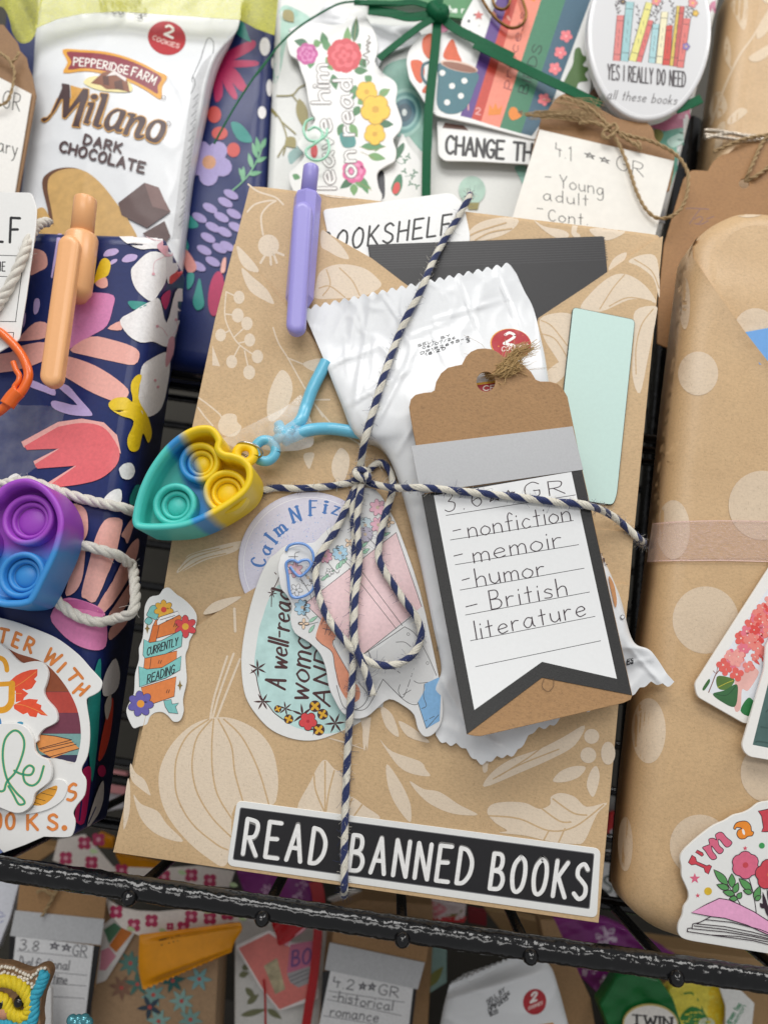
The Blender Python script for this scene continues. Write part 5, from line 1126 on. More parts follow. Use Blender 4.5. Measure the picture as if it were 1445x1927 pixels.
wt = thing('gift_tag', 'white card on brown tag with twine at the left edge behind the LF card', 'gift tag', at(10, 400, .016))
A = Art(Plane(.0205)); A.plate(c('A', '-80 120 20 128 60 180 92 220 105 262 140 300 150 350 170 395 190 500 100 1010 -80 1000'), kraft('#94704c', .6), 0, .0006, .6); A.build('tag_card', wt)
A = Art(Plane(.0195)); A.plate(c('A', '-80 372 0 405 165 490 80 1010 -80 1000'), M('#efece6', .5, .02), 0, .0005, .5); A.up(); text(A, 'GR', c1('A', 12, 560), c1('A', 104, 582), (4, -32), 2, '#4a4744', 22); text(A, 'ary', c1('A', -10, 790), c1('A', 92, 815), (2, -28), 2, '#4a4744', 18); A.build('label', wt)
V, F, FM = [], [], []; JT = M('#a98f68', .8, .12, .2, 3000)
for t in ('-30 250 20 290 60 330 78 380 64 470 40 530 0 550 -30 555', '-30 270 40 300 70 360', '60 330 90 300 100 270'): ply(V, F, FM, wire3('A', t, .0165, 8), .0006, 2, .006, [0, 0], 6, .4)
mkobj('twine', V, F, FM, [JT], wt)
# ================================================================== middle, second row: floral book with green ribbon
FW_ = M('#dfe0dc', .4, .02)
gb = thing('wrapped_book', 'white wrapped book with teal watercolour flowers tied with dark green ribbon', 'wrapped book', at(870, 760, .042))
gbo = slabbody('wrapped_body', c('Z', '522 -80 1372 -80 1249 430 1158 808 470 708 500 380'), .042, .024, FW_, .003, 4, gb, rough=.0005, seed=2)
A = Art(Skin([gbo], .042, 12, .00004)); WC = lambda h: M(h, .4, .12, 0, 120)
for t, h in (('150 40 230 50 320 110 260 150 200 180 165 300 140 420 108 460 105 200', '#a5cabb'), ('720 420 760 360 860 330 980 330 1000 620 990 880 870 770 800 640 760 540', '#7fb3a2'), ('190 870 260 820 300 840 240 900 200 930', '#8fb5b0')): A.sp('B', t, WC(h))
for x, y, rx, ry in ((195, 60, 20, 16), (230, 80, 14, 18)): A.poly(P('B', ell(x, y, rx, ry)), '#8fc0b0')
A.up()
for r, h in ((140, '#9cc9bc'), (118, '#5d9d97'), (98, '#8fc0bb'), (80, '#2f6b7b'), (52, '#1c4d60')): A.poly(P('B', ell(845, 640, r*.8, r, .2, 26)), WC(h)); A.up()
A.poly(P('B', ell(845, 640, 14, 20)), '#dfe6e4')
for t in ('125 545 210 540 250 500 290 480', '210 540 255 600 290 680', '100 620 150 690 180 790 160 880', '150 690 230 760', '185 800 130 890', '60 580 120 660'): A.st('B', t, 2.6, '#8d8242')
for a in ((250, 560, 290, 745), (180, 780, 230, 840), (165, 60, 220, 130)): A.poly(leaf(*c1('B', *a[:2]), *c1('B', *a[2:]), 22), '#94884a')
A.poly(P('B', ell(1228, 1080, 76, 80)), WC('#aac9b9')); A.pp('B', '1190 1150 1270 1150 1260 1190 1210 1190', '#8d8242')
A.sp('C', '180 835 230 830 250 880 235 940 200 880', WC('#8fc0b0')); A.sp('C', '1150 30 1190 20 1190 130 1150 260 1120 200', WC('#c76f90')); A.sp('C', '860 600 960 580 1080 540 1080 640 1000 660 900 650 850 630', WC('#c9728f')); A.sp('C', '1020 500 1090 470 1080 560', WC('#b85a7c'))
for t, h in (('880 700 920 660 1060 640 1040 720 980 860 940 960 930 900 960 820 920 760', '#6aa893'), ('940 700 1050 650 1040 690 970 740', '#b7d6c8'), ('980 780 1030 720 1010 800 960 880', '#4d8f7c'), ('860 660 900 650 920 680 890 720', '#8d8a4a')): A.sp('C', t, WC(h)); A.up()
A.sp('C', '900 1090 960 980 945 1100 900 1150', WC('#bcbcbe'))
A.sp('B', '1000 140 1060 120 1100 160 1040 200', WC('#c76f90'))
A.into(gbo)
# white tissue packet behind the stickers
A = Art(Plane(.0395, 700, 60, 0, 0, lambda x, y: .0016*abs(vnoise(x/40, y/36, 2))+.0012*math.sin((x-y)/23), 7)); A.plate(c('B', '190 165 330 110 410 10 560 60 640 130 780 145 900 140 940 190 912 250 740 300 700 370 690 420 560 420 300 320 260 230'), M('#e7e8ea', .3, .01), -.0006, .0004, .5)
A.build('wrapper', None, 'crumpled white wrapper under the floral sticker and the green bow', 'wrapper')
A = Art(Plane(.0385)); A.plate(rnd(c('B', '630 -60 1260 -60 1180 108 1060 92 1000 20 640 14'), 3), M('#1f7d38', .35, .08, 0, 90), 0, .0006, .8); A.up(); text(A, 'the r', c1('B', 1082, 70), c1('B', 1182, 72), (0, -12), 2.4, '#eef2ea', 18); A.build('green_packet', None, 'green packet lettered the r behind the green ribbon knot', 'packet')

A = Art(Plane(.0372, 720, 320)); A.plate(sm(c('B', '830 755 870 820 930 900 968 980 966 1120 800 1180 700 1160 720 1000 740 930 790 880'), True, 3), VIN, 0, .0003, .8, 1); A.up()
A.sp('B', '700 980 730 980 735 1100 720 1130 700 1120', '#2b2b33'); A.sp('B', '790 860 840 808 842 850 800 905', '#2f6b48'); A.sp('B', '770 1070 800 1000 830 990 832 1060 800 1110', '#2f7a55'); A.up(); A.sp('B', '778 1090 790 1040 815 1035 820 1070 800 1098', '#d9433f')
for x, y in ((815, 885), (850, 910), (868, 885), (905, 975), (880, 1040), (915, 1055), (845, 970), (890, 1000)): px, py = c1('B', x, y); [A.poly(leaf(px, py, px+7*math.cos(a), py+7*math.sin(a), 3), '#3f7a58', up=False) for a in (x, x+2, x+4)]
A.st('B', '790 905 830 930 850 905', .9, '#3f7a58'); A.st('B', '850 1000 890 990 915 970', .9, '#3f7a58')
A.build('sticker', None, 'white sticker with small green sprigs and a red rosebud beside the ribbon', 'sticker')
A = Art(Plane(.0362, 650, 220, 0, -4)); A.plate(sm(c('B', '575 45 612 60 642 112 680 190 695 260 690 310 680 350 720 410 790 460 806 510 796 570 810 620 832 690 820 742 782 790 800 850 790 912 740 942 692 982 700 1060 720 1120 660 1200 500 1220 300 1180 215 1080 190 990 222 950 280 880 242 830 246 800 300 732 340 680 320 640 300 560 285 470 260 400 240 340 200 312 184 260 180 212 200 176 260 152 340 130 440 140 500 130 530 90 550 55'), True, 3), VIN, -.0004, .0002, .8, 1); A.up()
GN, GN2 = '#3f7d4a', '#6fa05f'
for a in ((560, 240, 575, 95), (520, 260, 525, 150), (400, 260, 380, 180), (420, 290, 385, 215), (560, 290, 600, 245), (590, 330, 630, 385), (440, 400, 400, 320), (560, 400, 640, 400), (440, 420, 460, 510), (300, 250, 220, 230), (330, 250, 375, 240), (320, 330, 310, 390), (570, 480, 545, 580), (700, 540, 765, 505), (700, 700, 785, 705), (600, 830, 740, 830), (640, 880, 740, 900), (560, 1010, 480, 1070), (560, 1020, 660, 1070), (600, 1000, 640, 1100), (540, 700, 580, 780), (500, 700, 470, 770), (590, 600, 560, 660), (240, 985, 225, 1020), (660, 460, 620, 430), (560, 1040, 560, 1110), (700, 800, 680, 860), (620, 560, 580, 590)):
    A.poly(leaf(*c1('B', *a[:2]), *c1('B', *a[2:]), 15), random.choice((GN, GN2, '#2f6b44', '#55915a')), up=False)
A.up()
for t in ('560 240 575 95', '590 830 660 850 740 830', '560 1010 660 1080', '700 540 765 505', '600 860 680 900'): A.st('B', t, 1, '#9a8c4a')
def rose(x, y, r, a, b, n=9):
    A.flower(*c1('B', x, y), r/3.01, n, a, a, .6, 0, 1.3); A.up()
    for q in range(3): A.flower(*c1('B', x, y), r/3.01*(.75-.2*q), 6-q, b if q % 2 == 0 else a, a, .3, q*.7, 1.1)
rose(505, 315, 98, '#d23a46', '#e5606a'); rose(295, 305, 62, '#c94f99', '#df86bd', 7); rose(560, 970, 68, '#dd5f97', '#ec8fb8', 7)
for x, y, r in ((632, 520, 62), (682, 620, 86), (678, 760, 62)): A.flower(*c1('B', x, y), r/3.01, 5, '#c99a1e', None, .2, .3, 1.5, None); A.flower(*c1('B', x, y), r/3.01*.94, 5, '#efc530', '#d9a31f', .25, .3, 1.35)
A.poly(P('B', ell(335, 855, 20, 40)), '#d9434a')
A.sp('B', '480 760 540 750 570 790 560 830 500 830', WC('#3f8f8a'))
for wdd, col in ((7.6, '#857c7b'), (4.4, '#f4f2ef')):
    text(A, 'leave him', c1('B', 456, 1070), c1('B', 408, 368), (-33, 0), wdd, col, 13); text(A, 'on read', c1('B', 572, 1000), c1('B', 544, 448), (-33, 1), wdd, col, 17); A.up(3)
A.st('B', '622 370 612 350 630 335 645 350 636 365', 1.4, '#5a4636'); A.st('B', '640 325 612 310 650 290 630 280 645 265 628 255 655 240 632 235 650 215 640 200', 1.3, '#5a4636')
A.build('sticker', None, 'cut-out sticker lettered leave him on read with red and yellow flowers', 'sticker')
MT = M('#9fe2c2', .25, 0, coat=.4); V, F = [], []
for t in ('330 670 290 690 275 740 300 790 350 800 400 770 410 730', '300 740 340 720 380 750 370 790 330 820 290 850 300 890 350 910 400 890 420 840 410 790'): tube(V, F, wire3('B', t, .0320, 6), .00055, 8)
tag(mkobj('paper_clip', V, F, [0]*len(F), [MT]), 'mint green paper clip on the leave him on read sticker', 'paper clip')

A = Art(Plane(.0378, 920, 280)); A.plate(rnd(c('Z', '822 226 862 224 1010 262 1003 310 900 304 836 303 824 292'), 6), VIN, 0, .0003, .8, 1); A.up(); A.pp('B', '1060 725 1075 695 1180 710 1210 740', '#6b4a3e'); A.up()
text(A, 'CHANGE TH', c1('B', 1078, 868), c1('C', 262, 806), (2, -33), 5.6, '#1e1d1f', 15); A.build('sticker', None, 'white CHANGE sticker with rounded corners below the polka dot cup', 'sticker')
A = Art(Plane(.0362, 940, 130, 0, 3)); A.plate(rnd(c('Z', '764 116 768 96 790 64 866 58 868 38 880 16 905 -30 1150 -30 1114 60 1110 110 1112 165 1100 200 1040 225 1008 264 900 235 820 218 800 195 785 170 770 150'), 9), VIN, -.0004, .0002, .8, 1); A.up()
BP = [((866, 218), (940, -20)), ((887, 223), (963, -20)), ((905, 229), (979, -20)), ((940, 240), (1024, -20)), ((980, 251), (1070, -20)), ((1024, 224), (1118, -20))]
for i, h in enumerate(('#5c3b88', '#c8402f', '#f08d76', '#3f7f5f', '#3d6277')): A.poly([BP[i][0], BP[i][1], BP[i+1][1], BP[i+1][0]] if i < 4 else [BP[4][0], BP[4][1], BP[5][1], (1030, 216), (1000, 256)], h, up=False)
A.up()
text(A, 'princess', c1('C', 150, 445), c1('C', 240, 70), (-17, -6), 1.7, '#8d3a3c', 16); text(A, 'BIRDS', c1('C', 240, 470), c1('C', 318, 232), (-16, -5), 2.2, '#1d3f33', 16)
text(A, '1', c1('B', 1200, 622), c1('B', 1208, 622), (0, -11), 2.4, '#e9a9a4'); text(A, '2', c1('B', 1248, 645), c1('B', 1274, 650), (1, -12), 2.4, '#e9a9a4')
for q in ((90, 95), (150, 90), (80, 70)): A.poly(ell(*c1('C', *q), 2.2, 6, -.6), '#e8a08e')
for kk, t in (('C', '48 575 55 520 72 545 85 512 98 545 120 525 110 572'), ('C', '245 -10 260 -30 290 -30 280 10')): A.pp(kk, t, '#e8882c')
A.sp('C', '150 560 165 535 190 540 200 565 220 570 200 590 170 600 155 585', '#e8882c'); A.pp('C', '195 555 222 550 215 578', '#5d4a2a')
for x, y in ((437, 180), (408, 262), (381, 342), (327, 496)): A.flower(*c1('C', x, y), 12, 5, '#f07f86', '#f7b3b0', .2, .2, 1.1)
for t in ('950 220 1000 190 1012 280 990 335 950 290', '880 348 940 345 960 400 942 470 905 440', '1070 330 1080 270 1118 222 1150 300 1166 352', '960 490 980 480 975 525 945 520'): A.sp('B', t, '#d95a28')
A.up(); A.st('B', '985 352 952 370 946 430 972 472 1000 462', 5.5, '#30606c')
A.sp('B', '1050 352 1255 410 1242 500 1205 595 1150 640 1075 640 1030 590 1036 450', '#39707c'); A.up(); A.poly(P('B', ell(1155, 376, 108, 28, .23)), '#e9c9b5'); A.up(); A.poly(P('B', ell(1157, 380, 100, 22, .23)), '#94604a'); A.up()
for x, y in ((1060, 413), (1115, 487), (1185, 458), (1165, 543), (1087, 580)): A.poly(P('B', ell(x, y, 17)), '#f0efe9')
x, y = c1('B', 1265, 87); A.poly([(x+(10 if k % 2 == 0 else 4.4)*math.sin(k*math.pi/5), y-(10 if k % 2 == 0 else 4.4)*math.cos(k*math.pi/5)) for k in range(10)], '#d5706c')
for q in ((1210, 118, 5), (1240, 85, 3), (1218, 175, 3), (1268, 145, 2)): A.poly(ell(*c1('B', *q[:2]), q[2]*.5), '#4a4a52')
A.sp('C', '418 440 445 370 470 320 480 250 505 238 520 275 545 285 520 325 552 340 530 370 545 402 500 412 480 452', '#4f7138'); A.sp('C', '400 520 440 480 500 500 470 560 420 620 350 640 345 600 380 570', '#e38b28')
A.pp('C', '552 470 580 430 625 480 600 510', '#6a4d3a')
A.build('sticker', None, 'sticker of autumn books lettered princess and BIRDS beside a polka dot cup', 'sticker')
BRZ = M('#6b4f2c', .28, 0, metal=1); V, F = [], []; tube(V, F, wire3('C', '-10 -60 20 0 60 62 110 112 165 140 218 122 238 72 226 20 200 -60', .0335, 8), .00065, 8); tube(V, F, wire3('C', '75 -60 72 0 90 38 130 45 156 8 150 -60', .0335, 8), .00065, 8)
tag(mkobj('paper_clip', V, F, [0]*len(F), [BRZ]), 'bronze wire paper clip over the autumn books sticker', 'paper clip')

# green satin ribbon
SAT = M('#0a5a38', .5, .12, .2, 1800, spec=.15)
gr = thing('satin_ribbon', 'dark green satin ribbon crossed and knotted over the white floral book', 'ribbon', at(825, 220, .034))
def strip(kk, t, wd, Y, name, m=SAT, parent=gr, con=0):
    A = Art(Plane(Y, warp=lambda x, y: .0005*math.sin(x/30+y/44), step=None)); p = sm(c(kk, t), False, 8); Lf, Rg = [], []
    for i in range(len(p)):
        a, b = Vector(p[max(i-1, 0)]), Vector(p[min(i+1, len(p)-1)]); t_ = (b-a).normalized(); n = Vector((-t_.y, t_.x))*wd/2; Lf.append(tuple(Vector(p[i])+n)); Rg.append(tuple(Vector(p[i])-n))
    A.plate(Lf+Rg[::-1], m, 0, .0003, .5); return A.build(name, parent)
strip('B', '1030 60 1120 150 1280 235 1460 325', 18, .0322, 'band'); strip('C', '-20 215 120 285 300 375 480 460 610 525', 18, .0320, 'band'); strip('C', '985 545 1040 525 1112 490', 17, .0320, 'band'); strip('B', '1035 70 1022 250 1000 450 982 640 972 860 968 1110', 17, .0324, 'band'); strip('B', '1010 75 880 95 760 70 640 55', 17, .0322, 'band'); strip('B', '1040 30 1045 -40', 15, .0322, 'band')
strip('B', '1010 105 930 150 800 250 700 330', 13, .0312, 'bow_loop'); strip('B', '1000 40 900 10 780 20 560 10', 11, .0312, 'bow_loop'); strip('B', '600 5 480 18 350 85 230 165 130 260 50 370 0 430', 3.6, .0308, 'tail'); strip('A', '1440 260 1330 400 1220 570 1120 750', 3.4, .0308, 'tail')
V, F = [], []; tube(V, F, wire3('B', '1005 40 1020 70 1045 90 1065 60', [.0315, .031, .031, .0315], 6), .0032, 12); mkobj('knot', V, F, [0]*len(F), [SAT], gr)

# acrylic oval badge
A = Art(Plane(.0305, 1222, 60, 2, 2)); OV = ell(1222, 58, 117, 168, .05, 72); A.plate(OV, M('#dededf', .16, .0, coat=.3), -.0015, .0022, 6, 5); A.up(); A.stroke(ell(1222, 58, 109, 160, .05, 72), 1, M('#f7f7f8', .1, 0), closed=True)
BI = '#3d3336'
def bk(t, col, marks=1):
    p = c('C', t); A.poly(p, col); A.up(); A.stroke(p, 1.0, BI, closed=True)
    (ax, ay), (bx, by), (cx_, cy_), (dx, dy) = p
    for f in ((.12, .86) if marks else ()): A.stroke([(ax+(dx-ax)*f, ay+(dy-ay)*f), (bx+(cx_-bx)*f, by+(cy_-by)*f)], .9, BI)
    for f in (.35, .5, .65): A.stroke([((ax+bx)/2+((cx_+dx)/2-(ax+bx)/2)*f, (ay+by)/2+((cy_+dy)/2-(ay+by)/2)*f-4), ((ax+bx)/2+((cx_+dx)/2-(ax+bx)/2)*f, (ay+by)/2+((cy_+dy)/2-(ay+by)/2)*f+4)], .7, BI)
for t in ('700 70 690 30 705 0', '760 300 800 120 790 20', '880 120 890 40 870 0', '900 60 920 0', '960 130 975 60 955 0', '1060 90 1070 40 1060 0', '1040 90 1045 30', '850 90 880 60'):
    A.st('C', t, .9, BI); q = c('C', t)
    for i in range(len(q)-1):
        for k in range(5):
            f = k/5; x, y = q[i][0]+(q[i+1][0]-q[i][0])*f, q[i][1]+(q[i+1][1]-q[i][1])*f; A.poly(leaf(x, y, x+(5 if k % 2 else -5), y-5, 2.4), '#4d4446', up=False)
A.up()
for t, h in (('690 76 726 76 706 305 670 302', '#d9807c'), ('735 8 776 10 746 308 708 302', '#9cc5c8'), ('834 10 869 16 786 309 749 300', '#e3dc86'), ('846 98 872 104 812 311 786 306', '#d9706c'), ('868 120 902 120 880 316 847 312', '#a6cdd1'), ('911 58 946 60 916 319 884 316', '#ece4bf'), ('936 128 968 126 955 326 916 324', '#cf4a40'), ('988 28 1010 30 984 331 952 328', '#d6bb57'), ('1004 30 1028 32 992 332 970 330', '#c75d59'), ('1020 90 1057 93 1022 338 988 335', '#d9756f')): bk(t, h)
for x, y, r, h in ((885, 5, 9, '#e58f8f'), (1068, 15, 9, '#e58f8f'), (1082, 66, 6, '#d9b24a'), (1035, 232, 7, '#8a78b5'), (720, 8, 5, '#5a5054')): A.flower(*c1('C', x, y), r, 5, h, '#e8c35a', .25, 0, 1.1, BI, .6)
text(A, 'YES I REALLY DO NEED', c1('C', 643, 394), c1('C', 1030, 433), (1, -28), 2.5, '#4a4346', 20)
text(A, 'all these books', c1('C', 640, 492), c1('C', 985, 522), (5, -17), 1.35, '#4a4346', 22, .3)
A.build('badge', None, 'glossy white oval badge lettered YES I REALLY DO NEED all these books', 'badge')

t4 = thing('gift_tag', 'white handwritten young adult card on brown tag with jute bow', 'gift tag', at(1110, 400, .030))
A = Art(Plane(.0322)); A.plate(sm(c('C', '300 640 340 560 380 500 420 470 480 465 520 500 600 540 640 560 700 590 780 605 840 612 872 650 882 692 930 730 960 760 976 800 880 1000 300 900'), True, 3), kraft('#9a7248', .6), 0, .0006, .6); A.build('tag_card', t4)
A = Art(Plane(.0312)); A.plate(c('C', '305 645 976 802 850 1300 120 1240'), M('#efece4', .5, .02, .05, 300), 0, .0005, .5); A.up(); GP = '#4a4848'
for s, a, b, u, g in (('4.1', (384, 772), (462, 802), (0, -25), 22), ('**', (530, 790), (656, 826), (-1, -15), 22), ('GR', (684, 845), (822, 880), (2, -26), 20), ('-', (330, 905), (364, 908), (0, -20), 10), ('Young', (405, 935), (622, 975), (0, -24), 18), ('adult', (322, 998), (548, 1028), (0, -22), 22), ('-', (290, 1066), (322, 1070), (0, -20), 10), ('Cont.', (348, 1100), (545, 1122), (0, -22), 22)): text(A, s, c1('C', *a), c1('C', *b), u, 1.9, GP, g, .3, jit=3)
A.build('label', t4)
V, F, FM = [], [], []
for t, ys in (('665 650 760 680 860 705 970 760 1030 830 1046 900 1030 1000 980 1070 900 1090 840 1050 790 960 750 840 700 720 660 660', .0285), ('655 650 610 625 520 600 440 590 330 582 230 572', .0285), ('660 640 600 580 540 530 480 505 405 482', .0280), ('680 665 640 690 620 670 640 640 680 620 690 650 660 680', .0275), ('660 660 610 620 560 610 500 615', .0285), ('700 670 780 720 810 740 790 700', .0285)): ply(V, F, FM, wire3('C', t, ys, 8), .00075, 2, .006, [0, 0], 6, .5)
for k in range(60):
    a = c1('C', random.gauss(450, 60), random.gauss(500, 18)) if k < 25 else c1('C', random.gauss(300, 60), random.gauss(575, 10)); b = c1('C', random.gauss(560, 40), random.gauss(570, 25)); f0 = len(F); tube(V, F, [at(*a, .0282), at((a[0]+b[0])/2, (a[1]+b[1])/2-4, .0272), at(*b, .0282)], .00012, 4, False); FM += [0]*(len(F)-f0)
mkobj('jute_bow', V, F, FM, [JT], t4)

# ================================================================== right, second row
KG = kraft('#cfae83', .40, .08, .05)
rb = thing('wrapped_book', 'rounded kraft wrapped book with pale leaf sprays behind the brown Te tag', 'wrapped book', at(1420, 830, .045))
rbo = slabbody('wrapped_body', c('Z', '1394 -80 1700 -80 1700 884 1275 822 1330 420 1350 240'), .045, .024, KG, .010, 7, rb, rough=.0008, seed=4, rad=30, smooth_it=3)
A = Art(Skin([rbo], .045, 10, .00004)); PG = kraft('#dfc9ab', .42, .06)
for t in ('1250 -20 1335 -20 1338 100 1320 150 1280 80', '1240 180 1258 250 1250 330 1228 280 1226 220', '1170 480 1210 460 1240 540 1180 600 1150 560', '1340 560 1300 540 1240 600 1260 620', '1445 60 1400 120 1385 190 1420 180 1460 120', '1400 -20 1440 20 1460 -20', '1345 290 1400 250 1460 220 1440 280 1380 310', '1190 640 1230 610 1215 720 1180 760'): A.sp('C', t, PG)
A.st('C', '1160 620 1230 430 1300 280 1370 180 1460 30', 4, PG); A.st('C', '1265 350 1235 300', 3, PG); A.into(rbo)
V, F, FM = [], [], []; SLV = M('#cfc4b4', .25, .1, .3, 2500, metal=.6)
for t in ('1125 650 1200 655 1300 672 1460 690', '1125 672 1240 690 1340 700 1460 684', '1130 690 1260 665 1360 690 1460 700'): ply(V, F, FM, wire3('C', t, .0435, 8), .0008, 3, .006, [0, 0, 0], 6, .2)
tag(mkobj('silver_cord', V, F, FM, [SLV]), 'silvery cord wound round the kraft book with leaf sprays', 'cord')
tt = thing('gift_tag', 'plain brown scalloped tag with faint Te handwriting behind the polka dot book', 'gift tag', at(1370, 650, .030))
A = Art(Plane(.0335, 1350, 450, 0, -4)); A.plate(c('M', '560 480 578 466 600 462 650 464 700 468 712 440 735 405 765 376 800 352 850 338 880 310 905 285 940 272 990 266 1060 264 1137 250 1500 250 1500 2200 330 1720 340 1400 380 1000 520 530'), kraft('#a57a4c', .6), 0, .0007, .8, holes=[P('M', ell(960, 560, 38, 36))]); A.up()
for t in ('540 742 600 740 706 746', '640 748 600 800 566 850', '600 820 640 800 660 815 630 850 600 850 650 855 700 830', '690 815 740 800'): A.st('M', t, 1.4, '#7a6068')
A.build('tag_card', tt); V, F, FM = [], [], []
for t in ('965 550 1000 470 1040 380 1090 270 1137 210', '970 545 1040 510 1100 470 1180 400', '1100 260 1200 150', '740 330 900 260 1000 230 1180 200'): ply(V, F, FM, wire3('M', t, [.033]+[.0305]*(len(c('M', t))-1), 8), .0008, 2, .006, [0, 0], 6, .3)
mkobj('twine', V, F, FM, [JT], tt)

# ================================================================== right, front row: polka dot book
pb = thing('wrapped_book', 'kraft wrapped book with large pale polka dots and rounded edge', 'wrapped book', at(1400, 1790, .0))
q0, q1 = at(1294, 446, 0), at(1445, 688, 0); e_ = Vector((q1.x-q0.x, q1.z-q0.z)); e_.normalize()
def inner(x, z):        # beyond the diagonal fold the inner sheet leans back
    d = (x-q0.x)*(-e_.y)+(z-q0.z)*e_.x
    d = max(0, d)*sstep(0, .004, d); return .0062*(1-math.exp(-d*.15/.0062))
pbo = slabbody('wrapped_body', c('Z', '1312 440 1348 405 1380 387 1412 374 1500 378 1760 420 1760 1850 1500 1814 1330 1786 1246 1764 1178 1706 1195 1500 1213 1330 1246 1060 1275 750 1300 540'), 0.0, .019, KG, .0078, 8, pb, rough=.0007, seed=9, rad=36, smooth_it=3, tiltf=inner)
PSK = Skin([pbo], 0, 8, .00004); A = Art(PSK); DOT = kraft('#dcc7ac', .42, .06)
for kk, x, y, rx, ry in (('N', 620, 935, 218, 222), ('N', 245, 1665, 112, 215), ('O', 820, 650, 215, 222), ('O', 290, 640, 52, 195), ('O', 1315, 130, 204, 215)): A.poly(P(kk, ell(x, y, rx, ry, 0, 36)), DOT)
A.poly(P('M', ell(1010, 735, 150, 72, -.1, 24)), DOT); A.poly(P('Z', ell(1420, 620, 40, 40)), DOT)
A.into(pbo)
def FOLD(x, y):
    d = abs((x-1294)*(688-446)-(y-446)*(1445-1294))/285; return (1-.96*sstep(560, 1010, y))*(.30+.70*math.exp(-d/16))
def twist(x, y): return .0016*math.exp(-((x-1294)**2+(y-450)**2)/40**2)+.0008*sstep(500, 800, y)*math.exp(-((y-900)/300)**2)
A = Art(Skin([pbo], 0, 10, .00012, FOLD, True)); A.plate(c('M', '528 965 548 930 566 935 580 1110 660 1230 742 1355 850 1510 950 1650 1040 1770 1140 1900 1349 2140 1349 3285 292 3285 340 2700 420 2150 440 1950 480 1600 500 1300 512 1100'), KG, -.0002, .0030, .8, bevh=.0004); A.up(4)
A.poly(P('M', ell(620, 1945, 145, 158, 0, 30)), DOT); A.poly(P('M', ell(522, 1440, 38, 188, 0, 26)), DOT); A.poly(P('N', ell(405, 340, 110, 195, 0, 36)), DOT); A.poly(P('N', ell(990, 180, 222, 228, 0, 36)), DOT); A.build('paper_flap', pb)
A = Art(Plane(-.0010, 1430, 660)); A.plate(c('Z', '1399 625 1500 607 1500 760 1436 688 1428 686'), M('#6fa6e2', .4, .02), -.0006, .0003, .8); A.build('blue_card', None, 'bright blue card tucked into the fold of the polka dot book', 'card')
A = Art(Plane(-.0004, 1430, 640)); A.pp('M', '742 1360 860 1370 925 1480 932 1600', DOT) if False else None
OP = sheer('#e6c6bb', .30, .2)
def rib(x, y): return .0003+.0004*math.sin(y/2.2+math.sin(x/30)*2)*.4+.0004*math.sin(x/17)
A = Art(Skin([pbo], 0, 7, .0007)); A.plate(c('N', '285 300 400 288 700 280 1300 290 1300 570 1034 556 700 548 400 552 250 556 262 440'), OP, -.0001, .0001, .3)
for t in ('285 304 500 288 800 284 1300 296', '252 550 450 545 800 545 1300 562'): A.st('N', t, 1.6, M('#e3c0b6', .25, .1, .5, 3000))
A.build('organza_ribbon', None, 'sheer pink organza ribbon stretched across the polka dot book', 'ribbon')
A = Art(Plane(-.0028, 1400, 1250, 0, 3)); A.plate(rnd(c('Z', '1560 890 1306 1287 1311 1311 1402 1363 1520 1320 1620 1000'), 8), M('#f2efea', .35, .015), -.0006, .0002, .8, 1); A.up()
A.pp('N', '1300 340 960 830 602 1386 912 1568 1300 1100', M('#e8ebf0', .4, .02)); A.up()
A.sp('N', '820 1300 900 1240 960 1260 965 1300 900 1400 860 1395 850 1520 810 1520', WC('#efb9b0')); A.sp('N', '740 1200 830 1150 900 1250 800 1300', WC('#f0c4cc'))
A.up(); A.st('N', '640 1412 665 1350 690 1290 740 1240 800 1195', 1.8, '#8a5a4c'); A.st('N', '700 1240 690 1285 670 1270', 1.2, '#8a5a4c')
for t, h in (('690 1350 700 1305 760 1310 812 1332 770 1390 712 1392', '#5d7d3c'), ('600 1385 640 1325 648 1345 612 1398', '#3f6b3a'), ('668 1422 740 1400 822 1358 832 1420 810 1508 720 1470', '#3c6b42'), ('850 1532 900 1448 938 1482 912 1567', '#2f7d45')): A.sp('N', t, WC(h)); A.up()
A.st('N', '700 1380 760 1350 800 1335', 1.2, '#c9c34a'); A.st('N', '690 1425 760 1430 820 1370', .9, '#274a30')
random.seed(12); h0 = A.h
for k in range(120):
    A.h = h0+(k % 9)*5e-6
    t = random.random(); x = 690+t*420+random.gauss(0, 62); y = 1240-t*460+random.gauss(0, 75)
    if (x-602)*(340-1386)-(y-1386)*(1300-602) > -30000 or y > 1330 or x > 1170: continue
    if random.random() < .05: A.poly(leaf(*c1('N', x, y), *c1('N', x+30, y+20), 4), '#4a4a48', up=False)
    h = random.choice(('#e8685f', '#ef8a80', '#e24f4a', '#f2a59c', '#ea7a8c')); A.flower(*c1('N', x, y), random.uniform(8, 13.5), 4, h, '#f7d3c4', .14, random.random()*3, 1.25)
for k in range(5): x, y = 905+k*28, 1180+random.gauss(0, 25); A.poly(leaf(*c1('N', x, y), *c1('N', x+45, y+45), 6), '#e2605a')
A.build('page_marker', None, 'white bookmark card with coral hydrangea and green leaves', 'bookmark')
A = Art(Plane(-.0046, 1430, 1380, 0, 3)); A.plate(rnd(c('Z', '1560 1020 1440 1215 1437 1260 1395 1402 1400 1416 1410 1424 1560 1450'), 7), M('#f2efea', .35, .015), -.0006, .0002, .8, 1); A.up(); A.pp('N', '1300 1250 1060 1240 930 1758 1300 1830', M('#4f6a66', .4, .12, .1, 200)); A.up()
for t in ('950 1740 1000 1740 1300 1800', '1020 1540 1060 1500', '985 1640 1100 1660'): A.st('N', t, 3, '#3f5854')
A.build('page_marker', None, 'white bookmark card with dark teal panel overlapping the hydrangea bookmark', 'bookmark')

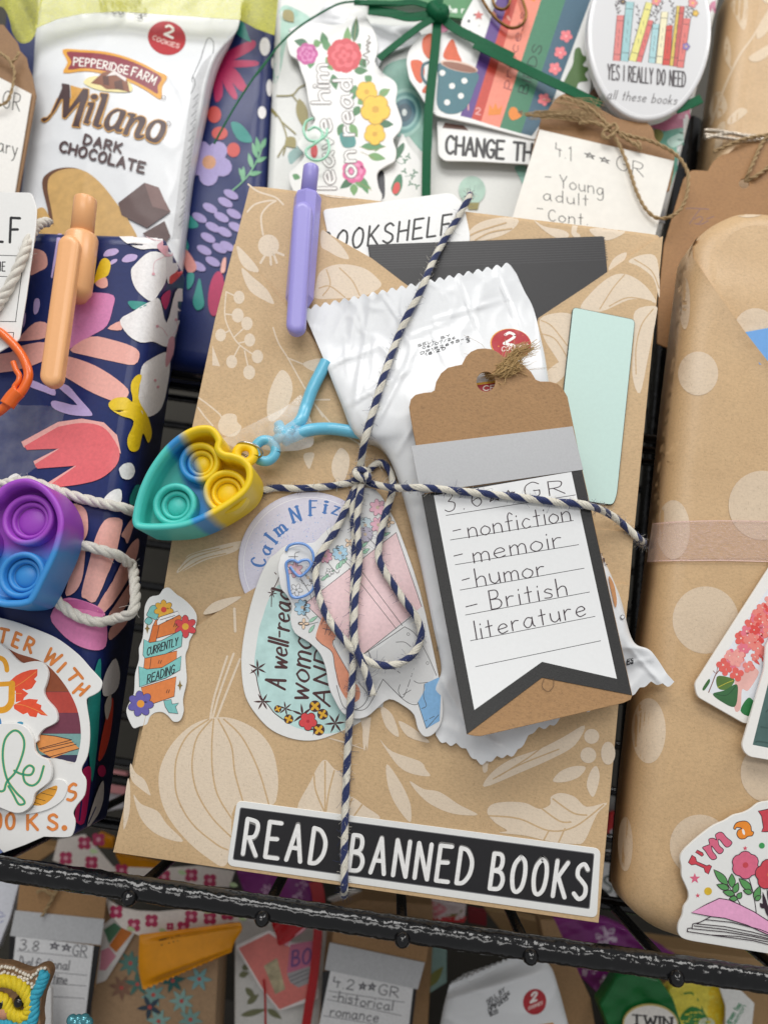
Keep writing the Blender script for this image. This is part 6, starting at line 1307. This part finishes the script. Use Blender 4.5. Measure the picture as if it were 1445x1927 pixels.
A = Art(Plane(-.0026, 1380, 1660, 0, 3)); A.plate(sm(c('O', '1500 310 1400 318 1311 332 1240 346 1185 388 1130 415 1062 432 1000 470 920 506 830 572 750 640 700 692 680 740 690 800 692 870 722 940 740 990 738 1040 706 1090 696 1150 670 1210 665 1270 692 1310 760 1332 900 1356 1311 1424 1500 1450'), True, 3), VIN, -.0006, .0002, .8, 1); A.up()
OL = '#33202c'
def fl(t, h, lw=1.5, smo=True):
    p = c('O', t); p = sm(p, True, 4) if smo else p; A.poly(p, h); A.up(); A.stroke(p, lw, OL, closed=True)
fl('738 772 765 718 790 735 800 765 870 795 888 788 906 798 882 856 858 840 850 812 790 785 762 790', '#cf4652', 1.3, False); fl('790 700 802 682 842 702 848 718 835 728 812 712', '#cf4652', 1.3, False)
fl('840 665 870 650 890 640 885 605 920 598 940 610 932 575 960 555 985 560 1010 590 1050 625 1040 650 1020 662 1000 655 965 612 952 610 960 650 990 680 975 706 950 705 912 660 905 655 912 690 935 720 940 742 912 752 890 735 860 690', '#dd6a86', 1.4)
fl('1062 525 1080 490 1120 476 1160 480 1185 510 1190 545 1206 555 1195 580 1165 585 1140 602 1105 600 1085 570 1095 540 1120 528 1085 520 1075 535', '#ef8f2e', 1.4); A.poly(P('O', ell(1133, 553, 9, 22, -.3)), '#f2f0ed'); A.up()
fl('1238 402 1262 400 1330 385 1400 380 1400 548 1290 552 1262 552 1275 520 1262 440', '#cf4652', 1.4, False)
def starp(x, y, r, h):
    x, y = c1('O', x, y); r /= 3.8; A.poly([(x+(r if k % 2 == 0 else r*.42)*math.sin(k*math.pi/5), y-(r if k % 2 == 0 else r*.42)*math.cos(k*math.pi/5)) for k in range(10)], h)
starp(785, 886, 40, '#dd6a86'); starp(806, 1008, 18, '#d8566a'); starp(1145, 670, 18, '#d8566a'); A.poly(P('O', ell(880, 977, 28)), '#d9b430'); A.poly(P('O', ell(1264, 651, 21)), '#3f9a56')
for t in ('1170 880 1195 960 1215 1060 1225 1140', '1110 1070 1080 1020 1040 960 1000 900', '1380 900 1330 1000 1310 1180'): A.st('O', t, 1.6, OL)
for a in ((1020, 930, 920, 822, 36), (1050, 950, 1050, 850, 34), (1030, 960, 940, 930, 30), (1065, 990, 1095, 915, 30), (1070, 1000, 985, 980, 30), (1090, 1030, 1120, 985, 26), (1090, 1030, 1030, 1030, 26), (1190, 970, 1100, 885, 36), (1195, 990, 1130, 970, 26), (1215, 1040, 1250, 940, 34), (1215, 1040, 1260, 1010, 24)):
    L = leaf(*c1('O', *a[:2]), *c1('O', *a[2:4]), a[4]/2.6); A.poly(L, '#5a9a58'); A.up(); A.stroke(L, 1.5, OL, closed=True)
for a in ((1280, 1100, 1250, 1060), (1300, 1130, 1270, 980), (1311, 1160, 1290, 1040), (1340, 1100, 1300, 960)): A.poly(leaf(*c1('O', *a[:2]), *c1('O', *a[2:]), 8), OL)
A.flower(*c1('O', 1147, 790), 25, 6, '#dd6a86', '#c9464f', .22, .5, 1.35, OL, 1.5); A.flower(*c1('O', 1330, 860), 29, 6, '#cf4652', '#e9b84a', .22, .2, 1.3, OL, 1.5)
fl('760 1130 860 1075 960 1028 1030 1040 1100 1070 1210 1125 1311 1190 1420 1270 1420 1330 1311 1290 1160 1220 1000 1170 900 1158', '#eda9cf', 1.7, False)
for t in ('900 1158 840 1190 800 1210 1000 1230 1200 1270 1420 1330', '820 1200 770 1212 765 1245 1000 1268 1200 1300 1420 1350', '760 1240 735 1242 730 1265 900 1290 1200 1330 1420 1385', '860 1180 1050 1200 1250 1250 1420 1320', '900 1290 1100 1300 1311 1340', '780 1225 1000 1250 1250 1300 1420 1345'): A.stroke(c('O', t), 1.7, OL)
A.build('sticker', None, "white I'm a B sticker with open pink book and red flowers", 'sticker')
# ================================================================== the row of parcels on the shelf below
DY = .092
def lowp(kk, t, Y, th, m, bev=1.5, r=0, seg=2): 
    A = Art(Plane(Y+DY)); p = [(x, y+260 if y > 1905 else y) for x, y in c(kk, t)]; p = rnd(p, r) if r else p; A.plate(p, m, -th, 0, bev, seg); A.up(); return A
A = lowp('P', '-200 300 110 300 60 500 -10 680 -200 700', .052, .004, M('#e6e8f0', .4)); [A.stroke(c('P', t), 2, '#8f97c4') for t in ('0 470 20 480', '0 500 30 490', '5 530 20 520')]; A.build('white_card', None, 'white card standing lower left under the rail', 'card')
A = lowp('P', '-40 0 75 0 60 110 20 150 -40 160', .085, .006, M('#8fa3d9', .4)); A.build('blue_packet', None, 'pale blue packet glimpsed under the navy book', 'packet')
A = lowp('P', '60 60 340 100 200 200 60 190', .09, .01, kraft('#b08a5c')); A.build('parcel', None, 'kraft parcel corner glimpsed under the rail at the left', 'parcel')
def lowtag(kk, kr, tp, pa, b1, b2, Y, lines, label, words):
    g = thing('gift_tag', label, 'gift tag', at(*c(kk, kr)[0], Y)); A = lowp(kk, kr, Y+.0006, .0006, KB, .6); A.build('tag_card', g)
    A = lowp(kk, b1, Y+.0002, .0003, M('#1a191b', .4), .5); A.plate(c(kk, b2), M('#1a191b', .4), -.0003, 0, .5)
    A.plate(c(kk, pa), M('#e6e6e7', .45), -.0002, .0002, .5); A.up()
    for s, x0, y0, x1, y1 in words: text(A, s, c1(kk, x0, y0), c1(kk, x1, y1), (3, -19), 2, '#55535a', 16, 0, jit=3)
    for t in lines: A.stroke(c(kk, t), 1.2, '#77757a')
    A.build('label', g); A = lowp(kk, tp, Y-.0002, .0004, M('#c3c4c6', .4), .5); A.build('tape', g); return g
g = lowtag('P', '120 250 610 330 590 515 540 900 60 800', '88 462 592 512 572 658 58 606', '92 605 532 662 480 1120 280 1120 40 1120', '58 605 95 610 40 1120 -10 1120', '528 660 568 665 545 830 500 1120 470 1120', .030,
       ('100 690 500 730', '90 790 495 830', '80 860 490 890', '300 950 480 960'), 'brown tag with grey tape and lined card at lower left', (('3.8', 110, 685, 220, 690), ('**', 280, 690, 400, 705), ('GR', 410, 715, 490, 725), ('Dual', 110, 780, 180, 785), ('fictional', 200, 785, 390, 800), ('time', 300, 870, 380, 880)))
V, F, FM = [], [], []; ply(V, F, FM, wire3('P', '240 495 290 410 330 330 360 290', .0285+DY, 8), .0008, 2, .006, [0, 0], 6, .2); ply(V, F, FM, wire3('P', '210 360 250 345 300 370 330 340', .0285+DY, 8), .0008, 2, .006, [0, 0], 6, .2); mkobj('twine', V, F, FM, [JT], g)
# beaded animal face patch
bp = thing('beaded_patch', 'brown beaded animal face patch with yellow ring and teal edge at the lower left', 'patch', at(30, 1900, .002))
A = Art(Plane(.004)); BR = M('#8a6a4c', .55, .12, .4, 900); A.plate(sm(c('P', '-90 790 0 765 60 770 110 790 170 805 220 780 262 776 285 810 275 860 240 950 225 1040 200 1160 -90 1160'), True, 4), BR, -.0025, .0012, 3, 4); A.build('felt', bp)
A = Art(Plane(.0025)); V, F = [], []
def embroid(t, col, R, name, Y=.0024, nst=3):
    V, F, FM = [], [], []; ply(V, F, FM, wire3('P', t, Y, 8), R, nst, R*2.6, [0]*nst, 7); mkobj(name, V, F, FM, [M(col, .7, .1, .3, 2000)], bp)
embroid('-20 858 60 862 125 896 168 965 172 1020 142 1062 92 1054 52 1020 30 972 -10 955', '#dcc21e', .0018, 'yellow_ring'); embroid('258 815 235 880 210 930 195 960 190 1060 170 1130', '#35a3bd', .0017, 'teal_edge'); embroid('0 1090 60 1100 130 1110 170 1080', '#35a3bd', .0016, 'teal_edge')
def ball(V, F, p, r, n=8):
    b = len(V)
    for i in range(n+1):
        for j in range(n*2): a, q = math.pi*i/n, math.pi*j/n; V.append(p+Vector((r*math.sin(a)*math.cos(q), r*math.cos(a), r*math.sin(a)*math.sin(q))))
    for i in range(n):
        for j in range(n*2): k = (j+1) % (n*2); F.append([b+i*n*2+j, b+i*n*2+k, b+(i+1)*n*2+k, b+(i+1)*n*2+j])
for x, y in ((112, 980), (20, 985)):
    V, F = [], []; ball(V, F, at(*c1('P', x, y), .0022), .0017, 12); mkobj('eye', V, F, [0]*len(F), [M('#141214', .12, 0)], bp)
V, F = [], []; ball(V, F, at(*c1('P', 35, 1035), .0026), .0022, 12); mkobj('nose', V, F, [0]*len(F), [M('#c08a6c', .6, .1)], bp)
V, F = [], []
for t in ('-20 790 30 780 80 790 130 815 180 840 220 800 255 790', '-20 825 30 815 90 830 140 860 180 880', '215 850 235 830', '180 900 200 890', '120 835 160 850'):
    for q in dens(c('P', t), 5.5, False): ball(V, F, at(q[0]+random.gauss(0, .8), q[1]+random.gauss(0, .8), .0026), .00055, 5)
mkobj('bead', V, F, [0]*len(F), [M('#dcd2c2', .12, 0, spec=.8)], bp)['kind'] = 'stuff'
A = lowp('P', '200 790 292 905 290 1200 150 1200', .016, .002, M('#e9e8e6', .45)); A.build('white_card', None, 'white card behind the beaded animal patch', 'card')
V, F = [], []
for x, y, r in ((410, 1082, .0016), (445, 1078, .0014), (480, 1080, .0017), (430, 1098, .0018), (500, 1098, .0016), (460, 1100, .0019)): ball(V, F, at(*c1('P', x, y), .004), r, 8)
tag(mkobj('teal_beads', V, F, [0]*len(F), [M('#4f8f9a', .12, 0, metal=.4)]), 'cluster of teal beads at the bottom edge beside the beaded patch', 'beads')

# kraft parcel with teal flowers, orange wrapper, floral headband
lk = thing('parcel', 'kraft parcel with blurry teal and white flowers lower left', 'parcel', at(310, 1925, .05)); lkA = A = lowp('P', '560 470 600 640 780 560 1240 700 1180 1160 500 1160 520 900', .047, .02, kraft('#b49472', .6), 3, 4, 3); A.build('wrapped_body', lk); A = Art(Plane(.0465+DY))
for x, y, h, n in ((870, 940, '#7fa7a0', 7), (1030, 975, '#8fb5ad', 7), (980, 860, '#2f6a66', 6), (740, 760, '#5d8a80', 8), (690, 900, '#8d6a56', 7), (900, 1090, '#8fb5ad', 7), (1130, 850, '#7fb0b0', 6), (1080, 1080, '#7fa7a0', 7), (780, 880, '#4f7a70', 5), (850, 1010, '#3a4a58', 5)):
    for q in range(n): a = q/n*6.28+x; A.poly(leaf(*c1('P', x, y), *c1('P', x+75*math.cos(a), y+75*math.sin(a)), 9), h, up=False)
    A.up(); A.poly(ell(*c1('P', x, y), 4), '#c2554f')
A.into(lk.children[0])
A = lowp('P', '570 560 640 500 700 540 770 580 700 700 600 860 545 880', .044, .0006, M('#eceae7', .4), 1, 3); [A.poly(c('P', t), h) for t, h in (('590 570 650 530 690 560 620 650', '#5d8f70'), ('620 660 700 545 755 585 660 700', '#df8236'), ('575 690 620 670 660 720 600 800 565 800', '#e69aae'))]; A.build('sticker', None, 'blurred sticker with orange green and pink shapes on the lower parcel', 'sticker')
hb = thing('headband', 'white fabric headband printed with small pink flowers under the rail', 'headband', at(320, 1690, .045))
for nm, cy0, sg, y0 in (('front_band', 400, 1, .036), ('back_band', 330, -1, .062)):
    A = Art(Plane(y0+DY, warp=lambda x, y: .004*math.cos((x-340)/90), step=10)); FB = M('#e9dfd6', .7, .05)
    if sg > 0: A.plate(c('P', '600 395 680 445 780 465 900 470 1050 455 1220 435 1400 400 1400 510 1250 555 1050 595 900 612 790 606 690 560 620 480'), FB, 0, .001, .6)
    else: A.plate(c('P', '330 60 480 30 560 120 640 215 900 225 1120 210 1330 240 1300 330 1050 330 900 300 700 300 480 240 300 180'), FB, 0, .001, .6)
    A.up()
    for x, y in (((860, 520), (1085, 497), (965, 552), (1190, 505), (660, 470), (760, 545), (1290, 480), (1040, 560), (1370, 440)) if sg > 0 else ((375, 165), (1085, 262), (1190, 292), (690, 235), (520, 190), (480, 80), (560, 60), (930, 270))): A.flower(*c1('P', x, y), 14 if x % 2 == 0 or x in (1085, 375) else 8, 4, '#b8325c', '#e7a9b8', .3, .8, 1.3)
    for x, y in ((720, 560), (1150, 460), (900, 570), (1350, 500), (1300, 310), (510, 120), (1010, 240)): A.poly(leaf(*c1('P', x, y), *c1('P', x+50, y+14), 9), '#b9cf9a')
    A.build(nm, hb)
OW = M('#eb9a12', .3, .05, .1, 200)
ow = packet('orange_wrapper', c('P', '792 598 786 720 788 800 812 922'), c('P', '1362 528 1372 570 1330 640 1310 704'), .026+DY, .0045, OW, 50, 40, (.1, .1), .0009, (0, 6), 16, 21, None, .001, None, power=.6)
tag(ow, 'orange foil sweet wrapper lettered in black lower left', 'sweet wrapper')
A = Art(Skin([ow], .02, 10)); text(A, 'TWI', c1('P', 900, 662), c1('P', 1010, 632), (2, -10), 2.4, '#4a2f14', 14)
A.into(ow)
for i, (t, y0, lb) in enumerate((('560 20 640 55 640 112 560 105', .075, 'orange wrapper corner glimpsed between navy book and kraft book'), ('652 140 905 195 865 232 700 235', .07, 'orange wrapper glimpsed below the pumpkin corner of the kraft book'))): A = lowp('P', t, y0, .004, OW, 1.5, 2); A.build('orange_wrapper', None, lb, 'sweet wrapper')
for t, y0, h, lb in (('700 1070 860 1100 860 1250 690 1230', .085, '#e79a9c', 'pink packet seen through the gap left of the pumpkin'), ('690 1240 860 1250 840 1340 670 1370', .09, '#d9d7dc', 'pale packet seen through the gap left of the pumpkin')): A = lowp('F', t, y0, .004, M(h, .4), 1.5, 2); A.build('packet', None, lb, 'packet')
# pink card with books and red bow
fp = thing('parcel', 'white parcel with olive leaf print behind the coral card', 'parcel', at(500, 1925, .07)); A = lowp('Q', '140 420 760 420 700 1100 130 1100 135 600', .062, .02, M('#e3e2de', .45), 2, 4); A.build('wrapped_body', fp); A = Art(Plane(.0615+DY))
for a in ((200, 830, 260, 900), (210, 930, 280, 870), (170, 1000, 330, 960), (330, 960, 420, 1020), (160, 760, 220, 740), (180, 700, 220, 720)): A.poly(leaf(*c1('Q', *a[:2]), *c1('Q', *a[2:]), 12), '#7d7f5d')
A.into(fp.children[0])
pk = lowp('Q', '135 578 345 482 480 560 640 560 640 900 402 975 290 840', .048, .0008, M('#f0e9e6', .4), 1.2, 5); pk.pp('Q', '158 592 340 502 460 580 600 700 605 880 405 962 300 830', '#e27f77'); pk.pp('Q', '310 700 390 650 440 840 380 870', M('#b8ab8a', .5, .3, 0, 200)); pk.up(); pk.pp('Q', '470 570 640 540 620 700 450 740', '#c9708f'); pk.pp('Q', '450 745 590 700 590 800 520 830 470 800', '#a5a3a5'); pk.up(); text(pk, 'BO', c1('Q', 480, 700), c1('Q', 590, 680), (2, -28), 4, '#6d4a86', 20)
for t in ('460 770 580 720', '470 790 580 745', '490 810 590 765'): pk.stroke(c('Q', t), 1.4, '#5d5a60')
pk.build('picture_card', None, 'coral picture card with pink book drawing lower middle', 'card')
rr = thing('satin_ribbon', 'red satin ribbon and bow hanging below the shelf rail', 'ribbon', at(595, 1900, .04)); RS = M('#b8141c', .35, .08)
strip('Q', '640 430 632 560 612 760 580 960 560 1100', 17, .045+DY, 'band', RS, rr); strip('Q', '620 190 640 280 645 420', 24, .06+DY, 'band', RS, rr); strip('Q', '310 780 318 900 320 1060', 4, .046+DY, 'tail', RS, rr)
A = Art(Plane(.044+DY, warp=lambda x, y: .003*math.sin((x+y)/14), step=6)); A.plate(sm(c('Q', '360 425 470 425 560 455 500 520 450 560 400 575 385 520'), True, 3), RS, -.0004, .0004, .6); A.build('bow_loop', rr)
V, F = [], []; tube(V, F, wire3('Q', '440 570 480 520 530 490 560 460', .042+DY, 6), .0011, 8); tag(mkobj('pink_cord', V, F, [0]*len(F), [M('#e8a8b4', .4)]), 'pink cord with blue bead crossing the red bow', 'cord')
def bag(kk, t, Y, m, label, cat, name, th=.008, seed=1):
    A = Art(Plane(Y+DY, warp=lambda x, y: .0022*vnoise(x/34, y/34, seed)+.0011*vnoise(x/13, y/15, seed+4), step=8)); A.plate(c(kk, t), m, -th, 0, 3, 3, bevh=.003); A.up(); return A
A = bag('Q', '140 130 590 130 600 330 430 470 330 470 200 300', .075, M('#93338c', .35, .06), '', '', '')
for x, y in ((330, 240), (520, 280), (540, 210)): A.flower(*c1('Q', x, y), 12, 6, '#dcb3d6', None, .2, 0, .7)
A.build('purple_bag', None, 'purple snowflake bag below the READ BANNED BOOKS sticker left part', 'gift bag')
g2t = lowtag('Q', '730 465 1310 560 1285 690 1200 900 700 800', '708 558 1282 680 1240 842 678 722', '712 728 1212 832 1180 1120 630 1120', '665 735 714 728 640 1120 600 1120', '1210 835 1232 840 1200 1120 1172 1120', .035,
       ('700 850 1160 920', '690 900 1140 1000', '670 1000 1130 1075'), 'brown tag with grey tape and handwritten historical romance card lower middle', (('4.2', 725, 825, 850, 845), ('**', 880, 850, 980, 860), ('GR', 1000, 870, 1120, 890), ('-historical', 720, 910, 1085, 970), ('romance', 710, 1000, 1000, 1040)))
lk2 = lowp('Q', '700 380 900 300 1330 330 1330 560 1250 1100 560 1100', .055, .018, kraft('#a5825a', .6), 2, 3); lk2.build('parcel', None, 'plain kraft parcel behind the historical romance tag', 'parcel')
A = lowp('Q', '690 300 850 240 1020 270 1000 300 820 345', .07, .003, M('#e9e6e2', .4), 1, 3); A.build('white_packet', None, 'white packet edge just under the twine at the book bottom', 'packet')
A = bag('R', '-20 290 250 330 240 430 -20 425', .072, M('#e9d8d8', .35), '', '', ''); A.sp('R', '-20 300 80 320 130 360 60 400 -20 400', '#e58a94'); A.pp('R', '-20 405 250 400 235 436 -20 440', '#cf2f34'); A.sp('R', '120 390 200 370 240 350 180 400', '#8d8242'); A.build('floral_packet', None, 'white packet with pink blossom and red edge below the sticker', 'packet')
A = lowp('R', '260 350 370 370 370 460 260 440', .09, .004, M('#8f2430', .4), 1, 3); A.build('red_packet', None, 'dark red packet sliver above the rail', 'packet')
A = lowp('R', '-30 560 130 600 130 800 -30 900', .058, .004, M('#8fb0aa', .5, .15, 0, 120), 1, 3); A.poly(leaf(*c1('R', 10, 830), *c1('R', 110, 700), 18), '#7d7f3d'); A.build('floral_parcel', None, 'teal and olive printed parcel sliver right of the historical romance tag', 'parcel')
# white cookie packet, purple bag, tea packet
mp = packet('cookie_packet', c('R', '110 960 130 860 60 1060 40 1180') if False else c('R', '150 800 115 930 90 1060 70 1200'), c('R', '620 590 740 680 800 820 900 1200'), .034+DY, .010, WHITE, 50, 60, (.16, .02), .0016, (9, 0), 14, 31, None, .002, None, power=.5); tag(mp, 'white cookie packet with red two cookies badge lower right', 'cookie packet')
A = Art(Skin([mp], .03, 10)); A.poly(P('R', ell(660, 915, 70, 78, .2, 24)), '#b0252f'); A.up(); text(A, '2', c1('R', 635, 920), c1('R', 670, 905), (2, -17), 4, '#f0e6e2'); text(A, 'COOKIES', c1('R', 620, 965), c1('R', 705, 930), (1, -6), 1.2, '#eccfc9', 14)
for k, (a, b) in enumerate((((375, 930), (480, 850)), ((385, 955), (510, 870)), ((385, 980), (500, 900)), ((390, 1005), (440, 980)))): text(A, ('SELL BY', '06/07/26', 'DP1P2695', '18:20')[k], c1('R', *a), c1('R', *b), (-2, -7), 1.4, '#47464a', 14)
A.pp('R', '640 1060 770 1040 775 1060 650 1090', '#e2a02c'); A.into(mp)
A = lowp('R', '690 420 780 420 1000 900 1160 1060 1050 1200 880 1200 760 760', .046, .015, kraft('#a5825a', .6), 2, 3); A.build('parcel', None, 'kraft parcel leaning between white cookie packet and purple bag', 'parcel')
A = lowp('R', '360 360 740 440 730 620 560 620', .09, .01, kraft('#b08f64', .6), 2, 3); A.build('parcel', None, 'kraft parcel seen between book bottom and rail', 'parcel')
A = bag('R', '735 400 1110 430 1300 520 1520 640 1480 760 1240 760 1060 890 900 740 735 560', .062, M('#8d2f85', .33, .06), '', '', '', seed=6)
for x, y, r in ((1090, 530, 24), (1010, 720, 10), (1090, 800, 16), (960, 740, 9), (1330, 690, 14)): A.flower(*c1('R', x, y), r, 6, '#d9c3d8', '#c9a9c9', .2, .2, .7)
A.build('purple_bag', None, 'shiny purple bag with white snowflake right of the white sticker corner', 'gift bag')
gt2 = thing('tea_packet', 'green tea packet with cream oval label lower right', 'tea packet', at(1220, 1925, .03)); A = Art(Plane(.036+DY, warp=lambda x, y: .0015*vnoise(x/30, y/30, 3), step=8)); A.plate(rnd(c('O', '100 1790 232 1580 330 1555 540 1610 640 1750 720 2000 180 2000'), 6), M('#0f6b31', .32, .06), -.009, 0, 4, 4, bevh=.004); A.build('packet_body', gt2)
A = Art(Plane(.0335+DY)); OVL = P('O', ell(470, 1930, 200, 145, .05, 36)); A.plate(OVL, M('#c8b36a', .35), -.0006, .0001, .4); A.up(); A.poly(P('O', ell(470, 1932, 190, 136, .05, 36)), '#e7e3dc'); A.up(); text(A, 'TWIN', c1('O', 340, 1930), c1('O', 620, 1950), (0, -18), 5, '#2d2b2c', 20, .4, True); A.build('oval_label', gt2)
A = Art(Plane(.044+DY, warp=lambda x, y: .0012*vnoise(x/26, y/26, 8), step=8)); A.plate(c('O', '590 1680 680 1620 960 1640 1000 1800 990 2000 640 2000'), M('#e3d24a', .35, .08), -.006, 0, 3, 3, bevh=.003); A.up(); A.sp('O', '880 1720 930 1650 980 1700 1000 1840 960 1940 890 1920', '#e2c01a'); A.st('O', '690 1715 760 1705 810 1760 850 1850 870 1880', 3.4, '#2f7d35'); A.sp('O', '680 1880 760 1800 850 1840 880 1930 740 1940', '#2f7d35'); A.poly(P('O', ell(870, 1930, 60, 50)), '#d9dfc4'); A.build('lemon_packet', None, 'yellow and green lemon packet beside the tea packet', 'packet')
A = lowp('O', '960 1665 1110 1680 1212 1780 1080 2000 985 2000 1005 1800', .040, .001, M('#e6e6e2', .45), 1, 3); text(A, 'green tea', c1('O', 1030, 1930), c1('O', 1120, 1790), (-9, -6), 2, '#4f8f6a', 14); text(A, 'lemon', c1('O', 1075, 1930), c1('O', 1150, 1800), (-8, -5), 1.6, '#4f8f6a', 14); A.build('white_card', None, 'white card with green printing at lower right corner', 'card')
A = lowp('O', '270 1340 700 1400 1200 1460 1700 1500 1700 2100 500 2100 330 1800', .066, .02, kraft('#ad8b60', .6), 2, 3); A.build('parcel', None, 'large kraft parcel behind the lemon packet lower right', 'parcel')
A = lowp('O', '120 690 250 680 225 1025 100 1012', .075, .001, M('#dfe0de', .45), 1, 3); text(A, 'SI', c1('O', 135, 985), c1('O', 225, 985), (0, -30), 5, '#66706a', 24); A.build('white_card', None, 'white card lettered SI seen through the gap right of the main book', 'card')
A = lowp('O', '180 420 260 400 252 600 150 600', .09, .004, M('#c8282a', .4), 1, 3); A.pp('O', '180 540 250 500 250 600 170 600', '#b7b7ba'); A.build('packet', None, 'red packet seen through the gap right of the main book', 'packet')
A = lowp('O', '120 240 260 240 250 420 170 420', .095, .004, M('#8f8e8a', .5, .2), 1, 3); A.build('packet', None, 'grey packet seen through the gap above the red packet', 'packet')
for t, lb, h in (('-400 900 1200 900 1200 2100 -400 2100', 'dark parcels stacked deep on the lower shelf', '#2b2522'),):
    pass
